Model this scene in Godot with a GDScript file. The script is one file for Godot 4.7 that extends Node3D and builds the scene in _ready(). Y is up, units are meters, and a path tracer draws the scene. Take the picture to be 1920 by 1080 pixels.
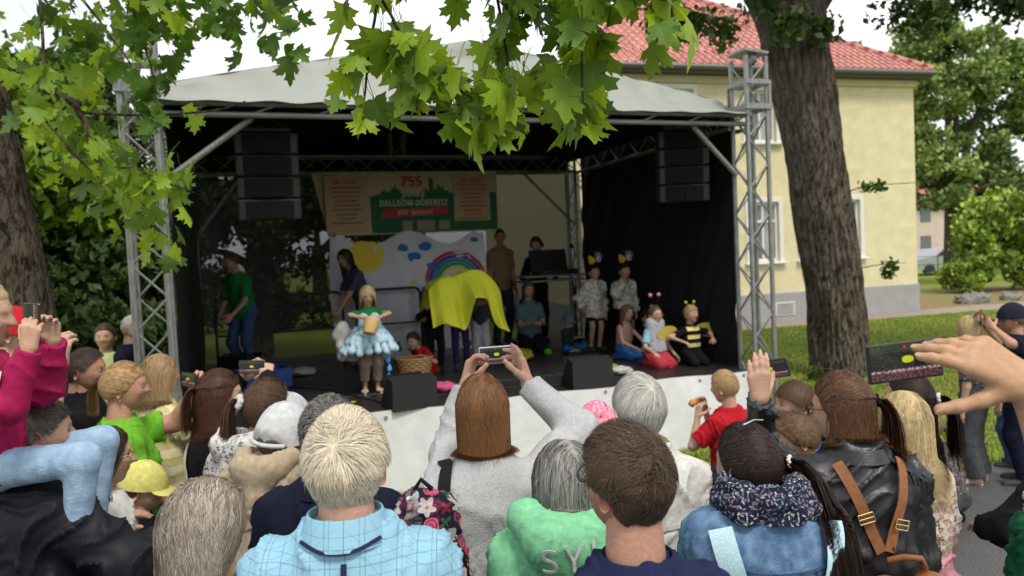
extends Node3D
func _ready():
	var cam := Camera3D.new()
	cam.name = "camera"; add_child(cam)
	cam.position = Vector3(0, 2.14, 0); cam.rotation_degrees = Vector3(-2.5, 0, -2.7)
	cam.fov = 42.26; cam.far = 900.0; cam.near = 0.05
	var at := CameraAttributesPhysical.new()
	at.frustum_focal_length = 31.05; at.frustum_focus_distance = 2.1; at.exposure_aperture = 4.5; at.frustum_near = 0.05; at.frustum_far = 900.0
	cam.attributes = at

	var we := WorldEnvironment.new()
	we.name = "world"
	var e := Environment.new()
	we.environment = e; add_child(we)
	e.tonemap_mode = Environment.TONE_MAPPER_LINEAR; e.tonemap_exposure = 1.95
	e.sdfgi_enabled = true; e.ssao_enabled = true; e.ssil_enabled = true
	e.background_mode = Environment.BG_SKY
	var cn := FastNoiseLite.new()
	cn.seed = 12; cn.frequency = 1.1; cn.fractal_octaves = 5
	var im := Image.create(512, 256, false, Image.FORMAT_RGB8)
	for y in 256:
		for x in 512:
			var el := PI * (0.5 - (y + 0.5) / 256.0); var az := TAU * x / 512.0
			var d := Vector3(cos(el) * cos(az), sin(el) * 1.6, cos(el) * sin(az))
			var k := clampf(0.5 + 1.1 * cn.get_noise_3d(d.x * 1.4, d.y * 2.2, d.z * 1.4), 0.0, 1.0)
			var c := Color(0.47, 0.50, 0.55).lerp(Color(0.86, 0.86, 0.86), k)
			if el < 0.0: c = Color(0.16, 0.17, 0.12)
			im.set_pixel(x, y, c.linear_to_srgb())
	var sm := PanoramaSkyMaterial.new()
	sm.panorama = ImageTexture.create_from_image(im)
	e.sky = Sky.new(); e.sky.sky_material = sm
	var sun := DirectionalLight3D.new()
	sun.name = "sun"; sun.light_energy = 0.45; sun.light_angular_distance = 14.0; sun.light_color = Color(1.0, 0.97, 0.92); sun.shadow_enabled = true
	add_child(sun); sun.rotation_degrees = Vector3(-58, 28, 0)
	fold_noise = FastNoiseLite.new()
	fold_noise.frequency = 1.0; fold_noise.fractal_type = FastNoiseLite.FRACTAL_NONE; fold_noise.noise_type = FastNoiseLite.TYPE_SIMPLEX_SMOOTH
	make_materials()
	build_ground()
	build_house()
	build_trees()
	build_far()
	build_stage()
	build_crowd()
	build_cast()
# ---------------------------------------------------------------- mesh collecting
class MB:
	var v := PackedVector3Array()
	var n := PackedVector3Array()
	var c := PackedColorArray()
	var u := PackedVector2Array()
	var i := PackedInt32Array()
	var col := Color(1, 1, 1)
	func vert(p: Vector3, nn: Vector3, uv := Vector2.ZERO) -> int:
		v.append(p); n.append(nn); c.append(col); u.append(uv)
		return v.size() - 1
	func quad(a: Vector3, b: Vector3, cc: Vector3, d: Vector3) -> void:
		var nn := (b - a).cross(d - a).normalized()
		if nn == Vector3.ZERO: nn = (cc - b).cross(d - b).normalized()
		var k := v.size()
		vert(a, nn, Vector2(0, 1)); vert(b, nn, Vector2(1, 1)); vert(cc, nn, Vector2(1, 0)); vert(d, nn, Vector2(0, 0))
		i.append_array(PackedInt32Array([k, k + 2, k + 1, k, k + 3, k + 2]))
	func tri(a: Vector3, b: Vector3, cc: Vector3) -> void:
		var nn := (b - a).cross(cc - a).normalized()
		var k := v.size()
		vert(a, nn); vert(b, nn); vert(cc, nn)
		i.append_array(PackedInt32Array([k, k + 2, k + 1]))
	func grid(k: int, nu: int, nv: int) -> void:   # (nu+1) x (nv+1) vertices laid from index k, rows of nu+1
		for y in nv:
			for x in nu:
				var a := k + y * (nu + 1) + x
				i.append_array(PackedInt32Array([a, a + nu + 1, a + 1, a + 1, a + nu + 1, a + nu + 2]))
	func smooth_from(k: int, i0: int) -> void:   # normals of the vertices from k on, from the triangles from i0 on
		for q in range(k, v.size()): n[q] = Vector3.ZERO
		for q in range(i0, i.size(), 3):
			var a := i[q]; var b := i[q + 1]; var d := i[q + 2]
			var f := (v[d] - v[a]).cross(v[b] - v[a])
			n[a] += f; n[b] += f; n[d] += f
		for q in range(k, v.size()): n[q] = n[q].normalized()
	func take(o: MB) -> void:
		var k := v.size()
		v.append_array(o.v); n.append_array(o.n); c.append_array(o.c); u.append_array(o.u)
		for q in o.i: i.append(q + k)
	func moved(t: Transform3D) -> MB:
		var b := t.basis.inverse().transposed()
		for q in v.size():
			v[q] = t * v[q]; n[q] = (b * n[q]).normalized()
		return self
	func mesh() -> ArrayMesh:
		var a := []
		a.resize(Mesh.ARRAY_MAX)
		a[Mesh.ARRAY_VERTEX] = v; a[Mesh.ARRAY_NORMAL] = n; a[Mesh.ARRAY_COLOR] = c; a[Mesh.ARRAY_TEX_UV] = u; a[Mesh.ARRAY_INDEX] = i
		var m := ArrayMesh.new()
		m.add_surface_from_arrays(Mesh.PRIMITIVE_TRIANGLES, a)
		return m

var rs := 12345
func rnd() -> float:
	rs = (rs * 1103515245 + 12345) & 0x7fffffff
	return float(rs >> 8) / 8388608.0
func rr(a: float, b: float) -> float: return a + (b - a) * rnd()
func rvec() -> Vector3:
	var p := Vector3(rr(-1, 1), rr(-1, 1), rr(-1, 1))
	return p.normalized() if p.length() > 0.05 else Vector3.UP

func obj(called: String, mb: MB, m: Material, parent: Node = null) -> MeshInstance3D:
	return inst(called, mb.mesh(), m, parent)
func inst(called: String, me: Mesh, m: Material, parent: Node = null) -> MeshInstance3D:
	var o := MeshInstance3D.new()
	o.name = called; o.mesh = me; o.material_override = m
	(parent if parent else self).add_child(o, true)
	return o
func thing(called: String, label: String, category: String, at := Vector3.ZERO, turn := 0.0, group := "") -> Node3D:
	var o := Node3D.new()
	o.name = called; add_child(o, true)
	o.position = at; o.rotation.y = turn
	return tag(o, label, category, group)
func tag(o: Node3D, label: String, category := "", group := "", kind := "") -> Node3D:
	if label: o.set_meta("label", label)
	if category: o.set_meta("category", category)
	if group: o.set_meta("group", group)
	if kind: o.set_meta("kind", kind)
	return o

# ---------------------------------------------------------------- simple shapes
func frame_to(a: Vector3, b: Vector3) -> Basis:   # y along a->b
	var y := (b - a).normalized()
	var x := y.cross(Vector3.UP if absf(y.y) < 0.95 else Vector3.RIGHT).normalized()
	return Basis(x, y, x.cross(y))
func box(mb: MB, at: Vector3, size: Vector3, b := Basis(), bev := 0.0) -> void:
	var h := size / 2.0
	bev = minf(bev, minf(h.x, minf(h.y, h.z)) * 0.9)
	var corner := func(sx, sy, sz, ax):
		var p := Vector3(sx * (h.x - (0.0 if ax == 0 else bev)), sy * (h.y - (0.0 if ax == 1 else bev)), sz * (h.z - (0.0 if ax == 2 else bev)))
		return at + b * p
	for ax in 3:
		for s in [-1.0, 1.0]:
			var q := []
			for k in [[-1.0, -1.0], [1.0, -1.0], [1.0, 1.0], [-1.0, 1.0]]:
				var sg := [0.0, 0.0, 0.0]
				sg[ax] = s; sg[(ax + 1) % 3] = k[0]; sg[(ax + 2) % 3] = k[1]
				q.append(corner.call(sg[0], sg[1], sg[2], ax))
			if s > 0: mb.quad(q[0], q[1], q[2], q[3])
			else: mb.quad(q[3], q[2], q[1], q[0])
	if bev <= 0.0: return
	for ax in 3:
		var a1 := (ax + 1) % 3; var a2 := (ax + 2) % 3
		for k in [[-1.0, -1.0], [1.0, -1.0], [1.0, 1.0], [-1.0, 1.0]]:
			var lo := [0.0, 0.0, 0.0]; var hi := [0.0, 0.0, 0.0]
			lo[ax] = -1.0; hi[ax] = 1.0
			lo[a1] = k[0]; lo[a2] = k[1]; hi[a1] = k[0]; hi[a2] = k[1]
			var p0: Vector3 = corner.call(lo[0], lo[1], lo[2], a1); var p1: Vector3 = corner.call(hi[0], hi[1], hi[2], a1)
			var p2: Vector3 = corner.call(hi[0], hi[1], hi[2], a2); var p3: Vector3 = corner.call(lo[0], lo[1], lo[2], a2)
			if k[0] * k[1] > 0: mb.quad(p3, p2, p1, p0)
			else: mb.quad(p0, p1, p2, p3)
	for sx in [-1.0, 1.0]:
		for sy in [-1.0, 1.0]:
			for sz in [-1.0, 1.0]:
				var a: Vector3 = corner.call(sx, sy, sz, 0); var c: Vector3 = corner.call(sx, sy, sz, 1); var d: Vector3 = corner.call(sx, sy, sz, 2)
				if sx * sy * sz > 0: mb.tri(a, c, d)
				else: mb.tri(a, d, c)
func tube(mb: MB, pts: Array, rad: Array, sides := 8, caps := true) -> void:
	var k0 := mb.v.size(); var np := pts.size()
	var side := Vector3.ZERO
	var length := 0.0
	for q in np:
		var d: Vector3 = (pts[mini(q + 1, np - 1)] - pts[maxi(q - 1, 0)]).normalized()
		if side == Vector3.ZERO: side = d.cross(Vector3.UP if absf(d.y) < 0.9 else Vector3.RIGHT).normalized()
		side = (side - d * side.dot(d)).normalized()
		var up := d.cross(side)
		var r: float = rad[mini(q, rad.size() - 1)]
		if q > 0: length += (pts[q] - pts[q - 1]).length()
		for s in sides + 1:
			var a := TAU * s / sides
			var nn := side * cos(a) + up * sin(a)
			mb.vert(pts[q] + nn * r, nn, Vector2(float(s) / sides, length))
	for q in np - 1:
		for s in sides:
			var a := k0 + q * (sides + 1) + s
			mb.i.append_array(PackedInt32Array([a, a + sides + 1, a + 1, a + 1, a + sides + 1, a + sides + 2]))
	if caps:
		for e in 2:
			var q := 0 if e == 0 else np - 1
			var d: Vector3 = (pts[0] - pts[1]).normalized() if e == 0 else (pts[np - 1] - pts[np - 2]).normalized()
			var c := mb.vert(pts[q], d)
			var k := mb.v.size()
			for s in sides + 1: mb.vert(mb.v[k0 + q * (sides + 1) + s], d)
			for s in sides: mb.i.append_array(PackedInt32Array([c, k + s + e, k + s + 1 - e]))
func lathe(mb: MB, at: Vector3, prof: Array, sides := 16, b := Basis(), sx := 1.0, sz := 1.0) -> void:   # prof: Vector2(radius, y)
	var k := mb.v.size(); var i0 := mb.i.size()
	for p in prof:
		for s in sides + 1:
			var a := TAU * s / sides
			mb.vert(at + b * Vector3(cos(a) * p.x * sx, p.y, sin(a) * p.x * sz), Vector3.UP, Vector2(float(s) / sides, p.y))
	mb.grid(k, sides, prof.size() - 1)
	mb.smooth_from(k, i0)
	for q in prof.size():   # weld the seam's normals
		var a := k + q * (sides + 1)
		var nn := (mb.n[a] + mb.n[a + sides]).normalized()
		mb.n[a] = nn; mb.n[a + sides] = nn
func ball(mb: MB, at: Vector3, r: Vector3, b := Basis(), nu := 12, nv := 8) -> void:
	var k := mb.v.size()
	for y in nv + 1:
		for x in nu + 1:
			var a := TAU * x / nu; var e := PI * y / nv - PI / 2
			var d := Vector3(cos(a) * cos(e), sin(e), sin(a) * cos(e))
			mb.vert(at + b * (d * r), (b * (d / r)).normalized(), Vector2(float(x) / nu, float(y) / nv))
	for y in nv:
		for x in nu:
			var a := k + y * (nu + 1) + x
			mb.i.append_array(PackedInt32Array([a, a + 1, a + nu + 1, a + 1, a + nu + 2, a + nu + 1]))
func sheet(mb: MB, f: Callable, nu: int, nv: int, thick := 0.0) -> void:   # f(u, v) -> Vector3
	var k := mb.v.size(); var i0 := mb.i.size()
	for y in nv + 1:
		for x in nu + 1:
			var uv := Vector2(float(x) / nu, float(y) / nv)
			mb.vert(f.call(uv.x, uv.y), Vector3.UP, uv)
	mb.grid(k, nu, nv)
	mb.smooth_from(k, i0)
	if thick <= 0.0: return
	var k2 := mb.v.size()
	for q in range(k, k2):
		mb.col = mb.c[q]
		mb.vert(mb.v[q] - mb.n[q] * thick, -mb.n[q], mb.u[q])
	for q in range(i0, mb.i.size(), 3):
		var a := mb.i[q]; var b := mb.i[q + 1]; var c := mb.i[q + 2]
		mb.i.append_array(PackedInt32Array([a + k2 - k, c + k2 - k, b + k2 - k]))
	var rim := []
	for x in nu + 1: rim.append(x)
	for y in nv: rim.append((y + 1) * (nu + 1) + nu)
	for x in nu: rim.append(nv * (nu + 1) + nu - 1 - x)
	for y in nv: rim.append((nv - 1 - y) * (nu + 1))
	for q in rim.size() - 1:
		mb.quad(mb.v[k + rim[q]], mb.v[k + rim[q + 1]], mb.v[k2 + rim[q + 1]], mb.v[k2 + rim[q]])
func slab(mb: MB, poly: PackedVector2Array, t: Transform3D, depth: float) -> void:   # polygon in xy, front at z = 0, back at z = -depth
	var idx := Geometry2D.triangulate_polygon(poly)
	if idx.is_empty(): return
	for e in 2:
		var k := mb.v.size()
		var z := 0.0 if e == 0 else -depth
		for p in poly: mb.vert(t * Vector3(p.x, p.y, z), t.basis * Vector3(0, 0, 1 - 2 * e), p)
		for q in range(0, idx.size(), 3):
			var ccw := (poly[idx[q + 1]] - poly[idx[q]]).cross(poly[idx[q + 2]] - poly[idx[q]]) > 0.0
			if ccw == (e == 0): mb.i.append_array(PackedInt32Array([k + idx[q], k + idx[q + 2], k + idx[q + 1]]))
			else: mb.i.append_array(PackedInt32Array([k + idx[q], k + idx[q + 1], k + idx[q + 2]]))
	if depth <= 0.0: return
	var cw := Geometry2D.is_polygon_clockwise(poly)
	for q in poly.size():
		var a := poly[q]; var b := poly[(q + 1) % poly.size()]
		if cw: mb.quad(t * Vector3(a.x, a.y, 0), t * Vector3(b.x, b.y, 0), t * Vector3(b.x, b.y, -depth), t * Vector3(a.x, a.y, -depth))
		else: mb.quad(t * Vector3(b.x, b.y, 0), t * Vector3(a.x, a.y, 0), t * Vector3(a.x, a.y, -depth), t * Vector3(b.x, b.y, -depth))

# ---------------------------------------------------------------- blended capsules -> one skin (surface nets)
# a bone: [a, b, radius at a, radius at b, blend, flat end at b (1) / both ends (2)]
func field_at(bones: Array, p: Vector3) -> float:
	var d := 10.0
	for q in bones:
		var a: Vector3 = q[0]; var ba: Vector3 = q[1] - a
		var l2 := maxf(ba.length_squared(), 1e-8)
		var t0 := (p - a).dot(ba) / l2
		var t := clampf(t0, 0.0, 1.0)
		var e: float = (p - a - ba * t).length() - lerpf(q[2], q[3], t)
		if q[5] > 0: e = maxf(e, (t0 - 1.0) * sqrt(l2))
		if q[5] > 1: e = maxf(e, -t0 * sqrt(l2))
		var h: float = maxf(q[4] - absf(d - e), 0.0) / q[4]
		d = minf(d, e) - h * h * q[4] * 0.25
	return d
func onto(bones: Array, p: Vector3, off: float) -> Array:   # [point on the skin + off, normal]
	var nn := Vector3.UP
	for k in 5:
		var d := field_at(bones, p)
		var e := 0.004
		nn = Vector3(field_at(bones, p + Vector3(e, 0, 0)) - d, field_at(bones, p + Vector3(0, e, 0)) - d, field_at(bones, p + Vector3(0, 0, e)) - d).normalized()
		p -= nn * (d - off)
	return [p, nn]
func nets(mb: MB, bones: Array, cell: float) -> void:
	var lo := Vector3(1e9, 1e9, 1e9); var hi := -lo
	for q in bones:
		var r := Vector3.ONE * (maxf(q[2], q[3]) + cell * 2.5)
		lo = lo.min(q[0] - r).min(q[1] - r); hi = hi.max(q[0] + r).max(q[1] + r)
	var nx := int((hi.x - lo.x) / cell) + 2; var ny := int((hi.y - lo.y) / cell) + 2; var nz := int((hi.z - lo.z) / cell) + 2
	var f := PackedFloat32Array()
	f.resize(nx * ny * nz)
	f.fill(10.0)
	for q in bones:
		var a: Vector3 = q[0]; var b: Vector3 = q[1]
		var ra: float = q[2]; var dr: float = q[3] - ra; var kk: float = q[4]; var flat: int = q[5]
		var ax := a.x; var ay := a.y; var az := a.z
		var bx := b.x - ax; var by := b.y - ay; var bz := b.z - az
		var l2 := maxf(bx * bx + by * by + bz * bz, 1e-8)
		var inv := 1.0 / l2; var ln := sqrt(l2)
		var rm := maxf(ra, ra + dr) + kk * 0.6 + cell * 1.5
		var p0 := (a.min(b) - Vector3.ONE * rm - lo) / cell; var p1 := (a.max(b) + Vector3.ONE * rm - lo) / cell
		var x0 := maxi(0, int(p0.x)); var x1 := mini(nx - 1, int(p1.x) + 1)
		var y0 := maxi(0, int(p0.y)); var y1 := mini(ny - 1, int(p1.y) + 1)
		var z0 := maxi(0, int(p0.z)); var z1 := mini(nz - 1, int(p1.z) + 1)
		var kq := kk * 0.25
		for z in range(z0, z1 + 1):
			var wz := lo.z + z * cell - az
			for y in range(y0, y1 + 1):
				var wy := lo.y + y * cell - ay
				var row := (z * ny + y) * nx
				var part := (wy * by + wz * bz) * inv
				for x in range(x0, x1 + 1):
					var wx := lo.x + x * cell - ax
					var t0 := wx * bx * inv + part
					var t := clampf(t0, 0.0, 1.0)
					var ex := wx - bx * t; var ey := wy - by * t; var ez := wz - bz * t
					var e := sqrt(ex * ex + ey * ey + ez * ez) - ra - dr * t
					if e > rm: continue
					if flat > 0:
						e = maxf(e, (t0 - 1.0) * ln)
						if flat > 1: e = maxf(e, -t0 * ln)
					var d := f[row + x]
					var g := kk - absf(d - e)
					if g > 0.0: f[row + x] = minf(d, e) - g * g / kk * 0.25
					elif e < d: f[row + x] = e
	var ids := PackedInt32Array()
	ids.resize(nx * ny * nz)
	ids.fill(-1)
	var k0 := mb.v.size(); var i0 := mb.i.size()
	var sy := nx; var sz := nx * ny
	var band := cell * 2.0
	var nxm := nx - 1; var nym := ny - 1; var nzm := nz - 1
	for z in nzm:
		for y in nym:
			var row := (z * ny + y) * nx
			for x in nxm:
				var k := row + x
				var v0 := f[k]
				if v0 > band or v0 < -band: continue
				var v1 := f[k + 1]; var v2 := f[k + sy]; var v3 := f[k + sy + 1]
				var v4 := f[k + sz]; var v5 := f[k + sz + 1]; var v6 := f[k + sz + sy]; var v7 := f[k + sz + sy + 1]
				var m := int(v0 < 0) + int(v1 < 0) + int(v2 < 0) + int(v3 < 0) + int(v4 < 0) + int(v5 < 0) + int(v6 < 0) + int(v7 < 0)
				if m == 0 or m == 8: continue
				var s := Vector3.ZERO; var cnt := 0.0
				if (v0 < 0) != (v1 < 0): s += Vector3(v0 / (v0 - v1), 0, 0); cnt += 1
				if (v2 < 0) != (v3 < 0): s += Vector3(v2 / (v2 - v3), 1, 0); cnt += 1
				if (v4 < 0) != (v5 < 0): s += Vector3(v4 / (v4 - v5), 0, 1); cnt += 1
				if (v6 < 0) != (v7 < 0): s += Vector3(v6 / (v6 - v7), 1, 1); cnt += 1
				if (v0 < 0) != (v2 < 0): s += Vector3(0, v0 / (v0 - v2), 0); cnt += 1
				if (v1 < 0) != (v3 < 0): s += Vector3(1, v1 / (v1 - v3), 0); cnt += 1
				if (v4 < 0) != (v6 < 0): s += Vector3(0, v4 / (v4 - v6), 1); cnt += 1
				if (v5 < 0) != (v7 < 0): s += Vector3(1, v5 / (v5 - v7), 1); cnt += 1
				if (v0 < 0) != (v4 < 0): s += Vector3(0, 0, v0 / (v0 - v4)); cnt += 1
				if (v1 < 0) != (v5 < 0): s += Vector3(1, 0, v1 / (v1 - v5)); cnt += 1
				if (v2 < 0) != (v6 < 0): s += Vector3(0, 1, v2 / (v2 - v6)); cnt += 1
				if (v3 < 0) != (v7 < 0): s += Vector3(1, 1, v3 / (v3 - v7)); cnt += 1
				ids[k] = mb.v.size()
				mb.v.append(lo + (Vector3(x, y, z) + s / cnt) * cell)
	var added := mb.v.size() - k0
	mb.n.resize(mb.v.size()); mb.u.resize(mb.v.size())
	var cc := PackedColorArray(); cc.resize(added); cc.fill(mb.col); mb.c.append_array(cc)
	for z in range(1, nzm):
		for y in range(1, nym):
			var row := (z * ny + y) * nx
			for x in range(1, nxm):
				var k := row + x
				var d := ids[k]
				if d < 0: continue
				var v0 := f[k]
				var inside := v0 < 0
				if inside != (f[k + 1] < 0): _q(mb, ids[k - sy - sz], ids[k - sz], d, ids[k - sy], not inside)
				if inside != (f[k + sy] < 0): _q(mb, ids[k - 1 - sz], ids[k - sz], d, ids[k - 1], inside)
				if inside != (f[k + sz] < 0): _q(mb, ids[k - 1 - sy], ids[k - sy], d, ids[k - 1], not inside)
	mb.smooth_from(k0, i0)
func _q(mb: MB, a: int, b: int, c: int, d: int, flip: bool) -> void:
	if a < 0 or b < 0 or c < 0 or d < 0: return
	if flip: mb.i.append_array(PackedInt32Array([a, b, c, a, c, d]))
	else: mb.i.append_array(PackedInt32Array([a, c, b, a, d, c]))
var fold_noise: FastNoiseLite
func folds(mb: MB, k0: int, i0: int, amp: float, freq: float, seed_off := 0.0) -> void:
	var o := Vector3(seed_off * 3.1, seed_off * 1.7, seed_off)
	for q in range(k0, mb.v.size()):
		var p := mb.v[q] * freq + o
		var w := fold_noise.get_noise_3d(p.x * 0.5 + 9, p.y * 0.5, p.z * 0.5) * 1.5
		var a := 1.0 - 2.0 * absf(fold_noise.get_noise_3d(p.x + w, p.y * 0.6 + w * 1.6, p.z + w))
		var b := 1.0 - 2.0 * absf(fold_noise.get_noise_3d(p.x * 0.8 + 31 - w, p.y * 1.5 + p.x * 0.6, p.z * 0.8 + w))
		mb.v[q] += mb.n[q] * amp * (1.3 * maxf(a, 0.0) * a * a + 0.5 * maxf(b, 0.0) * b * b - 0.6)
	mb.smooth_from(k0, i0)
# ---------------------------------------------------------------- materials
var M := {}
var TX := {}
func noise_tex(key: String, freq: float, lo: float, hi: float, normal := false, bump := 4.0, type := FastNoiseLite.TYPE_SIMPLEX_SMOOTH, oct := 4, size := 256) -> Texture2D:
	if TX.has(key): return TX[key]
	var n := FastNoiseLite.new()
	n.seed = key.hash() & 0xffff; n.frequency = freq; n.noise_type = type; n.fractal_octaves = oct
	n.fractal_type = FastNoiseLite.FRACTAL_FBM if oct > 1 else FastNoiseLite.FRACTAL_NONE
	var t := NoiseTexture2D.new()
	t.width = size; t.height = size; t.seamless = true; t.noise = n
	if normal:
		t.as_normal_map = true; t.bump_strength = bump
	else:
		var g := Gradient.new()
		g.set_color(0, Color(lo, lo, lo)); g.set_color(1, Color(hi, hi, hi))
		t.color_ramp = g
	TX[key] = t
	return t
func img_tex(key: String, w: int, h: int, f: Callable) -> Texture2D:
	if TX.has(key): return TX[key]
	var im := Image.create(w, h, false, Image.FORMAT_RGB8)
	for y in h:
		for x in w: im.set_pixel(x, y, f.call(x, y))
	TX[key] = ImageTexture.create_from_image(im)
	return TX[key]
func mat(col: Color, rough := 0.8, metal := 0.0) -> StandardMaterial3D:   # col: real-world base colour
	var m := StandardMaterial3D.new()
	m.albedo_color = Color(col.r, col.g, col.b).linear_to_srgb(); m.albedo_color.a = col.a
	m.roughness = rough; m.metallic = metal
	return m
func tri(m: StandardMaterial3D, scale: float, world := false) -> StandardMaterial3D:
	m.uv1_triplanar = true; m.uv1_world_triplanar = world; m.uv1_scale = Vector3.ONE * scale
	return m
func cloth(col: Color, rough := 0.92, weave := 0.2, blot := true) -> StandardMaterial3D:
	var m := tri(mat(col, rough), 6.0)
	if blot: m.albedo_texture = noise_tex("blot", 0.02, 0.78, 1.0, false, 0, FastNoiseLite.TYPE_SIMPLEX_SMOOTH, 5)
	m.normal_enabled = true; m.normal_texture = noise_tex("weave", 0.16, 0, 1, true, 6.0, FastNoiseLite.TYPE_SIMPLEX, 3); m.normal_scale = weave
	m.metallic_specular = 0.25
	return m
func print_cloth(key: String, scale: float, f: Callable, size := 256, rough := 0.9) -> StandardMaterial3D:
	var m := tri(mat(Color(1, 1, 1), rough), scale)
	m.albedo_texture = img_tex(key, size, size, f)
	m.metallic_specular = 0.25
	return m
func L(r: float, g: float, b: float) -> Color: return Color(r, g, b).linear_to_srgb()
# ---------------------------------------------------------------- things people carry
func phone(label: String, at: Vector3, b: Basis, wide := 0.150, high := 0.072, edge: Material = null) -> Node3D:   # screen towards +z
	var o := thing("smartphone", label, "phone", at)
	o.basis = b
	var mb := MB.new()
	box(mb, Vector3.ZERO, Vector3(wide, high, 0.009), Basis(), 0.003)
	obj("case", mb, edge if edge else M.phone_black, o)
	var sc := MB.new()
	sc.quad(Vector3(-wide / 2 + 0.004, -high / 2 + 0.004, 0.0052), Vector3(wide / 2 - 0.004, -high / 2 + 0.004, 0.0052), Vector3(wide / 2 - 0.004, high / 2 - 0.004, 0.0052), Vector3(-wide / 2 + 0.004, high / 2 - 0.004, 0.0052))
	obj("screen", sc, M.screen, o)
	var lm := MB.new()
	box(lm, Vector3(-wide / 2 + 0.022, high / 2 - 0.022, -0.006), Vector3(0.03, 0.03, 0.003), Basis(), 0.002)
	obj("camera_bump", lm, M.phone_black, o)
	return o
func ring_band(called: String, parent: Node, c: Vector3, up: Vector3, fwd: Vector3, prof: Array, m: Material, gap := 0.0, wob := 0.0) -> MeshInstance3D:   # a cloth band round the neck; prof: [radius side, radius front, height]
	var mb := MB.new()
	var right := up.cross(-fwd).normalized()
	sheet(mb, func(u, v):
		var a: float = lerpf(gap, TAU - gap, u) - PI / 2          # starts at the throat
		var f: float = v * (prof.size() - 1)
		var k := mini(int(f), prof.size() - 2)
		var p: Array = prof[k]; var q: Array = prof[k + 1]; var t := f - k
		var w := 1.0 + wob * fold_noise.get_noise_3d(cos(a) * 2.2, v * 2.5 + c.x * 5, sin(a) * 2.2)
		return c + right * cos(a) * lerpf(p[0], q[0], t) * w - fwd * sin(a) * lerpf(p[1], q[1], t) * w + up * (lerpf(p[2], q[2], t) + wob * 0.08 * fold_noise.get_noise_2d(a * 2.0, v * 2.0)), 48, prof.size() * 4, 0.003)
	return obj(called, mb, m, parent)
func collar(m: Material, high := 0.045, spread := 1.0) -> void:   # a folded shirt collar
	var s: float = BODY.s
	var up: Vector3 = (BODY.nk - BODY.pv).normalized()
	var r: float = 0.058 * s + BODY.loose * (0.5 + 0.5 * s) - 0.004
	ring_band("collar", BODY.node, BODY.nk + up * -0.022 * s + BODY.tb * Vector3(0, 0, 0.012 * s), up, BODY.tb * Vector3.FORWARD, [[r * 1.02, r * 1.02, -0.012 * s], [r * 0.98, r * 0.99, high * s], [r * 1.04, r * 1.05, high * 1.05 * s], [r * 1.24 * spread, r * 1.26 * spread, -0.006 * s]], m, 0.35)
func hood(m: Material, size := 1.0) -> void:   # a hood lying on the back
	var s: float = BODY.s * size
	var b := []
	var T := func(x, y, z): return BODY.nk + BODY.tb * (Vector3(x, y + 0.045, z) * s)
	for e in [-1.0, 1.0]:
		b.append([T.call(e * 0.075, -0.02, -0.06), T.call(e * 0.105, -0.015, 0.03), 0.022 * s, 0.032 * s, 0.03 * s, 0])
		b.append([T.call(e * 0.105, -0.015, 0.03), T.call(e * 0.055, -0.04, 0.105), 0.032 * s, 0.040 * s, 0.04 * s, 0])
		b.append([T.call(e * 0.075, -0.06, 0.09), T.call(0, -0.17, 0.115), 0.042 * s, 0.030 * s, 0.05 * s, 0])
	b.append([T.call(-0.055, -0.04, 0.105), T.call(0.055, -0.04, 0.105), 0.042 * s, 0.042 * s, 0.04 * s, 0])
	b.append([T.call(0, -0.08, 0.10), T.call(0, -0.18, 0.105), 0.05 * s, 0.03 * s, 0.05 * s, 0])
	BODY.hood = b
	var mb := MB.new()
	nets(mb, b, 0.011)
	folds(mb, 0, 0, 0.004, 7.0, 3.0)
	obj("hood", mb, m, BODY.node)
func back_point(x: float, y: float, off: float, on := "top") -> Array:   # a place on the back of the garment: x across, y below the neck
	var p: Vector3 = BODY.nk + BODY.tb * Vector3(x, y, 0.3)
	for k in 12:
		var d := field_at(BODY[on], p)
		p -= BODY.tb * Vector3(0, 0, 1) * (d - off) * 0.9
	return onto(BODY[on], p, off)
func back_strap(called: String, pts: Array, wide: float, m: Material, parent: Node, off := 0.006) -> MeshInstance3D:   # pts: [x, y] on the back, from the person's own axes
	return strap(called, BODY.top, pts.map(func(p): return back_point(p[0], p[1], off)[0] if p.size() == 2 else BODY.nk + BODY.tb * Vector3(p[0], p[1], p[2])), wide, off, m, parent)
func tie_ring(m: Material, dir: Vector3, r := 0.016, thick := 0.007, off := 0.02) -> void:
	var d := dir.normalized()
	var c: Vector3 = BODY.hc + BODY.hb * (d * (head_r(d, BODY.hq) + off)) * BODY.hs
	var mb := MB.new()
	var f := frame_to(Vector3.ZERO, BODY.hb * d)
	for q in 18:
		var a := TAU * q / 18.0
		ball(mb, c + f * Vector3(cos(a) * r, 0.003 * (q % 2), sin(a) * r), Vector3.ONE * thick * (0.85 + 0.3 * (q % 3) * 0.5), Basis(), 7, 5)
	obj("hair_tie", mb, m, BODY.node)
func earring() -> void:
	for e in [-1.0, 1.0]:
		var mb := MB.new()
		ball(mb, BODY.hc + BODY.hb * (Vector3(e * 0.080, -0.052, 0.014) * BODY.hs), Vector3.ONE * 0.0045, Basis(), 8, 6)
		obj("earring", mb, M.gold, BODY.node)
func dist_noise(seed_: int, freq: float) -> FastNoiseLite:
	var n := FastNoiseLite.new()
	n.seed = seed_; n.frequency = freq; n.fractal_octaves = 2
	return n
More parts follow.
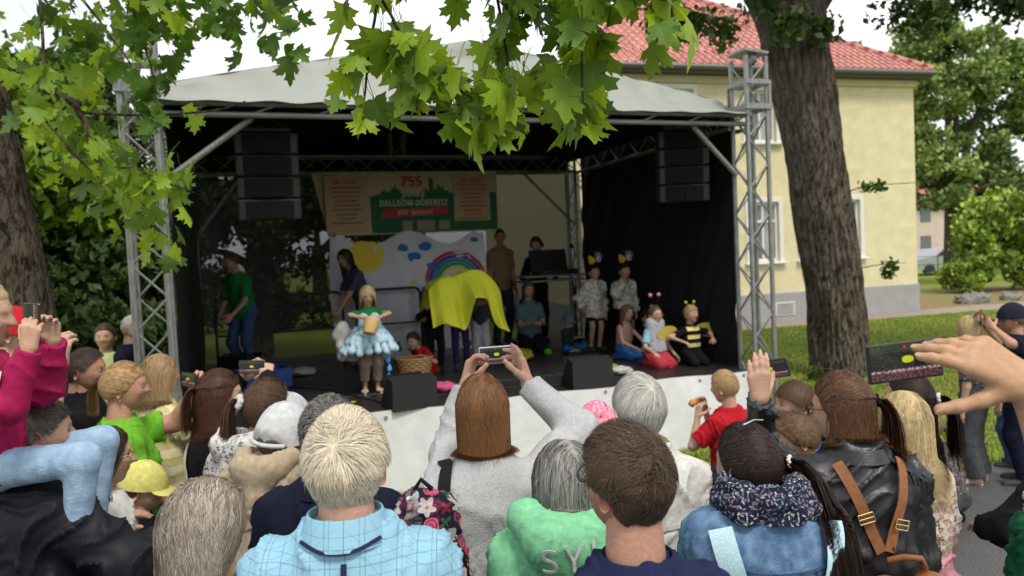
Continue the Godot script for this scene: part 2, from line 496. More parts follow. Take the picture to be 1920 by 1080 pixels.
func cell_print(key: String, scale: float, n: int, base: Color, f: Callable, size := 256) -> StandardMaterial3D:   # a print of n blobs scattered over a square that tiles; f(distance, blob number, angle) -> Color or null
	rs = hash(key) & 0xffff
	var pts := []
	for q in n:
		var best := Vector2.ZERO; var far := -1.0
		for k in 8:
			var p := Vector2(rnd(), rnd())
			var d := 9.0
			for o in pts:
				var e: Vector2 = (p - o).abs(); e = Vector2(minf(e.x, 1 - e.x), minf(e.y, 1 - e.y)); d = minf(d, e.length())
			if d > far: far = d; best = p
		pts.append(best)
	return print_cloth(key, scale, func(x, y):
		var p := Vector2(x, y) / size
		var bd := 9.0; var bi := 0; var be := Vector2.ZERO
		for q in n:
			var e: Vector2 = p - pts[q]
			e -= e.round()
			var d := e.length_squared()
			if d < bd: bd = d; bi = q; be = e
		var c = f.call(sqrt(bd) * sqrt(float(n)), bi, be.angle())
		var o: Color = c if c != null else base
		return L(o.r, o.g, o.b), size)
func make_materials() -> void:
	SKIN = mat(Color(1, 1, 1), 0.55); SKIN.vertex_color_use_as_albedo = true; SKIN.metallic_specular = 0.4
	SKIN.subsurf_scatter_enabled = true; SKIN.subsurf_scatter_strength = 0.08
	tri(SKIN, 6.0); SKIN.albedo_texture = noise_tex("skin", 0.05, 0.86, 1.0, false, 0, FastNoiseLite.TYPE_SIMPLEX_SMOOTH, 5)
	SKIN.normal_enabled = true; SKIN.normal_texture = noise_tex("pores", 0.18, 0, 1, true, 4.0, FastNoiseLite.TYPE_SIMPLEX, 3); SKIN.normal_scale = 0.15
	M.hair = mat(Color(1, 1, 1), 0.46); M.hair.vertex_color_use_as_albedo = true; M.hair.metallic_specular = 0.35
	M.eye = mat(Color(0.34, 0.32, 0.31), 0.25); M.iris = mat(Color(0.03, 0.035, 0.04), 0.15); M.shoe = mat(Color(0.03, 0.03, 0.032), 0.7)
	M.lens = mat(Color(1, 1, 1, 0.08), 0.04); M.lens.transparency = BaseMaterial3D.TRANSPARENCY_ALPHA
	M.pane = mat(Color(0.55, 0.6, 0.62, 0.25), 0.04); M.pane.transparency = BaseMaterial3D.TRANSPARENCY_ALPHA
	M.white_paint = mat(Color(0.70, 0.70, 0.68), 0.55); M.curtain = cloth(Color(0.62, 0.62, 0.60))
	M.gold = mat(Color(0.75, 0.58, 0.28), 0.25, 1.0); M.phone_black = mat(Color(0.015, 0.015, 0.017), 0.3); M.phone_white = mat(Color(0.6, 0.6, 0.62), 0.35)
	M.frame = mat(Color(0.02, 0.02, 0.03), 0.3)
	M.screen = mat(Color(0.02, 0.02, 0.02), 0.12)
	M.screen.emission_enabled = true; M.screen.emission = Color.WHITE; M.screen.emission_energy_multiplier = 0.55; M.screen.emission_operator = BaseMaterial3D.EMISSION_OP_MULTIPLY
	var sn := dist_noise(8, 0.16)
	M.screen.emission_texture = img_tex("screen", 128, 64, func(x, y):
		var n: float = sn.get_noise_2d(x, y)
		var c := Color(0.06, 0.06, 0.065)
		if y < 14: c = Color(0.20, 0.24, 0.20).lerp(Color(0.10, 0.15, 0.08), clampf(0.5 + n, 0, 1))
		elif y > 44: c = Color(0.62, 0.6, 0.6) if n > -0.05 and y < 50 else Color(0.45, 0.22, 0.22).lerp(Color(0.12, 0.13, 0.18), clampf(0.5 + n * 3.0, 0, 1))
		elif n > 0.38: c = Color(0.24, 0.23, 0.22)
		if Vector2((x - 66) / 11.0, (y - 28) / 7.0).length() < 1.0: c = Color(0.72, 0.76, 0.10)
		if Vector2(x - 62, y - 5).length() < 2.6: c = Color(0.9, 0.1, 0.1)
		return c)
	M.navy = cloth(Color(0.010, 0.012, 0.030)); M.navy_polo = cloth(Color(0.020, 0.026, 0.075)); M.black = cloth(Color(0.010, 0.010, 0.012)); M.black_nylon = cloth(Color(0.014, 0.015, 0.020), 0.5, 0.15)
	M.magenta = cloth(Color(0.38, 0.012, 0.085), 0.7, 0.15); M.green_tee = cloth(Color(0.17, 0.47, 0.035)); M.stage_green = cloth(Color(0.02, 0.22, 0.055)); M.red = cloth(Color(0.50, 0.015, 0.025)); M.white = cloth(Color(0.68, 0.67, 0.63)); M.beige = cloth(Color(0.47, 0.38, 0.26), 0.85, 0.3)
	M.cream = cloth(Color(0.62, 0.60, 0.50), 0.8); M.mint = cloth(Color(0.24, 0.62, 0.34), 0.95, 0.5); M.pale_green = cloth(Color(0.52, 0.62, 0.28)); M.khaki = cloth(Color(0.28, 0.22, 0.15)); M.grey_cloth = cloth(Color(0.07, 0.075, 0.08)); M.teal = cloth(Color(0.10, 0.17, 0.18)); M.tan = cloth(Color(0.24, 0.16, 0.09)); M.lime = cloth(Color(0.60, 0.62, 0.02)); M.yellow = cloth(Color(0.72, 0.64, 0.10)); M.pink = cloth(Color(0.72, 0.32, 0.38)); M.peach = cloth(Color(0.52, 0.32, 0.25)); M.sky = cloth(Color(0.30, 0.52, 0.62)); M.purple = cloth(Color(0.045, 0.022, 0.085)); M.blue = cloth(Color(0.03, 0.12, 0.36))
	M.leather = cloth(Color(0.013, 0.013, 0.015), 0.33, 0.25, false); M.leather.metallic_specular = 0.5
	M.tan_leather = cloth(Color(0.30, 0.125, 0.055), 0.55, 0.3); M.web = cloth(Color(0.012, 0.012, 0.013), 0.7, 0.6)
	M.white_cap = cloth(Color(0.66, 0.67, 0.68), 0.8, 0.5); M.red_cap = cloth(Color(0.55, 0.02, 0.03)); M.yellow_cap = cloth(Color(0.70, 0.66, 0.20)); M.dark_cap = cloth(Color(0.02, 0.022, 0.035))
	var dn := dist_noise(5, 0.035); var df := dist_noise(6, 0.5)
	var denim := func(key: String, c0: Color, c1: Color) -> StandardMaterial3D:
		var m := print_cloth(key, 2.4, func(x, y):
			var k := absf(x - 128.0); var j := absf(y - 128.0)
			var v: float = clampf(0.5 + dn.get_noise_2d(k, j) * 0.8 + df.get_noise_2d(k * 0.7, j * 2.0) * 0.45 + 0.05 * sin((x + y) * PI / 4.0), 0, 1)
			var c := c0.lerp(c1, v)
			return L(c.r, c.g, c.b))
		m.normal_enabled = true; m.normal_texture = TX["weave"]; m.normal_scale = 0.15
		return m
	M.denim = denim.call("denim", Color(0.05, 0.105, 0.21), Color(0.16, 0.26, 0.40)); M.jeans_light = denim.call("jeans_light", Color(0.19, 0.30, 0.45), Color(0.34, 0.47, 0.60)); M.jeans = denim.call("jeans", Color(0.022, 0.045, 0.11), Color(0.06, 0.10, 0.19)); M.jeans_dark = denim.call("jeans_dark", Color(0.012, 0.018, 0.035), Color(0.03, 0.042, 0.07))
	var sw := dist_noise(11, 0.45)
	M.sweater = print_cloth("sweater", 3.2, func(x, y):
		var v: float = 0.40 + 0.26 * sw.get_noise_2d(absf(x - 128.0) * 0.9, absf(y - 128.0) * 1.8) + 0.05 * sw.get_noise_2d(absf(x - 128.0) * 0.1, absf(y - 128.0) * 0.1)
		return L(v, v * 1.005, v * 1.015))
	M.sweater.normal_enabled = true; M.sweater.normal_texture = TX["weave"]; M.sweater.normal_scale = 0.25
	var pn := dist_noise(13, 0.05)
	M.plaid = print_cloth("plaid", 7.0, func(x, y):
		var c := Color(0.25, 0.45, 0.57)
		var line := 0.0
		for q in 6:
			var gx := q * 42.7 + 14.0 * sin(q * 2.1) + 21.0; var gy := q * 42.7 + 12.0 * sin(q * 1.3 + 1.0) + 18.0
			var wx: float = 1.3 if q % 2 else 2.2
			line = maxf(line, smoothstep(wx, 0.4, absf(x - gx - 1.5 * pn.get_noise_2d(q * 40.0, y * 3.0))) * (0.55 + 0.5 * pn.get_noise_2d(x, y * 5.0)))
			line = maxf(line, smoothstep(wx, 0.4, absf(y - gy - 1.5 * pn.get_noise_2d(x * 3.0, q * 40.0 + 200))) * (0.55 + 0.5 * pn.get_noise_2d(x * 5.0, y)))
		c = c.lerp(Color(0.02, 0.06, 0.11), clampf(line * 1.5, 0, 1) * 0.92)
		return L(c.r, c.g, c.b))
	M.leopard = cell_print("leopard", 5.0, 46, Color(0.62, 0.61, 0.58), func(d, i, a):
		var r: float = 0.30 + 0.05 * sin(a * 3.0 + i) + 0.03 * sin(a * 5.0 + i * 2.0)
		if d < r and d > r * 0.55 - 0.05 * (i % 3): return Color(0.035, 0.033, 0.035) if sin(a * 2.0 + i * 1.7) > -0.75 else null
		if d < r: return Color(0.30, 0.29, 0.28)
		return null)
	M.scarf = cell_print("scarf", 8.0, 90, Color(0.012, 0.015, 0.032), func(d, i, a): return ([Color(0.55, 0.55, 0.56), Color(0.30, 0.34, 0.42), Color(0.10, 0.13, 0.22), Color(0.5, 0.33, 0.33)][i % 4] if d < 0.22 + 0.12 * sin(a * 2.0 + i) else null))
	M.roses = cell_print("roses", 3.6, 26, Color(0.010, 0.011, 0.024), func(d, i, a):
		if i % 3 == 0 and d < 0.44: return Color(0.62, 0.13, 0.22).lerp(Color(0.32, 0.03, 0.08), 0.5 + 0.5 * sin(d * 34.0 + a * 1.0))
		if i % 3 == 1 and d < 0.40 + 0.10 * sin(a * 5.0): return Color(0.62, 0.62, 0.60) if d > 0.10 else Color(0.30, 0.30, 0.12)
		if i % 3 == 2 and d < 0.34 * absf(cos(a * 2.0 + i)): return Color(0.06, 0.13, 0.06) if i % 2 else Color(0.25, 0.02, 0.04)
		return null)
	M.pink_flowers = cell_print("pink_flowers", 7.0, 60, Color(0.62, 0.18, 0.30), func(d, i, a): return ([Color(0.75, 0.55, 0.60), Color(0.80, 0.36, 0.46), Color(0.06, 0.02, 0.04), Color(0.6, 0.45, 0.2)][i % 4] if d < 0.32 + 0.12 * sin(a * 5.0) else null))
	M.dark_flowers = cell_print("dark_flowers", 6.0, 50, Color(0.035, 0.03, 0.035), func(d, i, a): return ([Color(0.30, 0.26, 0.26), Color(0.16, 0.13, 0.14)][i % 2] if d < 0.3 + 0.15 * sin(a * 4.0 + i) else null))
	M.leaf_dress = cell_print("leaf_dress", 5.0, 40, Color(0.60, 0.54, 0.48), func(d, i, a): return ([Color(0.10, 0.08, 0.06), Color(0.45, 0.15, 0.14), Color(0.34, 0.24, 0.12)][i % 3] if d < 0.36 + 0.1 * sin(a * 3.0 + i) and d > 0.12 else null))
	M.patched = cell_print("patched", 4.0, 30, Color(0.50, 0.50, 0.47), func(d, i, a): return ([Color(0.03, 0.10, 0.30), Color(0.5, 0.36, 0.03), Color(0.03, 0.20, 0.06), Color(0.4, 0.05, 0.03), Color(0.5, 0.5, 0.5)][i % 5] if d < 0.30 + 0.1 * sin(a * 3.0 + i) else null))
	M.mosaic = cell_print("mosaic", 8.0, 50, Color(0.42, 0.42, 0.42), func(d, i, a): return ([Color(0.12, 0.12, 0.14), Color(0.10, 0.25, 0.40), Color(0.20, 0.12, 0.20)][i % 3] if d < 0.33 else null))
	M.dotted_lime = cell_print("dotted_lime", 5.0, 40, Color(0.60, 0.62, 0.025), func(d, i, a): return (Color(0.72, 0.74, 0.22) if d < 0.18 else null))
	M.dotted_blue = cell_print("dotted_blue", 14.0, 40, Color(0.42, 0.62, 0.70), func(d, i, a): return (Color(0.75, 0.8, 0.82) if d < 0.18 else null))
	M.yellow_stripe = print_cloth("yellow_stripe", 5.0, func(x, y):
		var c := Color(0.50, 0.44, 0.22) if (y / 16) % 2 == 0 else Color(0.66, 0.60, 0.36)
		if y % 32 < 4: c = Color(0.44, 0.40, 0.10)
		return L(c.r, c.g, c.b), 64)
	M.bee = print_cloth("bee", 4.0, func(x, y): return L(0.62, 0.52, 0.16) if (y + 20) % 64 < 26 else L(0.012, 0.012, 0.013), 64)
# ---------------------------------------------------------------- people
func lin(r: float, g: float, b: float) -> Color: return Color(r, g, b)
func head_r(d: Vector3, q: Dictionary) -> float:   # radius of the head's skin in the direction d (head axes: -z is the face), for a head of size 1
	var a: float = 0.0765 * q.wide; var b := 0.118; var c := 0.098
	var f := -d.z
	if d.y < 0.0:
		var t := -d.y
		a *= 1.0 - 0.22 * t * t
		if f > 0: c *= 1.0 - 0.10 * t
		else: c *= 1.0 - 0.30 * t
	var r := 1.0 / sqrt(d.x * d.x / (a * a) + d.y * d.y / (b * b) + d.z * d.z / (c * c))
	return r
func bump(d: Vector3, m: Vector3, w: float) -> float: return exp(-(d - m).length_squared() / (w * w))
func make_head(mb: MB, at: Vector3, hb: Basis, hs: float, skin: Color, q: Dictionary) -> void:
	var nu: int = [26, 34, 52][q.lod]; var nv: int = [18, 26, 40][q.lod]
	var k := mb.v.size(); var i0 := mb.i.size()
	var lip := Color(skin.r * 0.85, skin.g * 0.55, skin.b * 0.58)
	var brow: Color = q.browcol
	for y in nv + 1:
		for x in nu + 1:
			var az := TAU * x / nu; var e := PI * y / nv - PI / 2
			var d := Vector3(sin(az) * cos(e), sin(e), cos(az) * cos(e))
			var r := head_r(d, q)
			var m := Vector3(absf(d.x), d.y, d.z)
			if d.z < 0.2:
				var nose := clampf((0.16 - d.y) / 0.34, 0.0, 1.0) * exp(-d.x * d.x / 0.011) * (1.0 if d.y > -0.24 else exp(-pow((d.y + 0.24) / 0.055, 2)))
				if d.z < 0: r += 0.024 * nose * clampf(-d.z * 1.4, 0, 1)
				r += 0.006 * bump(m, Vector3(0.10, -0.20, -0.98), 0.07)
				r -= 0.011 * bump(m, Vector3(0.34, 0.07, -0.94), 0.17)
				r += 0.006 * bump(m, Vector3(0.30, 0.25, -0.92), 0.16)
				r += 0.006 * bump(m, Vector3(0.52, -0.22, -0.82), 0.24)
				r += 0.005 * bump(m, Vector3(0.08, -0.46, -0.88), 0.07) + 0.005 * bump(m, Vector3(0.07, -0.55, -0.83), 0.07)
				r -= 0.005 * bump(m, Vector3(0.0, -0.505, -0.86), 0.05)
				r += 0.014 * bump(m, Vector3(0.0, -0.82, -0.57), 0.25)
				r += 0.006 * bump(m, Vector3(0.55, -0.70, -0.45), 0.30)
			var col := skin
			var lips := clampf(1.6 * (bump(m, Vector3(0.08, -0.475, -0.87), 0.075) + bump(m, Vector3(0.07, -0.55, -0.83), 0.07)) - 0.45, 0.0, 1.0)
			col = col.lerp(lip, lips)
			col = col.lerp(brow, clampf(2.4 * bump(Vector3(m.x * 0.55, m.y, m.z), Vector3(0.185, 0.27, -0.90), 0.075) - 0.9, 0, 1) * 0.75)
			if q.beard > 0.0:
				var bd := smoothstep(-0.18, -0.34, d.y) * smoothstep(0.35, 0.0, d.z) * (1.0 - lips)
				col = col.lerp(q.hair, bd * q.beard)
			mb.col = col
			mb.vert(at + hb * (d * r * hs), Vector3.UP)
	mb.grid(k, nu, nv)
	for w in range(i0, mb.i.size(), 3):   # the grid runs the other way round here
		var t := mb.i[w + 1]; mb.i[w + 1] = mb.i[w + 2]; mb.i[w + 2] = t
	mb.smooth_from(k, i0)
	for y in nv + 1:
		var a := k + y * (nu + 1)
		var nn := (mb.n[a] + mb.n[a + nu]).normalized(); mb.n[a] = nn; mb.n[a + nu] = nn
	var ear := Color(skin.r * 1.02, skin.g * 0.82, skin.b * 0.78)
	for s in [-1.0, 1.0]:   # ears: a bowl with a rolled rim and a lobe
		var o := Vector3(s * 0.0775 * q.wide, -0.012, 0.012)
		var eb := Basis(Vector3.UP, s * -0.6) * Basis(Vector3.RIGHT, 0.2)
		mb.col = ear
		var k2 := mb.v.size(); var j0 := mb.i.size()
		for y in 7:
			for x in 15:
				var a := TAU * x / 14.0
				var w: float = [0.0, 0.45, 0.75, 0.95, 1.0, 0.92, 0.6][y]
				var zz: float = [0.002, 0.0, 0.004, 0.012, 0.009, 0.002, -0.004][y]
				var p := Vector3(s * zz, cos(a) * w * (0.032 if cos(a) > 0 else 0.028), sin(a) * w * (0.019 if cos(a) > 0 else 0.014) + 0.006)
				mb.vert(at + hb * ((o + eb * p) * hs), Vector3.UP)
		mb.grid(k2, 14, 6)
		if s > 0:
			for w in range(j0, mb.i.size(), 3):
				var t := mb.i[w + 1]; mb.i[w + 1] = mb.i[w + 2]; mb.i[w + 2] = t
		mb.smooth_from(k2, j0)
	mb.col = skin
func hand_bones(out: Array, wrist: Vector3, f: Vector3, p: Vector3, right: bool, s: float, curl: Array, thumb: Array, spread := 0.06) -> Array:
	# f: where the knuckles point, p: out of the palm; curl: bend of the three joints in degrees; thumb: [out, towards the palm, bend]; returns the finger tips
	f = f.normalized(); p = (p - f * p.dot(f)).normalized()
	var t := f.cross(p) if right else p.cross(f)
	var tips := []
	var lens := [0.071, 0.079, 0.073, 0.058]
	for q in 4:
		var across := 0.030 - 0.0195 * q
		var kn := wrist + (f * (0.088 - 0.004 * absf(q - 1.0) - (0.006 if q == 3 else 0.0)) + t * across - p * 0.004) * s
		out.append([wrist + (t * (0.016 - 0.010 * q) + f * 0.004) * s, kn, 0.0155 * s, 0.0125 * s, 0.016 * s, 0])
		var d := (f + t * spread * (1.3 - q)).normalized()
		var axis := d.cross(p).normalized()
		var at := kn
		var rad := (0.0098 if q < 3 else 0.0085) * s
		for j in 3:
			var cq: float = curl[j] if not curl[j] is Array else curl[j][q]
			d = d.rotated(axis, deg_to_rad(cq))
			var to: Vector3 = at + d * lens[q] * [0.46, 0.30, 0.24][j] * s
			out.append([at, to, rad, rad * 0.9, 0.006 * s, 0])
			at = to; rad *= 0.9
		tips.append([at, d, axis.cross(d) if axis.cross(d).dot(p) < 0 else -axis.cross(d), rad])
	var d = (f * (1.0 - thumb[0]) + t * thumb[0] + p * thumb[1]).normalized()
	var at := wrist + (f * 0.016 + t * 0.022 + p * 0.006) * s
	var to = at + d * 0.046 * s
	out.append([at, to, 0.0165 * s, 0.0125 * s, 0.014 * s, 0])
	for j in 2:
		d = d.slerp((f + p * 0.35 * signf(thumb[1] + 0.01)).normalized(), clampf(thumb[2], 0, 1))
		at = to; to = at + d * (0.034 if j == 0 else 0.027) * s
		out.append([at, to, (0.0115 - 0.001 * j) * s, (0.0105 - 0.0015 * j) * s, 0.006 * s, 0])
	tips.append([to, d, (t + -p * 0.4).normalized(), 0.009 * s])
	return tips
func two_bone(a: Vector3, b: Vector3, l1: float, l2: float, pole: Vector3) -> Array:   # [elbow, wrist]
	var d := b - a
	var l := clampf(d.length(), absf(l1 - l2) + 0.01, (l1 + l2) * 0.998)
	d = d.normalized()
	var x := (l1 * l1 - l2 * l2 + l * l) / (2 * l)
	var y := sqrt(maxf(l1 * l1 - x * x, 0.0))
	var side := (pole - d * pole.dot(d)).normalized()
	return [a + d * x + side * y, a + d * l]
const HANDS := {"relax": [[14, 22, 16], [0.45, 0.25, 0.45]], "grip": [[55, 65, 40], [0.4, 0.75, 0.4]], "hold": [[32, 42, 26], [0.45, 0.7, 0.35]], "flat": [[6, 8, 6], [0.5, 0.1, 0.4]], "pinch": [[58, 40, 20], [0.3, 0.9, 0.3]]}
var SKIN: StandardMaterial3D
var BODY := {}   # what the last person was made of: bones of the garments, joints
func person(label: String, at: Vector3, yaw: float, h: float, d: Dictionary) -> Node3D:
	var o := thing("person", label, "person", at, deg_to_rad(yaw), d.get("group", ""))
	var back := Basis(Vector3.UP, -deg_to_rad(yaw))
	var s := h / 1.75
	var lod: int = d.get("lod", 1)
	var hs: float = d.get("hs", 0.82 + 0.18 * clampf((h - 0.8) / 0.85, 0.0, 1.0))
	var w: float = d.get("w", 1.0)
	var fat: float = d.get("fat", 1.0)
	var skin: Color = d.get("skin", Color(0.50, 0.285, 0.19))
	var pose: String = d.get("legs", "stand")
	var neck_y := h - (0.222 * hs + 0.055 * s)
	var leg1 := 0.245 * h; var leg2 := 0.235 * h; var ank := 0.05 * h
	var hip := leg1 + leg2 + ank - 0.012
	var torso := neck_y - hip
	var base_y := hip
	var knees := []; var ankles := []; var toes := []
	var hx := 0.085 * s * minf(w, 1.1)
	match pose:
		"kneel":
			base_y = 0.215 * s
			for e in [-1.0, 1.0]: knees.append(Vector3(e * 0.10 * s, 0.065 * s, -0.28 * s)); ankles.append(Vector3(e * 0.09 * s, 0.07 * s, 0.13 * s)); toes.append(Vector3(e * 0.08 * s, 0.035 * s, 0.26 * s))
		"sit":
			base_y = 0.12 * s
			for e in [-1.0, 1.0]: knees.append(Vector3(e * 0.30 * s, 0.13 * s, -0.28 * s)); ankles.append(Vector3(-e * 0.02 * s, 0.06 * s, -0.30 * s - 0.07 * s * e)); toes.append(Vector3(-e * 0.18 * s, 0.05 * s, -0.32 * s - 0.07 * s * e))
		"squat":
			base_y = 0.24 * s
			for e in [-1.0, 1.0]: knees.append(Vector3(e * 0.14 * s, 0.46 * s, -0.22 * s)); ankles.append(Vector3(e * 0.11 * s, 0.08 * s, -0.02 * s)); toes.append(Vector3(e * 0.13 * s, 0.035 * s, -0.18 * s))
		"straddle":
			base_y = 0.0
			for e in [-1.0, 1.0]: knees.append(Vector3(e * 0.17 * s, 0.03 * s, -0.40 * s)); ankles.append(Vector3(e * 0.15 * s, -0.36 * s, -0.34 * s)); toes.append(Vector3(e * 0.15 * s, -0.43 * s, -0.48 * s))
		_:
			var fx: Array = d.get("feet", [Vector3(-0.10 * s, 0, 0.0), Vector3(0.10 * s, 0, 0.0)])
			base_y = hip + d.get("dip", 0.0)
			for e in 2:
				var an: Vector3 = fx[e] + Vector3(0, ank, 0.03 * s)
				var hj := Vector3((e * 2 - 1) * hx, base_y, 0)
				var kn: Array = two_bone(hj, an, leg1, leg2, Vector3((e * 2 - 1) * 0.15, 0, -1))
				knees.append(kn[0]); ankles.append(kn[1]); toes.append(kn[1] + Vector3((e * 2 - 1) * 0.03 * s, -ank + 0.032 * s, -0.155 * s))
	var pv := Vector3(0, base_y, 0)
	var tb := Basis(Vector3.RIGHT, -deg_to_rad(d.get("lean", 2.0))) * Basis(Vector3.FORWARD, deg_to_rad(d.get("side", 0.0))) * Basis(Vector3.UP, deg_to_rad(d.get("twist", 0.0)))
	var T := func(x: float, y: float, z: float) -> Vector3: return pv + tb * Vector3(x, y, z)
	var nk: Vector3 = T.call(0, torso, 0.01 * s)
	var hd: Vector3 = d.get("head", Vector3.ZERO)
	var hb := Basis(Vector3.UP, deg_to_rad(hd.x)) * Basis(Vector3.RIGHT, deg_to_rad(hd.y)) * Basis(Vector3.FORWARD, deg_to_rad(hd.z))
	var hc: Vector3 = nk + tb * Vector3(0, 0.055 * s, -0.012 * s) + (tb.slerp(hb, 0.6) * Vector3(0, 0.104 * hs, -0.012 * hs)) + d.get("tuck", Vector3.ZERO)
	var sw: float = 0.150 * s * w
	var sh := [T.call(-sw, torso - 0.105 * s, 0.0), T.call(sw, torso - 0.105 * s, 0.0)]
	var elb := []; var wri := []
	var la := 0.165 * h; var lf := 0.143 * h
	for e in 2:
		var sg := e * 2 - 1
		var target: Vector3 = sh[e] + Vector3(sg * 0.06 * s, -(la + lf) * 0.985, -0.05 * s)
		var key: String = ["hl", "hr"][e]
		if d.has(key): target = back * (d[key] - at)      # given as a place in the world
		if d.has(key + "o"): target = d[key + "o"]           # or from the person's own feet
		var pole: Vector3 = d.get(["el", "er"][e], Vector3(sg * 0.5, -0.6, 0.6))
		var ab := two_bone(sh[e], target, la, lf, pole)
		elb.append(ab[0]); wri.append(ab[1])
	# ---- skin
	var mb := MB.new()
	mb.col = skin
	var bones := [[T.call(0, torso - 0.10 * s, 0.015 * s), hc + hb * Vector3(0, -0.055, 0.018) * hs, 0.068 * s, 0.053 * (0.4 * s + 0.6 * hs) * d.get("neck", 1.0), 0.05 * s, 0],
		[T.call(-0.05 * s, 0.02 * s, 0), T.call(-0.06 * s, torso - 0.16 * s, 0), 0.07 * s, 0.075 * s, 0.06 * s, 0], [T.call(0.05 * s, 0.02 * s, 0), T.call(0.06 * s, torso - 0.16 * s, 0), 0.07 * s, 0.075 * s, 0.06 * s, 0],
		[sh[0], sh[1], 0.045 * s, 0.045 * s, 0.06 * s, 0]]
	for e in 2:
		bones.append([sh[e], elb[e], 0.047 * s * fat, 0.039 * s * fat, 0.03 * s, 0])
		bones.append([elb[e], wri[e], 0.039 * s * fat, 0.0265 * s, 0.02 * s, 0])
		bones.append([pv + Vector3((e * 2 - 1) * hx, -0.01 * s, 0), knees[e], 0.080 * s * fat, 0.056 * s, 0.05 * s, 0])
		bones.append([knees[e], ankles[e], 0.052 * s, 0.036 * s, 0.03 * s, 0])
		bones.append([knees[e].lerp(ankles[e], 0.25) + Vector3(0, 0, 0.012 * s), knees[e].lerp(ankles[e], 0.5) + Vector3(0, 0, 0.010 * s), 0.052 * s, 0.044 * s, 0.03 * s, 0])
		bones.append([ankles[e] + Vector3(0, -0.03 * s, 0.02 * s), toes[e], 0.038 * s, 0.030 * s, 0.03 * s, 0])
	nets(mb, bones, [0.024, 0.019, 0.015][lod])
	var hq := {"wide": d.get("wide", 1.0), "lod": lod, "browcol": d.get("brow", d.get("hair", {}).get("col", Color(0.1, 0.06, 0.04))), "beard": d.get("beard", 0.0), "hair": d.get("hair", {}).get("col", Color(0.1, 0.07, 0.05))}
	make_head(mb, hc, hb, hs, skin, hq)
	var palms := []
	for e in 2:
		var fd: Vector3 = (wri[e] - elb[e]).normalized()
		var key: String = ["l", "r"][e]
		var hp: Array = HANDS[d.get("hand" + key, "relax")]
		if d.has("curl" + key): hp = d["curl" + key]
		var ff: Vector3 = back * d["f" + key] if d.has("f" + key) else fd
		var pp: Vector3 = back * d["p" + key] if d.has("p" + key) else Vector3(-(e * 2 - 1), 0, 0.25) if absf(fd.y) > 0.5 else Vector3(0, -1, 0)
		var hbn := []
		hbn.append([wri[e] - fd * 0.03 * s, wri[e] + fd * 0.004, 0.027 * s, 0.024 * s, 0.02 * s, 0])
		var tips := hand_bones(hbn, wri[e] + fd * 0.004, ff, pp, e == 1, s * d.get("handsize", 1.0), hp[0], hp[1], d.get("spread" + key, 0.06))
		nets(mb, hbn, d.get("handcell", [0.0085, 0.006, 0.0045][lod] * clampf(s, 0.7, 1.0)))
		if lod == 2:
			mb.col = Color(skin.r * 1.15, skin.g * 1.15, skin.b * 1.25)
			for q in tips:
				var bk: Vector3 = (q[2] - q[1] * q[2].dot(q[1])).normalized()
				ball(mb, q[0] + bk * q[3] * 0.72 + q[1] * q[3] * 0.15, Vector3(q[3] * 0.72, q[3] * 0.95, q[3] * 0.28), Basis(q[1].cross(bk), q[1], bk), 10, 6)
			mb.col = skin
		palms.append(wri[e] + ff.normalized() * 0.08 * s)
	obj("body", mb, SKIN, o)
	# ---- eyes
	if d.get("eyes", false):
		for e in [-1.0, 1.0]:
			var em := MB.new()
			var ep := Vector3(e * 0.0305 * hq.wide, 0.009, -0.0785) * hs
			ball(em, hc + hb * ep, Vector3(0.0125, 0.0062, 0.009) * hs, hb * Basis(Vector3.UP, -e * 0.3), 10, 8)
			var eye := obj("eye", em, M.eye, o)
			var im := MB.new()
			ball(im, hc + hb * (ep + Vector3(0, 0, -0.0055 * hs)), Vector3(0.006, 0.0058, 0.0045) * hs, hb, 8, 6)
			obj("iris", im, M.iris, eye)
	# ---- clothes
	BODY = {"hc": hc, "hb": hb, "hs": hs, "s": s, "sh": sh, "elb": elb, "wri": wri, "pv": pv, "tb": tb, "torso": torso, "nk": nk, "knees": knees, "ankles": ankles, "palms": palms, "node": o, "lod": lod, "h": h, "hq": hq, "skin": bones}
	if d.has("bottom"): dress_bottom(o, d.bottom, s, fat, pv, hx, knees, ankles, toes, T, lod)
	if d.has("top"): BODY.top = dress_top(o, d.top, s, w, fat, torso, T, sh, elb, wri, nk, lod, d.get("bust", 0.0), d.get("belly", 0.0))
	BODY.near = []
	BODY.loose = d.get("top", {}).get("loose", 0.012)
	if d.has("top"): BODY.near = BODY.top.filter(func(q): return minf((q[0] - nk).length(), (q[1] - nk).length()) < 0.26 * s)
	if d.has("cap") and d.has("hair"): d.hair["capped"] = true
	if d.has("hair"): hair(o, d.hair, hc, hb, hs, lod, hq)
	if d.has("cap"): cap(o, d.cap, hc, hb, hs, hq)
	if d.has("glasses"): glasses(o, d.glasses, hc, hb, hs, hq)
	for e in 2:
		var sm: Material = d.get("shoes", M.shoe)
		var f0: Vector3 = ankles[e] + Vector3(0, -0.03 * s, 0.03 * s)
		var f1: Vector3 = toes[e]
		if pose == "straddle" or pose == "kneel" or pose == "sit": f0 = ankles[e]
		var fm := MB.new()
		nets(fm, [[f0, f1, 0.044 * s, 0.038 * s, 0.03, 0], [f0 + Vector3(0, 0.012 * s, 0), f0 + Vector3(0, 0.05 * s, 0.0), 0.042 * s, 0.042 * s, 0.02, 1]] if not d.get("sandals", false) else [[f0 + Vector3(0, -0.03 * s, 0.01), f1 + Vector3(0, -0.028 * s, -0.02), 0.018 * s, 0.018 * s, 0.02, 0], [f0.lerp(f1, 0.62) + Vector3(-0.036 * s, 0.004, 0), f0.lerp(f1, 0.62) + Vector3(0.036 * s, 0.004, 0), 0.026 * s, 0.026 * s, 0.02, 0]], [0.017, 0.014, 0.012][lod])
		obj("shoe", fm, sm, o)
	return o
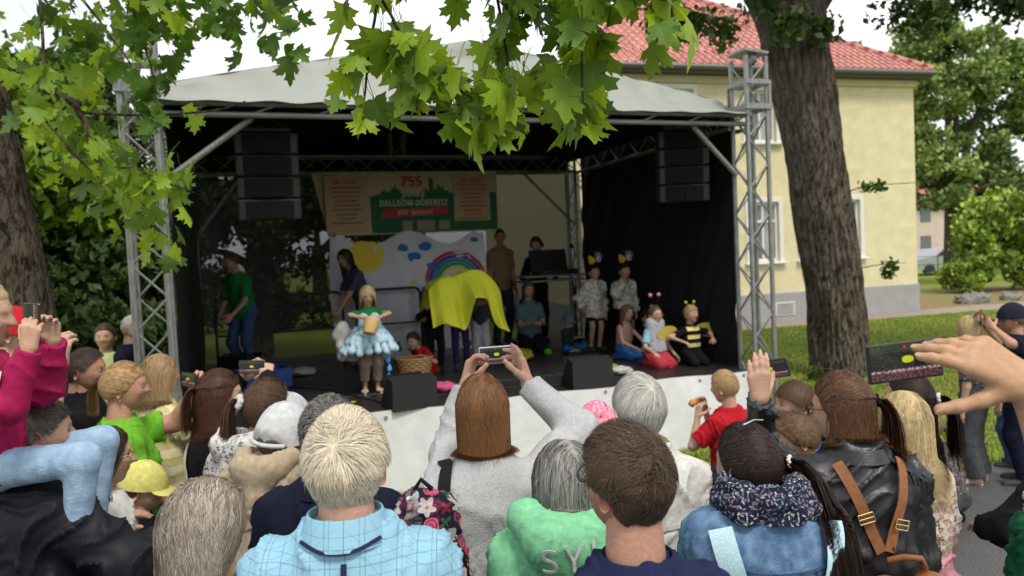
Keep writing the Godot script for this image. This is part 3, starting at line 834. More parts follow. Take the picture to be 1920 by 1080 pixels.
func dress_top(o: Node3D, g: Dictionary, s: float, w: float, fat: float, torso: float, T: Callable, sh: Array, elb: Array, wri: Array, nk: Vector3, lod: int, bust: float, belly: float) -> Array:
	var loose: float = g.get("loose", 0.012) * (0.5 + 0.5 * s)
	var hem: float = g.get("hem", -0.06) * s
	var slv: float = g.get("sleeve", 1.0)      # 0 none, 0.5 to the elbow, 1 to the wrist
	var cx := 0.060 * s * w
	var rw := 0.088 * s * fat + loose; var rc := 0.095 * s * (0.5 + 0.5 * fat) + loose
	var b := []
	var flare: float = g.get("flare", 0.0)
	for e in [-1.0, 1.0]:
		b.append([T.call(e * cx * 0.95, torso * 0.42, 0), T.call(e * cx * (0.95 + flare * 3.0), hem, 0.0), rw, rw + 0.016 * s + flare * 0.1, 0.06 * s, 1])
		b.append([T.call(e * cx * 0.95, torso * 0.40, 0.0), T.call(e * cx * 1.05, torso * 0.72, 0.006 * s), rw, rc, 0.07 * s, 0])
	b.append([T.call(0, torso * 0.45, -0.01 * s), T.call(0, hem, -0.005 * s), rw, rw + 0.012 * s, 0.05 * s, 1])
	b.append([T.call(0, torso * 0.40, 0.0), T.call(0, torso * 0.82, 0.0), rw, rc * 0.9, 0.05 * s, 0])
	if bust > 0:
		for e in [-1.0, 1.0]: b.append([T.call(e * 0.07 * s, torso * 0.62, -0.075 * s), T.call(e * 0.068 * s, torso * 0.66, -0.07 * s), 0.06 * s * bust + loose * 0.5, 0.05 * s * bust + loose * 0.5, 0.06 * s, 0])
	if belly > 0: b.append([T.call(0, torso * 0.2, -0.07 * s), T.call(0, torso * 0.45, -0.05 * s), 0.10 * s * belly + loose, 0.09 * s * belly + loose, 0.08 * s, 0])
	var nr: float = 0.058 * s + loose
	b.append([T.call(0, torso - 0.14 * s, 0.005 * s), nk + (nk - T.call(0, torso - 0.14 * s, 0.02 * s)).normalized() * g.get("collar", 0.0) * s, 0.085 * s + loose, nr, 0.07 * s, 1])
	for e in 2:
		b.append([T.call(0, torso - 0.080 * s, 0.004 * s), sh[e], 0.056 * s + loose * 0.8, 0.043 * s * (0.6 + 0.4 * fat) + loose, 0.06 * s, 0])
		var ru: float = 0.046 * s * fat + loose * g.get("puff", 1.0)
		if slv > 0.0:
			if slv <= 0.55:
				b.append([sh[e], sh[e].lerp(elb[e], slv * 1.6), ru, ru * 1.02 + 0.004, 0.035 * s, 1])
			else:
				b.append([sh[e], elb[e], ru, 0.043 * s * fat + loose, 0.035 * s, 0])
				var end: Vector3 = elb[e].lerp(wri[e], (slv - 0.55) / 0.45)
				b.append([elb[e], end, 0.043 * s * fat + loose, 0.032 * s + loose * g.get("cuff", 0.7), 0.03 * s, 1])
		else: b.append([sh[e] + (nk - sh[e]) * 0.12, sh[e], 0.04 * s + loose, 0.045 * s + loose, 0.03 * s, 1])
	var mb := MB.new()
	mb.col = g.get("col", Color(1, 1, 1))
	nets(mb, b, g.get("cell", [0.021, 0.017, 0.0125][lod] * clampf(s, 0.75, 1.0)))
	folds(mb, 0, 0, g.get("fold", 0.009) * (0.6 + 0.4 * s), 0.6 * g.get("freq", 5.0) / (0.6 + 0.4 * s), o.position.x + o.position.z)
	var part := obj(g.get("name", "shirt"), mb, g.mat, o)
	if g.has("label"): tag(part, g.label)
	BODY.garment = part
	return b
func dress_bottom(o: Node3D, g: Dictionary, s: float, fat: float, pv: Vector3, hx: float, knees: Array, ankles: Array, toes: Array, T: Callable, lod: int) -> void:
	var loose: float = g.get("loose", 0.010) * (0.5 + 0.5 * s)
	var b := []
	var len: float = g.get("len", 1.0)
	b.append([T.call(-hx * 0.7, 0.09 * s, 0.0), T.call(hx * 0.7, 0.09 * s, 0.0), 0.082 * s * fat + loose * 0.5, 0.082 * s * fat + loose * 0.5, 0.05 * s, 0])
	for e in 2:
		var hj := pv + Vector3((e * 2 - 1) * hx, 0, 0)
		b.append([pv + Vector3((e * 2 - 1) * hx * 0.8, 0.05 * s, 0.012 * s), hj, 0.088 * s * fat + loose * 0.6, 0.094 * s * fat + loose * 0.8, 0.06 * s, 0])
		if g.get("skirt", 0.0) > 0.0: continue
		if len < 0.55: b.append([hj, hj.lerp(knees[e], len * 1.8), 0.088 * s * fat + loose, 0.075 * s * fat + loose, 0.04 * s, 1])
		else:
			b.append([hj, knees[e], 0.086 * s * fat + loose, 0.066 * s + loose, 0.04 * s, 0])
			b.append([knees[e], knees[e].lerp(ankles[e], (len - 0.5) * 2.0), 0.065 * s + loose, 0.048 * s + loose * g.get("cuff", 1.2), 0.03 * s, 1])
	if g.get("skirt", 0.0) > 0.0:
		for e in [-1.0, 1.0]: b.append([pv + Vector3(e * hx * 0.6, 0.08 * s, 0), pv + Vector3(e * hx * 1.6, -g.skirt * s, -0.02), 0.10 * s, 0.13 * s, 0.08 * s, 1])
		b.append([pv, pv + Vector3(0, -g.skirt * s, -0.02), 0.10 * s, 0.16 * s, 0.08 * s, 1])
	var mb := MB.new()
	nets(mb, b, g.get("cell", [0.022, 0.019, 0.016][lod] * clampf(s, 0.75, 1.0)))
	folds(mb, 0, 0, g.get("fold", 0.006) * (0.5 + 0.5 * s), 3.5, o.position.x * 2.0)
	obj(g.get("name", "trousers"), mb, g.mat, o)

# ---------------------------------------------------------------- hair
func hairline(d: Vector3, low: float, front: float, side := -0.22) -> float:
	var f := -d.z
	if f < 0.08: return lerpf(low, side, smoothstep(-0.62, -0.12, f))
	return lerpf(side, front, smoothstep(0.10, 0.72, f))
func hair(o: Node3D, g: Dictionary, hc: Vector3, hb: Basis, hs: float, lod: int, hq: Dictionary) -> void:
	var col: Color = g.col
	var style: String = g.get("style", "short")
	var low: float = g.get("low", -0.66); var front: float = g.get("front", 0.60)
	var thick: float = g.get("thick", 0.016)
	var side_line: float = g.get("side", 0.06 if style == "short" else -0.22)
	var mb := MB.new()
	var nu: int = [28, 36, 52][lod]; var nv: int = [18, 24, 36][lod]
	mb.col = Color(col.r * 0.9, col.g * 0.9, col.b * 0.9)
	for y in nv + 1:
		for x in nu + 1:
			var az := TAU * x / nu; var e := PI * y / nv - PI / 2
			var d := Vector3(sin(az) * cos(e), sin(e), cos(az) * cos(e))
			var m := smoothstep(-0.05, 0.16, d.y - hairline(d, low, front, side_line))
			var r = head_r(d, hq) - 0.006 + ((thick if not g.get("capped", false) or d.y < 0.05 else 0.004) * (0.5 + 0.25 * g.get("crown", 1.0) * smoothstep(0.2, 0.9, d.y)) + 0.006) * m
			mb.vert(hc + hb * (d * r * hs), Vector3.UP)
	mb.grid(0, nu, nv)
	for w in range(0, mb.i.size(), 3):
		var t := mb.i[w + 1]; mb.i[w + 1] = mb.i[w + 2]; mb.i[w + 2] = t
	mb.smooth_from(0, 0)
	var count := int(g.get("n", 1.0) * [260, 1200, 5200][lod])
	var wide: float = g.get("w", [0.010, 0.0048, 0.0022][lod])
	var len: float = g.get("len", 0.045)
	var whorl: Vector3 = g.get("whorl", Vector3(0.12, 0.72, 0.68)).normalized()
	var tie: Vector3 = g.get("tie", Vector3(0, 0.35, 0.94)).normalized()
	var part: float = g.get("part", 0.15)
	var messy: float = g.get("messy", 0.25)
	var tip: Color = g.get("tip", col)
	var grey: Color = g.get("grey", col)
	var made := 0; var tries := 0
	var off := thick * 0.9
	var down := hb.inverse() * Vector3.DOWN
	while made < count and tries < count * 5:
		tries += 1
		var d := rvec()
		var m := d.y - hairline(d, low, front, side_line)
		if m < 0.02: continue
		if g.get("capped", false) and d.y > 0.06: continue
		made += 1
		var c := col.lerp(grey, rnd()) if g.has("grey") else col
		var v: float = rr(0.82, 1.15) * (1.0 + (0.28 if style == "short" else 0.42) * fold_noise.get_noise_3d(d.x * 6.0, d.y * 2.0 + hc.z, d.z * 6.0))
		c = Color(c.r * v, c.g * v, c.b * v)
		var r := head_r(d, hq) + off * smoothstep(0.0, 0.2, m) * rr(0.5, 1.0)
		var p := d * r
		var pts := [p]
		var nrm := d
		if style == "short":
			var t := (d - whorl)
			var sweep: Vector3 = g.get("sweep", Vector3.ZERO)
			var swirl := Vector3(fold_noise.get_noise_3d(d.x * 2.6, d.y * 2.6, d.z * 2.6 + hc.x * 9.0), fold_noise.get_noise_3d(d.x * 2.6 + 11, d.y * 2.6, d.z * 2.6), fold_noise.get_noise_3d(d.x * 2.6, d.y * 2.6 + 23, d.z * 2.6))
			t = (t - d * t.dot(d)).normalized() + sweep + swirl * messy * 2.2 + rvec() * (0.10 + messy * 0.25)
			t = (t - d * t.dot(d)).normalized()
			var lift: float = g.get("lift", 0.2) * (1.0 if d.y > 0.2 else 0.55)
			var dir := (t + d * lift * rr(0.6, 1.3)).normalized()
			var ll: float = len * rr(0.7, 1.1) * lerpf(g.get("sides", 0.6), 1.0, smoothstep(-0.2, 0.7, d.y))
			for q in 5:
				p += dir * ll / 5.0
				dir = (dir - d * 0.10 * (1.0 + q) * lift + down * 0.08).normalized()
				var rad := p.length(); var lim := head_r(p / rad, hq) + off * 0.85
				if rad < lim: p *= lim / rad
				elif rad > lim + ll * lift * 0.55 + 0.003: p *= (lim + ll * lift * 0.55 + 0.003) / rad
				var dd := p.normalized()
				if q > 0 and dd.y < hairline(dd, low - 0.1, front, side_line) - 0.10: break
				pts.append(p)
			if pts.size() < 2: continue
		elif style == "pony" or style == "half":
			var goes = style == "pony" or d.y > g.get("half", 0.25)
			if goes:
				var ang := d.angle_to(tie)
				var nq := 5
				for q in nq:
					var u := (q + 1.0) / nq
					var dd := d.slerp(tie, u) if ang > 0.02 else tie
					pts.append(dd * (head_r(dd, hq) + off * (1.0 + 0.25 * sin(u * PI)) + rr(0, 0.003)))
			else: fall(pts, d, p, part, len, messy, off, hq, down, hb, hc, hs, g)
		else: fall(pts, d, p, part, len, messy, off, hq, down, hb, hc, hs, g)
		strand(mb, pts, wide, c, tip, hc, hb, hs, rr(0.6, 1.1))
	for q in int(count * 0.05):      # loose hairs
		var d := rvec()
		if d.y < 0.1 or d.y - hairline(d, low, front, side_line) < 0.05 or g.get("capped", false): continue
		var p := d * (head_r(d, hq) + off)
		var t := d.cross(rvec()).normalized()
		var dir := (t + d * rr(0.15, 0.5) + down * 0.4).normalized()
		var pts := [p]
		for k in 5:
			p += dir * rr(0.006, 0.014)
			dir = (dir + down * 0.22 - d * 0.10 + rvec() * 0.15).normalized()
			pts.append(p)
		var v := rr(0.9, 1.25)
		strand(mb, pts, wide * 0.5, Color(col.r * v, col.g * v, col.b * v), tip, hc, hb, hs, 1.0)
	if style == "pony" or style == "half":
		var root := tie * (head_r(tie, hq) + off * 1.3)
		var nt := int(count * g.get("tail", 0.45))
		var dir0: Vector3 = (tie + down * (0.35 - g.get("kick", 0.25))).normalized()
		for q in nt:
			var v := rr(0.62, 1.3)
			var c := Color(col.r * v, col.g * v, col.b * v)
			var a = rvec() * g.get("band", 0.012)
			var p = root + a
			var pts := [root - dir0 * 0.004 + a * 0.7, p]
			var spread = rvec() * g.get("spread", 0.22)
			var dir = (dir0 + spread * 0.7).normalized()
			var ll: float = len * rr(0.75, 1.05)
			for w in 9:
				p += dir * ll / 9.0
				dir = dir.lerp((down + spread * (0.7 - 0.07 * w) + rvec() * 0.08).normalized(), 0.55).normalized()
				var rad = p.length(); var lim := head_r(p / rad, hq) + off + 0.012
				if rad < lim: p *= lim / rad
				if w > 2: p = clear_of(p, hc, hb, hs, 0.012)
				pts.append(p)
			strand(mb, pts, wide * 1.3, c, tip, hc, hb, hs, 1.0)
	obj("hair", mb, M.hair if not g.has("mat") else g.mat, o)
func clear_of(p: Vector3, hc: Vector3, hb: Basis, hs: float, gap: float) -> Vector3:
	if not BODY.has("top"): return p
	var q := hc + hb * (p * hs)
	for k in 2:
		var d := field_at(BODY.near, q)
		if d > gap: break
		var e := 0.006
		var nn := Vector3(field_at(BODY.near, q + Vector3(e, 0, 0)) - d, field_at(BODY.near, q + Vector3(0, e, 0)) - d, field_at(BODY.near, q + Vector3(0, 0, e)) - d).normalized()
		q += nn * (gap - d)
	return hb.inverse() * (q - hc) / hs
func fall(pts: Array, d: Vector3, p: Vector3, part: float, len: float, messy: float, off: float, hq: Dictionary, down: Vector3, hb: Basis, hc: Vector3, hs: float, g: Dictionary) -> void:
	var sx := signf(d.x - part * 0.4 + rr(-0.05, 0.05))
	var t := Vector3(sx * 0.8 * (1.0 - 0.85 * smoothstep(0.1, 0.75, d.z)), -0.1, 0.35 if d.z > -0.5 else 0.15) + rvec() * messy
	t = (t - d * t.dot(d)).normalized()
	var dir := t
	var nq := 12
	var ll: float = (g.get("drop", len * 0.5) + 0.02) * rr(0.78, 1.06) + 0.148 * (d.y - g.get("low", -0.66)) * rr(0.90, 1.03)
	var wave: float = g.get("wave", 0.0)
	var ph := rr(0, 6.0); var clump := rvec() * messy * 0.5
	for q in nq:
		p += dir * ll / nq
		var face := Vector3.ZERO
		if p.z < -0.03 and p.y < 0.05: face = Vector3(sx * 0.5, 0, 0.6)    # keep off the face
		dir = dir.lerp((down + face + clump * 0.35 + Vector3(sin(q * 1.1 + ph), 0, cos(q * 1.1 + ph)) * wave).normalized(), 0.42).normalized()
		var rad := p.length(); var lim := head_r(p / rad, hq) + off * rr(0.8, 1.15)
		if rad < lim: p *= lim / rad
		elif rad > lim + 0.005 and p.y > 0.03: p *= (lim + 0.005) / rad
		if p.y <= 0.03:      # below the ears the hair hangs close
			var ex: float = sqrt(pow(p.x / 0.080, 2) + pow(p.z / 0.100, 2)) / (g.get("girth", 1.0) + off / 0.09 + 0.06 * rnd())
			if ex > 1.0: p = Vector3(p.x / ex, p.y, p.z / ex)
		if q > 3 and (q & 1): p = clear_of(p, hc, hb, hs, 0.016)
		pts.append(p)
func strand(mb: MB, pts: Array, wide: float, c: Color, tip: Color, hc: Vector3, hb: Basis, hs: float, k: float) -> void:
	var np := pts.size()
	var k0 := mb.v.size()
	var tw := rr(-0.5, 0.5)
	for q in np:
		var p: Vector3 = pts[q]
		var d: Vector3 = (pts[mini(q + 1, np - 1)] - pts[maxi(q - 1, 0)]).normalized()
		var out := Vector3(p.x, p.y * 0.6, p.z).normalized()
		var side := d.cross(out).normalized()
		if side == Vector3.ZERO: side = Vector3.RIGHT
		out = side.cross(d)
		side = (side + out * tw).normalized()
		var u := float(q) / (np - 1)
		var ww := wide * k * 0.5 * (1.0 - 0.75 * smoothstep(0.6, 1.0, u))
		mb.col = c.lerp(Color(tip.r * k, tip.g * k, tip.b * k), u * u * 0.6) if tip != c else c
		var nn := hb * (out + side * 0.0).normalized()
		mb.vert(hc + hb * ((p - side * ww) * hs), (nn - hb * side * 0.35).normalized())
		mb.vert(hc + hb * ((p + side * ww) * hs), (nn + hb * side * 0.35).normalized())
	for q in np - 1:
		var a := k0 + q * 2
		mb.i.append_array(PackedInt32Array([a, a + 2, a + 1, a + 1, a + 2, a + 3]))
func cap(o: Node3D, g: Dictionary, hc: Vector3, hb: Basis, hs: float, hq: Dictionary) -> void:
	var mb := MB.new()
	var tilt := Basis(Vector3.RIGHT, deg_to_rad(g.get("tilt", -8.0))) * Basis(Vector3.UP, deg_to_rad(g.get("turn", 0.0)))
	var b := hb * tilt
	var off: float = g.get("off", 0.022)
	var nu := 30; var nv := 10
	for y in nv + 1:
		for x in nu + 1:
			var az := TAU * x / nu
			var e := lerpf(g.get("edge", 0.02), PI / 2, pow(float(y) / nv, 0.9))
			var d := Vector3(sin(az) * cos(e), sin(e), cos(az) * cos(e))
			var seam := 0.0028 * pow(absf(cos(az * 3.0)), 18.0)
			var r := head_r(tilt * d, hq) + off + seam
			if g.get("notch", false) and d.z > 0.80 and d.y < 0.30: r -= 0.018    # the opening above the strap
			mb.vert(hc + b * (d * r * hs), Vector3.UP, Vector2(float(x) / nu, float(y) / nv))
	mb.grid(0, nu, nv)
	for w in range(0, mb.i.size(), 3):
		var t := mb.i[w + 1]; mb.i[w + 1] = mb.i[w + 2]; mb.i[w + 2] = t
	mb.smooth_from(0, 0)
	ball(mb, hc + b * Vector3(0, (head_r(tilt * Vector3.UP, hq) + off) * hs, 0), Vector3(0.007, 0.004, 0.007), b, 8, 5)
	var c := obj("cap", mb, g.mat, o)
	if g.has("label"): tag(c, g.label)
	if g.get("brim", 0.075) > 0.0:
		var br := MB.new()
		var all: bool = g.get("round", false)
		var span := TAU if all else 2.1
		sheet(br, func(u, v):
			var a: float = (u - 0.5) * span
			var d := Vector3(sin(a), 0.0, -cos(a))
			var r0: float = head_r(tilt * d, hq) + off - 0.002
			var ext: float = g.get("brim", 0.075) * (1.0 if all else pow(maxf(cos(a * PI / span), 0.0), 0.6))
			var dip: float = 0.6 * ext if all else 0.30 * ext + 0.05 * sin(a) * sin(a) * ext * 6.0
			return hc + b * ((d * (r0 + ext * v) + Vector3(0, 0.004 - dip * v * (0.6 + 0.4 * v), 0)) * hs), 28, 5, 0.003)
		obj("brim", br, g.get("brimmat", g.mat), c)
	if g.get("notch", false):
		var st := MB.new()
		tube(st, range(9).map(func(q):
			var a: float = lerpf(-0.75, 0.75, q / 8.0)
			var d := Vector3(sin(a), 0.02, cos(a)).normalized()
			return hc + b * (d * (head_r(tilt * d, hq) + off + 0.001) * hs)), [0.008], 6)
		obj("strap", st, g.mat, c)
func glasses(o: Node3D, m: Material, hc: Vector3, hb: Basis, hs: float, hq: Dictionary) -> void:
	var mb := MB.new()
	for e in [-1.0, 1.0]:
		var ring := []
		for q in 17:
			var a := TAU * q / 16.0
			ring.append(hc + hb * (Vector3(e * 0.034 + cos(a) * 0.026, 0.006 + sin(a) * 0.019, -0.098 - 0.003 * cos(a) * e * 0.0 + absf(e * 0.034 + cos(a) * 0.026) * 0.10) * hs))
		tube(mb, ring, [0.0018], 6, false)
		tube(mb, [hc + hb * (Vector3(e * 0.060, 0.012, -0.092) * hs), hc + hb * (Vector3(e * 0.079 * hq.wide, 0.012, -0.06) * hs), hc + hb * (Vector3(e * 0.081 * hq.wide, 0.014, 0.0) * hs), hc + hb * (Vector3(e * 0.078 * hq.wide, 0.004, 0.028) * hs), hc + hb * (Vector3(e * 0.075 * hq.wide, -0.02, 0.038) * hs)], [0.0022], 6)
	tube(mb, [hc + hb * (Vector3(-0.009, 0.010, -0.104) * hs), hc + hb * (Vector3(0.009, 0.010, -0.104) * hs)], [0.0018], 6)
	var gl := obj("glasses", mb, m, o)
	for e in [-1.0, 1.0]:
		var lm := MB.new()
		var k := lm.vert(hc + hb * (Vector3(e * 0.034, 0.006, -0.0955) * hs), hb * Vector3.FORWARD)
		for q in 17:
			var a := TAU * q / 16.0
			lm.vert(hc + hb * (Vector3(e * 0.034 + cos(a) * 0.025, 0.006 + sin(a) * 0.018, -0.098 + absf(e * 0.034 + cos(a) * 0.026) * 0.10) * hs), hb * Vector3.FORWARD)
		for q in 16: lm.i.append_array(PackedInt32Array([k, k + 1 + q, k + 2 + q]))
		obj("lens", lm, M.lens, gl)
func strap(called: String, bones: Array, pts: Array, wide: float, off: float, m: Material, parent: Node, thick := 0.003, steps := 6) -> MeshInstance3D:   # a flat band that lies on what the bones make
	var c := Curve3D.new()
	for p in pts: c.add_point(p)
	var path := []
	var nq: int = (pts.size() - 1) * steps
	for q in nq + 1:
		var u := float(q) / nq * (pts.size() - 1)
		var a := mini(int(u), pts.size() - 2)
		var t := u - a
		var p: Vector3 = pts[a].cubic_interpolate(pts[a + 1], pts[maxi(a - 1, 0)], pts[mini(a + 2, pts.size() - 1)], t)
		path.append(onto(bones, p, off) if off > 0 else [p, Vector3.BACK])
	var mb := MB.new()
	sheet(mb, func(u, v):
		var q := int(round(u * nq))
		var d: Vector3 = (path[mini(q + 1, nq)][0] - path[maxi(q - 1, 0)][0]).normalized()
		var side: Vector3 = d.cross(path[q][1]).normalized()
		return path[q][0] + side * wide * (0.5 - v), nq, 3, thick)
	return obj(called, mb, m, parent)
# ---------------------------------------------------------------- plants
func leaf_clump(n: int, rad: float, size: float, seed_: int) -> ArrayMesh:
	rs = seed_
	var mb := MB.new()
	for q in n:
		var p := rvec() * rad * pow(rnd(), 0.5)
		var nn := (rvec() + Vector3(0, 0.5, 0)).normalized()
		var t := nn.cross(rvec()).normalized()
		var b := nn.cross(t)
		var s := size * rr(0.7, 1.25)
		var v := rr(0.5, 0.9)
		mb.col = Color(v * rr(0.9, 1.1), v, v * rr(0.75, 1.0))
		var a := p - t * s * 0.55; var c := p + t * s * 0.6 - nn * s * 0.12
		var k := mb.v.size()
		mb.vert(a, nn); mb.vert(p + b * s * 0.36 + nn * s * 0.10, nn); mb.vert(c, nn); mb.vert(p - b * s * 0.36 + nn * s * 0.10, nn)
		mb.i.append_array(PackedInt32Array([k, k + 1, k + 2, k, k + 2, k + 3]))
	return mb.mesh()
func scatter(called: String, parent: Node, me: Mesh, m: Material, xf: Array, cols: Array) -> MultiMeshInstance3D:
	var mm := MultiMesh.new()
	mm.transform_format = MultiMesh.TRANSFORM_3D; mm.use_colors = true
	mm.mesh = me; mm.instance_count = xf.size()
	for q in xf.size():
		mm.set_instance_transform(q, xf[q]); mm.set_instance_color(q, cols[q])
	var o := MultiMeshInstance3D.new()
	o.name = called; o.multimesh = mm; o.material_override = m
	parent.add_child(o, true)
	return o
func foliage(parent: Node, called: String, lobes: Array, n: int, me: Mesh, m: Material, col: Color, seed_: int, sc := 1.0, hollow := 0.55) -> void:
	# lobes: [centre, radii]; clumps gather towards the outside of every lobe, in sprays with gaps between them
	rs = seed_
	var xf := []; var cols := []
	var vol := 0.0
	for l in lobes: vol += l[1].x * l[1].y + l[1].y * l[1].z + l[1].x * l[1].z
	for l in lobes:
		var share: int = int(n * (l[1].x * l[1].y + l[1].y * l[1].z + l[1].x * l[1].z) / vol)
		var sprays := maxi(3, share / 9)
		for sp in sprays:
			var d := rvec()
			var c: Vector3 = l[0] + d * l[1] * rr(hollow, 1.0)
			var tone := rr(0.75, 1.25)
			var spread: float = (l[1].x + l[1].y + l[1].z) / 3.0 * 0.22
			for q in 9:
				var p := c + rvec() * spread * rr(0.2, 1.0) * Vector3(1, 0.6, 1)
				xf.append(Transform3D(Basis.from_euler(Vector3(rr(-0.5, 0.5), rr(0, TAU), rr(-0.5, 0.5))) * rr(0.8, 1.25) * sc, p))
				var v := tone * rr(0.85, 1.15)
				v *= 1.4
				cols.append(Color(col.r * v, col.g * v, col.b * v * rr(0.8, 1.0)))
	scatter(called, parent, me, m, xf, cols).set_meta("kind", "stuff")
func limb(mb: MB, pts: Array, r0: float, r1: float, sides := 10, wob := 0.0) -> void:
	var np := []; var rad := []
	var nq: int = (pts.size() - 1) * 5
	for q in nq + 1:
		var u := float(q) / nq * (pts.size() - 1)
		var a := mini(int(u), pts.size() - 2)
		np.append(pts[a].cubic_interpolate(pts[a + 1], pts[maxi(a - 1, 0)], pts[mini(a + 2, pts.size() - 1)], u - a) + rvec() * wob)
		rad.append(lerpf(r0, r1, float(q) / nq))
	tube(mb, np, rad, sides)
func bark(col: Color, scale := 1.0) -> StandardMaterial3D:
	var m := mat(Color(col.r, col.g, col.b), 0.95)
	tri(m, scale)
	m.uv1_scale = Vector3(2.2, 0.30, 2.2) * scale
	m.albedo_texture = noise_tex("bark_c", 0.025, 0.45, 1.0, false, 0, FastNoiseLite.TYPE_SIMPLEX_SMOOTH, 5)
	m.normal_enabled = true; m.normal_texture = noise_tex("bark_n", 0.03, 0, 1, true, 14.0, FastNoiseLite.TYPE_SIMPLEX_SMOOTH, 5); m.normal_scale = 1.6
	m.metallic_specular = 0.2
	return m
func leaf_mat(back: Color) -> StandardMaterial3D:
	var m := mat(Color(1, 1, 1), 0.55)
	m.vertex_color_use_as_albedo = true
	m.backlight_enabled = true; m.backlight = Color(back.r, back.g, back.b).linear_to_srgb()
	m.metallic_specular = 0.35
	return m
func furrowed(pts: Array, rads: Array, seed_: int, sides := 56, depth := 0.018) -> MB:   # a trunk with ridges of bark that run along it
	var mb := MB.new()
	var nq: int = (pts.size() - 1) * 16
	var side := Vector3.RIGHT
	for q in nq + 1:
		var u := float(q) / nq * (pts.size() - 1)
		var a := mini(int(u), pts.size() - 2)
		var c: Vector3 = pts[a].cubic_interpolate(pts[a + 1], pts[maxi(a - 1, 0)], pts[mini(a + 2, pts.size() - 1)], u - a)
		var r: float = lerpf(rads[a], rads[a + 1], u - a)
		var d: Vector3 = (pts[a + 1] - pts[a]).normalized()
		side = (side - d * side.dot(d)).normalized()
		var up := d.cross(side)
		for s in sides + 1:
			var an := TAU * s / sides
			var nn := side * cos(an) + up * sin(an)
			var k := fold_noise.get_noise_3d(cos(an) * 5.5 * r / 0.3 + seed_, c.y * 0.55, sin(an) * 5.5 * r / 0.3)
			var k2 := fold_noise.get_noise_3d(cos(an) * 1.1 + seed_, c.y * 0.6, sin(an) * 1.1)
			mb.vert(c + nn * (r * (1.0 + 0.09 * k2) + depth * (1.0 - 2.2 * absf(k))), nn, Vector2(float(s) / sides, c.y))
	mb.grid(0, sides, nq)
	for w in range(0, mb.i.size(), 3):
		var t := mb.i[w + 1]; mb.i[w + 1] = mb.i[w + 2]; mb.i[w + 2] = t
	mb.smooth_from(0, 0)
	return mb
func maple_leaf(seed_: int) -> ArrayMesh:   # hangs from its stalk: blade 1 long towards -y
	rs = seed_
	var half := [Vector2(0.14, -0.06), Vector2(0.34, -0.03), Vector2(0.58, -0.04), Vector2(0.47, 0.11), Vector2(0.51, 0.20), Vector2(0.38, 0.24), Vector2(0.52, 0.34), Vector2(0.72, 0.40), Vector2(0.60, 0.49), Vector2(0.66, 0.66), Vector2(0.47, 0.60), Vector2(0.40, 0.67), Vector2(0.23, 0.53), Vector2(0.26, 0.70), Vector2(0.35, 0.82), Vector2(0.18, 0.84), Vector2(0.12, 0.93)]
	var poly := PackedVector2Array([Vector2(0, 0.02)])
	for p in half: poly.append(p * rr(0.93, 1.07))
	poly.append(Vector2(rr(-0.06, 0.06), 1.08))
	for q in half.size():
		var p: Vector2 = half[half.size() - 1 - q]
		poly.append(Vector2(-p.x, p.y) * rr(0.93, 1.07))
	var cup := rr(-0.35, 0.45); var droop := rr(0.05, 0.55); var tw := rr(-0.45, 0.45)
	var lift := func(p: Vector2) -> Vector3:
		var z := absf(p.x) * cup - p.x * p.x * 0.25 - droop * p.y * p.y + tw * p.x * p.y
		return Vector3(p.x, -p.y, z)
	var mb := MB.new()
	mb.col = Color(0.6, 0.6, 0.6)
	# rings towards the middle so that the blade can bend
	var mid := Vector2(0, 0.36)
	var rings := [1.0, 0.62, 0.25]
	for f in rings:
		for p in poly: mb.vert(lift.call(mid + (p - mid) * f), Vector3.BACK)
	var np := poly.size()
	for r in rings.size() - 1:
		for q in np:
			var a := r * np + q; var b := r * np + (q + 1) % np
			mb.i.append_array(PackedInt32Array([a, b, a + np, b, b + np, a + np]))
	var c := mb.vert(lift.call(mid), Vector3.BACK)
	for q in np: mb.i.append_array(PackedInt32Array([2 * np + q, 2 * np + (q + 1) % np, c]))
	mb.smooth_from(0, 0)
	mb.col = Color(1.0, 0.95, 0.9)
	for tip in [Vector2(0, 1.0), Vector2(0.60, 0.61), Vector2(-0.60, 0.61), Vector2(0.50, -0.02), Vector2(-0.50, -0.02)]:   # ribs
		var k := mb.v.size()
		for q in 5:
			var p: Vector2 = Vector2(0, 0.02).lerp(tip, q / 4.0)
			var w: Vector2 = Vector2(-tip.y, tip.x).normalized() * 0.011 * (1.0 - 0.7 * q / 4.0)
			for s in [-1.0, 1.0]: mb.vert(lift.call(p + w * s) + Vector3(0, 0, 0.006), Vector3.BACK)
		for q in 4: mb.i.append_array(PackedInt32Array([k + q * 2, k + q * 2 + 2, k + q * 2 + 1, k + q * 2 + 1, k + q * 2 + 2, k + q * 2 + 3]))
	mb.col = Color(0.85, 0.65, 0.5)
	tube(mb, [Vector3(0, -0.02, 0), Vector3(0.02, 0.35, -0.05), Vector3(rr(-0.1, 0.1), 0.75, -0.12)], [0.011, 0.009], 4, false)
	return mb.mesh()
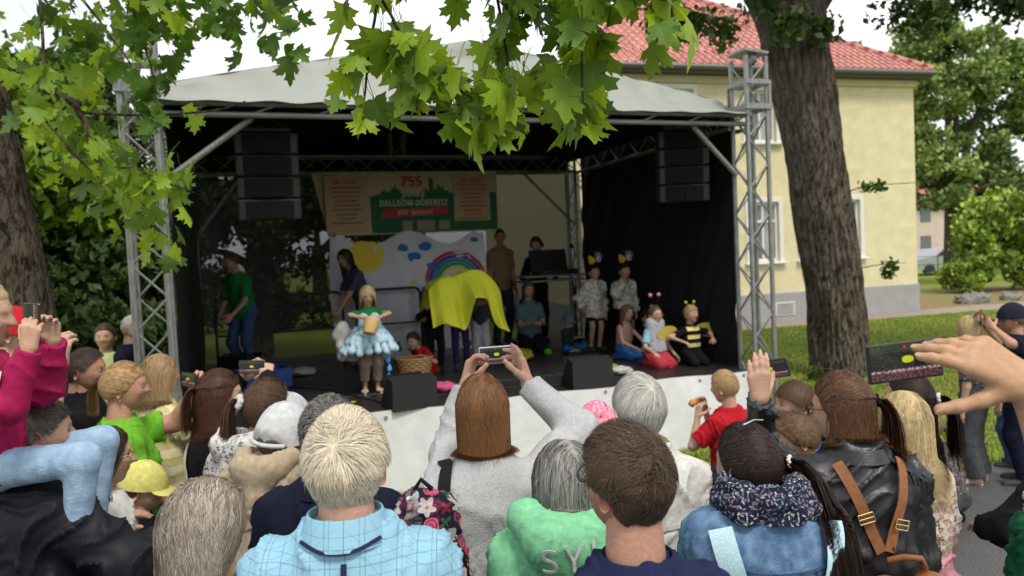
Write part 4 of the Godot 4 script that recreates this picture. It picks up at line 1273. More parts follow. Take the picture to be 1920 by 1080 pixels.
func hang_leaves(tree: Node3D, spots: Array, variants: Array, mats: Array, first: int, seed_: int) -> void:   # spots: [place, size, towards]; the first ones are parts, the others one mass
	rs = seed_
	var xf := []; var cols := []
	for q in spots.size():
		var sp: Array = spots[q]
		var tip: Vector3 = (Vector3.DOWN + rvec() * 0.55 + sp[2] * 0.3).normalized()
		var nn: Vector3 = rvec() * Vector3(1, 0.45, 1) + Vector3(0, 0.25, 0)
		nn = (nn - tip * nn.dot(tip)).normalized()
		var b = Basis((-tip).cross(nn), -tip, nn) * sp[1]
		if q < first:
			var o := inst("leaf", variants[rs % variants.size()], mats[(rs >> 5) % mats.size()], tree)
			o.transform = Transform3D(b, sp[0])
		else:
			xf.append(Transform3D(b, sp[0]))
			var v := rr(0.7, 1.2)
			cols.append(Color(0.15 * v, 0.29 * v, 0.034 * v))
	if xf.size():
		var s := scatter("leaves", tree, variants[0], M.leaf_mass, xf, cols)
		s.set_meta("kind", "stuff")

# ---------------------------------------------------------------- the place
func wall_with(mb: MB, w: float, y0: float, y1: float, holes: Array, deep: float) -> void:   # in the xy plane, x 0..w, facing +z; holes: [x0, y0, x1, y1]
	var xs := [0.0, w]; var ys := [y0, y1]
	for h in holes: xs.append_array([h[0], h[2]]); ys.append_array([h[1], h[3]])
	xs.sort(); ys.sort()
	for a in xs.size() - 1:
		for b in ys.size() - 1:
			if xs[a + 1] - xs[a] < 0.001 or ys[b + 1] - ys[b] < 0.001 or xs[a] < -0.001 or xs[a + 1] > w + 0.001 or ys[b] < y0 - 0.001 or ys[b + 1] > y1 + 0.001: continue
			var m := Vector2((xs[a] + xs[a + 1]) / 2, (ys[b] + ys[b + 1]) / 2)
			var open := false
			for h in holes: open = open or (m.x > h[0] and m.x < h[2] and m.y > h[1] and m.y < h[3])
			if not open: mb.quad(Vector3(xs[a], ys[b], 0), Vector3(xs[a + 1], ys[b], 0), Vector3(xs[a + 1], ys[b + 1], 0), Vector3(xs[a], ys[b + 1], 0))
	for h in holes:
		var p := [Vector3(h[0], h[1], 0), Vector3(h[2], h[1], 0), Vector3(h[2], h[3], 0), Vector3(h[0], h[3], 0)]
		for q in 4: mb.quad(p[q], p[(q + 1) % 4], p[(q + 1) % 4] - Vector3(0, 0, deep), p[q] - Vector3(0, 0, deep))
func plaster(col: Color) -> StandardMaterial3D:
	var m := tri(mat(col, 0.92), 0.6, true)
	m.albedo_texture = noise_tex("plaster", 0.012, 0.91, 1.0, false, 0, FastNoiseLite.TYPE_SIMPLEX_SMOOTH, 6)
	m.normal_enabled = true; m.normal_texture = noise_tex("grain", 0.2, 0, 1, true, 5.0, FastNoiseLite.TYPE_SIMPLEX, 3); m.normal_scale = 0.4
	return m
func window(house: Node3D, x0: float, y0: float, x1: float, y1: float, z := 0.0) -> void:
	var f := MB.new()
	var w := x1 - x0; var h := y1 - y0
	for e in [[x0 + 0.035, (y0 + y1) / 2, 0.07, h], [x1 - 0.035, (y0 + y1) / 2, 0.07, h], [(x0 + x1) / 2, (y0 + y1) / 2, 0.06, h - 0.14]]: box(f, Vector3(e[0], e[1], z - 0.10), Vector3(e[2], e[3], 0.06), Basis(), 0.006)
	for e in [y0 + 0.035, y1 - 0.035, y0 + h * 0.68]: box(f, Vector3((x0 + x1) / 2, e, z - 0.102), Vector3(w - 0.14, 0.07, 0.055), Basis(), 0.006)
	var fo := obj("window", f, M.white_paint, house)
	var su := MB.new()
	for e in [[x0 - 0.06, (y0 + y1) / 2, 0.12, h + 0.24], [x1 + 0.06, (y0 + y1) / 2, 0.12, h + 0.24]]: box(su, Vector3(e[0], e[1], z + 0.012), Vector3(e[2], e[3], 0.03), Basis(), 0.004)
	box(su, Vector3((x0 + x1) / 2, y1 + 0.06, z + 0.012), Vector3(w, 0.12, 0.03), Basis(), 0.004)
	obj("surround", su, M.white_paint, fo)
	var sl := MB.new()
	box(sl, Vector3((x0 + x1) / 2, y0 - 0.05, z + 0.04), Vector3(w + 0.34, 0.06, 0.16), Basis(), 0.01)
	obj("sill", sl, M.white_paint, fo)
	for e in 2:
		for r in 2:
			var pm := MB.new()
			var px0 := x0 + 0.07 + e * (w / 2 - 0.04); var px1 := px0 + w / 2 - 0.10
			var a := y0 + 0.07 if r == 0 else y0 + h * 0.68 + 0.035; var b := y0 + h * 0.68 - 0.035 if r == 0 else y1 - 0.07
			pm.quad(Vector3(px0, a, z - 0.11), Vector3(px1, a, z - 0.11), Vector3(px1, b, z - 0.11), Vector3(px0, b, z - 0.11))
			obj("pane", pm, M.pane, fo)
		var cm := MB.new()
		var cx := x0 + 0.06 + e * (w - 0.12 - w * 0.3)
		sheet(cm, func(u, v): return Vector3(cx + u * w * 0.3, lerpf(y1 - 0.05, y0 + 0.03, v), z - 0.20 + 0.02 * sin(u * 22.0)), 24, 2)
		obj("curtain", cm, M.curtain, fo)
func build_house() -> void:
	# local x runs along the front from the house's left end to its right corner, z comes out of the front
	var ln := 10.3
	var t := deg_to_rad(15.88)
	var h := thing("yellow_house", "yellow plastered two-storey house with red tiled hip roof behind the stage", "house", Vector3(11.63 - cos(t) * ln, 0, -21.33 + sin(t) * ln), t)
	var dep := 9.5; var top := 6.55
	var wins := []
	for x in [[1.93, 2.75, true], [3.0, 3.86, false], [4.55, 5.45, false], [7.0, 7.9, false], [8.9, 9.7, false]]:     # from the right corner
		wins.append([ln - x[1], 1.66, ln - x[0], 3.24])
		if not x[2]: wins.append([ln - x[1], 4.84, ln - x[0], 6.20])
	var wl := MB.new()
	wall_with(wl, ln, 0.80, top, wins, 0.3)
	wl.quad(Vector3(ln, 0.8, 0), Vector3(ln, 0.8, -dep), Vector3(ln, top, -dep), Vector3(ln, top, 0))
	wl.quad(Vector3(0, 0.8, -dep), Vector3(0, 0.8, 0), Vector3(0, top, 0), Vector3(0, top, -dep))
	wl.quad(Vector3(ln, 0.8, -dep), Vector3(0, 0.8, -dep), Vector3(0, top, -dep), Vector3(ln, top, -dep))
	obj("wall", wl, plaster(Color(0.76, 0.68, 0.43)), h)
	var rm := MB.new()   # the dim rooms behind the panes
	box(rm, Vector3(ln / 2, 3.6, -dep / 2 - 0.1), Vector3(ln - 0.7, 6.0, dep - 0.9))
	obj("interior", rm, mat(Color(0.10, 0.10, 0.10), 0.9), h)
	var pl := MB.new()
	box(pl, Vector3(ln / 2, 0.36, -dep / 2), Vector3(ln + 0.08, 0.88, dep + 0.08), Basis(), 0.02)
	obj("plinth", pl, plaster(Color(0.36, 0.355, 0.36)), h)
	var bw := MB.new()
	box(bw, Vector3(ln - 4.48, 0.36, 0.05), Vector3(0.62, 0.36, 0.03), Basis(), 0.005)
	var bo := obj("cellar_window", bw, mat(Color(0.55, 0.54, 0.52), 0.7), h)
	for q in 5:
		var gm := MB.new()
		box(gm, Vector3(ln - 4.48, 0.24 + q * 0.06, 0.072), Vector3(0.50, 0.02, 0.012), Basis(Vector3.RIGHT, 0.5))
		obj("slat", gm, mat(Color(0.10, 0.13, 0.11), 0.6), bo)
	for w in wins: window(h, w[0], w[1], w[2], w[3])
	var sw := Node3D.new(); sw.name = "gable_window"; h.add_child(sw)
	sw.transform = Transform3D(Basis(Vector3.UP, -PI / 2), Vector3(-0.14, 0, 0))
	window(sw, 4.2, 1.75, 5.5, 3.2)
	var cor := MB.new()
	box(cor, Vector3(ln / 2, top - 0.10, 0.0), Vector3(ln + 0.16, 0.20, 0.18), Basis(), 0.03)
	box(cor, Vector3(ln + 0.03, top - 0.10, -dep / 2), Vector3(0.16, 0.196, dep), Basis(), 0.03)
	obj("cornice", cor, plaster(Color(0.66, 0.58, 0.38)), h)
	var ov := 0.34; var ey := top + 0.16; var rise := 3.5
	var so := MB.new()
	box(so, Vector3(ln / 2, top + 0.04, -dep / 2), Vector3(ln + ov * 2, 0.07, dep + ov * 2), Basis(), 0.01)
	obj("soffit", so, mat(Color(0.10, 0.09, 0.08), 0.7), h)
	for e in 2:
		var gt := MB.new()
		if e == 0: tube(gt, [Vector3(-ov, ey - 0.03, ov + 0.05), Vector3(ln + ov + 0.05, ey - 0.03, ov + 0.05)], [0.07], 10)
		else: tube(gt, [Vector3(ln + ov + 0.05, ey - 0.032, ov + 0.02), Vector3(ln + ov + 0.05, ey - 0.032, -dep - ov)], [0.07], 10)
		obj("gutter", gt, mat(Color(0.16, 0.15, 0.14), 0.45, 0.6), h)
	# hip roof: under-sheet, then tiles row by row
	var r0 := Vector3(dep / 2 + ov * 0 + 0.0, ey + rise, -dep / 2); var r1 := Vector3(ln - dep / 2 + 0.6, ey + rise, -dep / 2)
	var a := Vector3(-ov, ey, ov); var b := Vector3(ln + ov, ey, ov); var c := Vector3(ln + ov, ey, -dep - ov); var d := Vector3(-ov, ey, -dep - ov)
	r0 = Vector3(dep * 0.46, ey + rise, -dep / 2); r1 = Vector3(ln - dep * 0.46, ey + rise, -dep / 2)
	var rf := MB.new()
	rf.quad(a, b, r1, r0); rf.tri(b, c, r1); rf.quad(c, d, r0, r1); rf.tri(d, a, r0)
	var roof := obj("roof", rf, plaster(Color(0.34, 0.10, 0.06)), h)
	var tile := MB.new()   # one pantile, 0.30 wide and 0.42 long, lying along -z up the slope
	sheet(tile, func(u, v): return Vector3((u - 0.5) * 0.235, 0.034 * sin(u * TAU * 0.9 + 0.4) + 0.026 + 0.022 * (1.0 - v), -v * 0.34), 7, 1, 0.012)
	var tm := tile.mesh()
	var tms := []
	rs = 77
	for q in 5:
		var v := rr(0.82, 1.16)
		var m := mat(Color(0.52 * v, 0.225 * v, 0.185 * v * rr(0.9, 1.1)), 0.75)
		m.uv1_triplanar = true; m.uv1_scale = Vector3.ONE * 2.0; m.albedo_texture = TX["plaster"]
		tms.append(m)
	var slope := (r1 - b)
	var made := 0
	var mass := []
	var mcol := []
	for face in 2:
		var e0 := a if face == 0 else b; var e1 := b if face == 0 else c
		var along := (e1 - e0).normalized(); var wide := (e1 - e0).length()
		var foot := r1 - (e0 + along * (r1 - e0).dot(along))
		var up := foot.normalized(); var high := foot.length()
		var nn := along.cross(up).normalized()
		var bs := Basis(along, nn, -up)
		var rows := int(high / 0.31)
		for r in rows:
			var y := r * 0.31
			var f := y / high
			var x0: float = lerpf(0.0, (r0 - e0).dot(along), f) if face == 0 else lerpf(0.0, (r1 - e0).dot(along), f)
			var x1: float = lerpf(wide, (r1 - e0).dot(along), f)
			var nt := int((x1 - x0) / 0.228)
			for q in nt:
				var x := x0 + (q + 0.5) * (x1 - x0) / nt
				var tr := Transform3D(bs, e0 + along * x + up * y + nn * 0.01)
				if face == 0 and x > ln - 5.2 and made < 300 and r < 14:
					var o := inst("tile", tm, tms[rs % 5], roof); rnd()
					o.transform = tr; made += 1
				else:
					mass.append(tr)
					var v := rr(0.8, 1.15)
					mcol.append(Color(0.52 * v, 0.225 * v, 0.185 * v))
	M.tile_mass = mat(Color(1, 1, 1), 0.75); M.tile_mass.vertex_color_use_as_albedo = true
	var ms := scatter("tiles", roof, tm, M.tile_mass, mass, mcol)
	ms.set_meta("kind", "stuff")
	for e in [[b, r1], [r0, r1], [a, r0]]:
		var rd := MB.new()
		var nq := int((e[1] - e[0]).length() / 0.4)
		for q in nq:
			var p: Vector3 = e[0].lerp(e[1], float(q) / nq) + Vector3(0, 0.06, 0); var p2: Vector3 = e[0].lerp(e[1], (q + 1.1) / nq) + Vector3(0, 0.075, 0)
			tube(rd, [p, p2], [0.12, 0.10], 8, true)
		obj("ridge", rd, tms[0], roof)
	var sn := MB.new()   # snow guard and vent on the roof
	for q in 2: tube(sn, [a.lerp(r0, 0.5).lerp(b.lerp(r1, 0.5), 0.55 + q * 0.0) + Vector3(0, 0.14 + q * 0.1, 0.05), a.lerp(r0, 0.5).lerp(b.lerp(r1, 0.5), 0.72) + Vector3(0, 0.14 + q * 0.1, 0.05)], [0.02], 6)
	obj("snow_guard", sn, mat(Color(0.30, 0.08, 0.05), 0.6), roof)
	var dp := MB.new()
	tube(dp, [Vector3(ln + 0.09, 0.1, -0.35), Vector3(ln + 0.09, top - 0.3, -0.35), Vector3(ln + ov, ey - 0.05, -0.35)], [0.045], 8)
	obj("downpipe", dp, mat(Color(0.25, 0.24, 0.22), 0.5, 0.5), h)
func build_ground() -> void:
	var gm := tri(mat(Color(1, 1, 1), 1.0), 0.35, true)
	gm.metallic_specular = 0.1
	var n1 := FastNoiseLite.new(); n1.frequency = 0.035; n1.fractal_octaves = 5; n1.seed = 4
	var n2 := FastNoiseLite.new(); n2.frequency = 0.25; n2.fractal_octaves = 3; n2.seed = 9
	gm.albedo_texture = img_tex("grass", 512, 512, func(x, y):
		var k := absf(x - 256.0) / 256.0; var j := absf(y - 256.0) / 256.0     # mirrored about the middle, so that it tiles
		var v := n1.get_noise_2d(k * 256, j * 256); var w := n2.get_noise_2d(k * 256, j * 256)
		var c := Color(0.16, 0.235, 0.036).lerp(Color(0.24, 0.255, 0.065), clampf(0.5 + v * 1.3, 0, 1))
		var s := 0.95 + w * 0.9
		return L(c.r * s, c.g * s, c.b * s))
	var g := MB.new()
	sheet(g, func(u, v):
		var x = (u - 0.5) * 500.0; var z = -(v - 0.08) * 420.0
		return Vector3(x, 0.0, z), 10, 10)
	tag(obj("ground", g, gm), "", "", "", "structure")
	var am := tri(mat(Color(1, 1, 1), 0.62), 0.7, true)
	am.albedo_texture = noise_tex("asphalt", 0.35, 0.20, 0.40, false, 0, FastNoiseLite.TYPE_SIMPLEX, 3, 512)
	am.roughness_texture = noise_tex("wet", 0.012, 0.35, 1.0, false, 0, FastNoiseLite.TYPE_SIMPLEX_SMOOTH, 4)
	am.normal_enabled = true; am.normal_texture = noise_tex("asphalt_n", 0.4, 0, 1, true, 4.0, FastNoiseLite.TYPE_SIMPLEX, 2); am.normal_scale = 0.5
	var a := MB.new()
	var n3 := FastNoiseLite.new(); n3.frequency = 0.8; n3.seed = 3
	sheet(a, func(u, v):
		var x := lerpf(-14.0, 14.0, u)
		var edge := -5.30 - 0.30 * x - 0.05 * maxf(x - 2.5, 0.0) * maxf(x - 2.5, 0.0) + 0.05 * n3.get_noise_1d(x * 3.0)
		return Vector3(x, 0.006 + 0.012 * (1.0 - v), lerpf(edge, 9.0, v)), 180, 6)
	tag(obj("asphalt_path", a, am), "", "", "", "structure")
	var pm := tri(mat(Color(1, 1, 1), 0.95), 0.5, true)
	pm.albedo_texture = img_tex("gravel", 256, 256, func(x, y):
		var w := n2.get_noise_2d(absf(x - 128.0) * 2.6, absf(y - 128.0) * 2.6); var s := 1.0 + w * 0.8
		return L(0.27 * s, 0.215 * s, 0.175 * s))
	var p := MB.new()
	sheet(p, func(u, v):
		var x := lerpf(-6.0, 40.0, u)
		return Vector3(x, 0.008, -17.4 - 0.285 * (x - 2.0) - 1.35 * (1.0 - v) * 1.0 + 0.10 * n3.get_noise_1d(x + 50.0 * v)), 90, 3)
	tag(obj("house_path", p, pm), "", "", "", "structure")
	# grass blades where the lawn shows
	var tm := MB.new()
	rs = 5
	for q in 9:
		var b := Vector3(rr(-0.04, 0.04), 0, rr(-0.04, 0.04)); var d := rvec() * Vector3(1, 0, 1) * 0.025
		var h := rr(0.025, 0.06); var sd := Vector3(-d.z, 0, d.x).normalized() * 0.0035
		var v := rr(0.75, 1.2)
		tm.col = Color(v, v, v)
		var k := tm.v.size()
		tm.vert(b - sd, Vector3.UP); tm.vert(b + sd, Vector3.UP); tm.vert(b + d * 0.4 + Vector3(0, h * 0.6, 0) + sd * 0.7, Vector3.UP); tm.vert(b + d * 0.4 + Vector3(0, h * 0.6, 0) - sd * 0.7, Vector3.UP); tm.vert(b + d + Vector3(0, h, 0), Vector3.UP)
		tm.i.append_array(PackedInt32Array([k, k + 2, k + 1, k, k + 3, k + 2, k + 3, k + 4, k + 2]))
	var me := tm.mesh()
	var xf := []; var cols := []
	var n4 := FastNoiseLite.new(); n4.frequency = 0.5; n4.seed = 14
	while xf.size() < 46000:
		var x := rr(-4.0, 13.0); var z := -rr(4.3, 21.0)
		var edge := -5.30 - 0.30 * x - 0.05 * maxf(x - 2.5, 0.0) * maxf(x - 2.5, 0.0)
		if z > edge - 0.02: continue
		var line := -7.2 - 0.36 * x
		if x < 2.9 and z < line - 0.05: continue
		if z < -17.3 - 0.285 * (x - 2.0): continue
		if x > 8.0 + 0.5 * -z: continue
		xf.append(Transform3D(Basis(Vector3.UP, rr(0, TAU)) * rr(0.7, 1.3), Vector3(x, 0, z)))
		var v := clampf(0.5 + 0.9 * n4.get_noise_2d(x, z), 0, 1)
		var c := Color(0.20, 0.30, 0.045).lerp(Color(0.34, 0.36, 0.085), v)
		var s := rr(0.8, 1.2)
		cols.append(Color(c.r * s, c.g * s, c.b * s))
	var gl := leaf_mat(Color(0.20, 0.28, 0.04))
	tag(scatter("grass", self, me, gl, xf, cols), "short green lawn grass beside the stage and the tree", "grass", "", "stuff")
func build_trees() -> void:
	M.leaf_far = leaf_mat(Color(0.18, 0.25, 0.05))
	M.leaf_mass = leaf_mat(Color(0.50, 0.66, 0.02))
	var clump := leaf_clump(26, 0.42, 0.17, 31)
	var fine := leaf_clump(22, 0.20, 0.075, 17)
	var bark1 := bark(Color(0.19, 0.16, 0.125))
	# the big linden beside the stage
	var t := thing("linden_tree", "thick leaning linden trunk with furrowed bark right of the stage", "tree", Vector3(5.12, 0, -11.75))
	var tr := furrowed([Vector3(0.03, -0.15, 0), Vector3(0.0, 0.35, 0), Vector3(-0.05, 1.6, 0), Vector3(-0.28, 3.4, 0.02), Vector3(-0.48, 4.7, 0.02), Vector3(-0.62, 5.7, 0.0)], [0.56, 0.42, 0.415, 0.425, 0.46, 0.44], 3, 96, 0.034)
	var trunk := obj("trunk", tr, bark1, t)
	for l in [[[Vector3(-0.66, 4.9, 0.0), Vector3(-1.05, 5.9, 0.1), Vector3(-1.95, 7.2, 0.2), Vector3(-3.0, 9.0, 0.3)], 0.30, 0.16], [[Vector3(-0.42, 4.9, 0.0), Vector3(-0.40, 6.0, 0.0), Vector3(-0.30, 7.5, -0.2), Vector3(0.3, 10, -0.4)], 0.40, 0.2], [[Vector3(-0.35, 5.6, 0), Vector3(0.6, 6.8, 0.4), Vector3(2.4, 7.6, 1.0), Vector3(4.2, 7.9, 1.3)], 0.2, 0.07]]:
		var lm := MB.new()
		limb(lm, l[0], l[1], l[2], 20)
		obj("limb", lm, bark1, t)
	foliage(t, "crown", [[Vector3(-2.0, 5.75, 0.9), Vector3(1.1, 0.50, 0.8)], [Vector3(-0.7, 5.75, 0.9), Vector3(0.5, 0.75, 0.4)], [Vector3(2.0, 5.75, 1.0), Vector3(1.7, 0.65, 1.2)], [Vector3(4.6, 6.8, 1.2), Vector3(2.0, 1.0, 1.6)], [Vector3(0.0, 9.0, 0.0), Vector3(4.8, 1.9, 3.0)], [Vector3(5.8, 8.0, 0.5), Vector3(2.5, 1.4, 2)]], 2100, fine, M.leaf_far, Color(0.050, 0.085, 0.022), 21, 1.5)
	for sp in [[Vector3(0.55, 2.95, 0.5), Vector3(0.9, 0.04, 0.1), 16], [Vector3(0.65, 1.75, 0.5), Vector3(0.22, 0.30, 0.2), 22], [Vector3(-0.55, 0.2, 0.5), Vector3(0.10, 0.3, 0.1), 12]]:
		var tw := MB.new()
		limb(tw, [Vector3(0.0, sp[0].y - 0.12, 0.25), Vector3(sp[0].x * 0.6, sp[0].y - 0.02, 0.45), sp[0] + Vector3(sp[1].x * 0.85, 0, 0)], 0.012, 0.004, 6)
		obj("twig", tw, bark1, t)
		foliage(t, "shoots", [[sp[0], sp[1]]], sp[2], leaf_clump(5, 0.10, 0.075, 5), M.leaf_far, Color(0.085, 0.14, 0.03), 4, 1.0, 0.0)
	# the maple at the left edge and the boughs that hang into the picture
	var vars := []
	for q in 10: vars.append(maple_leaf(100 + q * 7))
	var lmats := []
	for c in [Color(0.125, 0.205, 0.018), Color(0.165, 0.255, 0.020), Color(0.080, 0.145, 0.018), Color(0.215, 0.305, 0.022), Color(0.058, 0.105, 0.020), Color(0.105, 0.175, 0.016)]:
		var m := mat(c, 0.5)
		m.metallic_specular = 0.3
		m.backlight_enabled = true; m.backlight = Color(c.r * 1.75, c.g * 1.55, c.b * 0.6).linear_to_srgb()
		lmats.append(m)
	var bark2 := bark(Color(0.13, 0.105, 0.08), 1.6)
	var mp := thing("maple_tree", "maple with a grey-brown trunk and drooping leafy boughs beside the crowd", "tree", Vector3(-3.12, 0, -4.62))
	obj("trunk", furrowed([Vector3(0.12, -0.1, 0), Vector3(0.07, 0.5, 0), Vector3(-0.04, 1.7, 0), Vector3(-0.17, 3.1, 0.0), Vector3(-0.30, 4.6, 0), Vector3(-0.4, 6.5, 0)], [0.42, 0.31, 0.285, 0.25, 0.23, 0.18], 8, 64, 0.012), bark2, mp)
	var spots := []
	var twigs := [   # twigs of the left boughs in the world: points, radius, how many leaves, spread
		[[Vector3(-3.2, 3.52, -4.5), Vector3(-2.52, 3.17, -4.3), Vector3(-2.36, 3.05, -4.2), Vector3(-2.22, 2.72, -4.1)], 0.034, 30, 0.20],
		[[Vector3(-2.36, 3.05, -4.2), Vector3(-2.05, 3.02, -4.2), Vector3(-1.65, 3.02, -4.2), Vector3(-1.45, 3.08, -4.25)], 0.010, 3, 0.05],
		[[Vector3(-2.9, 4.5, -4.4), Vector3(-2.2, 3.75, -4.0), Vector3(-1.9, 3.62, -3.9), Vector3(-1.72, 3.50, -3.9)], 0.030, 34, 0.24],
		[[Vector3(-2.6, 3.9, -4.3), Vector3(-2.42, 3.3, -4.0), Vector3(-2.40, 3.0, -3.9), Vector3(-2.2, 2.75, -3.9)], 0.010, 40, 0.26],
		[[Vector3(-2.22, 2.72, -4.1), Vector3(-2.0, 2.7, -4.0), Vector3(-1.8, 2.62, -3.95), Vector3(-1.65, 2.55, -3.95)], 0.008, 30, 0.17],
		[[Vector3(-2.9, 3.2, -4.6), Vector3(-2.7, 2.9, -4.7), Vector3(-2.4, 2.6, -4.7), Vector3(-2.1, 2.35, -4.6)], 0.010, 46, 0.30],
		[[Vector3(-3.0, 4.4, -4.8), Vector3(-2.7, 3.9, -5.0), Vector3(-2.5, 3.6, -5.0), Vector3(-2.3, 3.3, -5.0)], 0.012, 44, 0.32],
		[[Vector3(-2.9, 3.5, -5.0), Vector3(-2.9, 3.1, -5.2), Vector3(-2.75, 2.8, -5.2), Vector3(-2.6, 2.6, -5.2)], 0.010, 46, 0.32],
		[[Vector3(-2.2, 4.3, -4.2), Vector3(-1.8, 3.85, -4.2), Vector3(-1.5, 3.7, -4.2), Vector3(-1.3, 3.65, -4.2)], 0.012, 34, 0.26],
		[[Vector3(-1.9, 3.62, -3.9), Vector3(-1.88, 3.4, -3.95), Vector3(-1.85, 3.2, -4.0), Vector3(-1.84, 3.0, -4.0)], 0.008, 26, 0.15],
		[[Vector3(-2.4, 4.2, -4.2), Vector3(-2.08, 3.75, -4.25), Vector3(-1.99, 3.60, -4.27), Vector3(-1.85, 3.45, -4.2)], 0.010, 34, 0.24],
		[[Vector3(-1.9, 4.2, -4.0), Vector3(-1.60, 3.70, -4.05), Vector3(-1.46, 3.51, -4.06), Vector3(-1.35, 3.40, -4.0)], 0.010, 36, 0.22],
		[[Vector3(-1.5, 4.2, -3.7), Vector3(-1.25, 3.6, -3.7), Vector3(-1.10, 3.42, -3.75), Vector3(-1.0, 3.30, -3.75)], 0.008, 22, 0.16],
		[[Vector3(-2.9, 4.2, -4.5), Vector3(-2.65, 3.75, -4.45), Vector3(-2.5, 3.55, -4.45), Vector3(-2.3, 3.45, -4.4)], 0.010, 30, 0.22],
		[[Vector3(-1.4, 4.3, -4.0), Vector3(-1.15, 3.95, -4.0), Vector3(-1.0, 3.85, -4.0), Vector3(-0.9, 3.75, -4.0)], 0.010, 22, 0.20]]
	rs = 900
	for w in twigs:
		var tm := MB.new()
		limb(tm, w[0].map(func(p): return p - mp.position), w[1], w[1] * 0.35, 6, w[1] * 0.3)
		obj("branch", tm, bark2, mp)
		for q in w[2]:
			var u := rr(0.15, 3.0)
			var p: Vector3 = w[0][int(minf(u, 2.0))].lerp(w[0][int(minf(u, 2.0)) + 1], u - int(minf(u, 2.0)))
			spots.append([p + rvec() * w[3] * rr(0.2, 1.0) - mp.position, rr(0.06, 0.125), rvec() * 0.6])
	hang_leaves(mp, spots, vars, lmats, 300, 41)
	var ob := thing("maple_bough", "leafy maple bough hanging low over the crowd in front of the canopy", "branch", Vector3(0.1, 3.9, -2.0))
	spots = []
	twigs = [
		[[Vector3(0.0, 4.1, -1.6), Vector3(-0.20, 3.3, -2.2), Vector3(-0.36, 2.95, -2.3), Vector3(-0.44, 2.62, -2.35)], 0.010, 40, 0.14],
		[[Vector3(-0.36, 2.95, -2.3), Vector3(-0.26, 2.76, -2.3), Vector3(-0.14, 2.66, -2.3), Vector3(-0.02, 2.58, -2.3)], 0.006, 40, 0.11],
		[[Vector3(0.0, 4.1, -1.6), Vector3(0.02, 3.2, -2.3), Vector3(0.0, 2.95, -2.4), Vector3(0.04, 2.62, -2.4)], 0.009, 59, 0.17],
		[[Vector3(0.1, 4.1, -1.6), Vector3(0.22, 3.2, -2.2), Vector3(0.24, 2.95, -2.25), Vector3(0.24, 2.58, -2.25)], 0.009, 67, 0.16],
		[[Vector3(0.1, 4.1, -1.6), Vector3(0.36, 3.15, -2.1), Vector3(0.45, 3.0, -2.15), Vector3(0.50, 2.78, -2.15)], 0.010, 59, 0.11],
		[[Vector3(0.3, 3.9, -1.8), Vector3(0.30, 3.1, -2.5), Vector3(0.24, 2.75, -2.55), Vector3(0.20, 2.58, -2.55)], 0.007, 35, 0.12],
		[[Vector3(0.0, 4.1, -1.6), Vector3(-0.30, 3.25, -2.2), Vector3(-0.50, 3.08, -2.2), Vector3(-0.62, 2.98, -2.2)], 0.007, 27, 0.10],
		[[Vector3(0.05, 4.0, -1.7), Vector3(0.10, 3.15, -2.2), Vector3(0.10, 3.05, -2.4), Vector3(0.12, 2.95, -2.5)], 0.007, 40, 0.14]]
	rs = 3100
	for w in twigs:
		var tm := MB.new()
		limb(tm, w[0].map(func(p): return p - ob.position), w[1], w[1] * 0.3, 6, w[1] * 0.3)
		obj("branch", tm, bark2, ob)
		for q in w[2]:
			var u := rr(0.7, 3.0)
			var p: Vector3 = w[0][int(minf(u, 2.0))].lerp(w[0][int(minf(u, 2.0)) + 1], u - int(minf(u, 2.0)))
			spots.append([p + rvec() * w[3] * rr(0.2, 1.0) - ob.position, rr(0.055, 0.135), rvec() * 0.6])
	hang_leaves(ob, spots, vars, lmats, 300, 43)
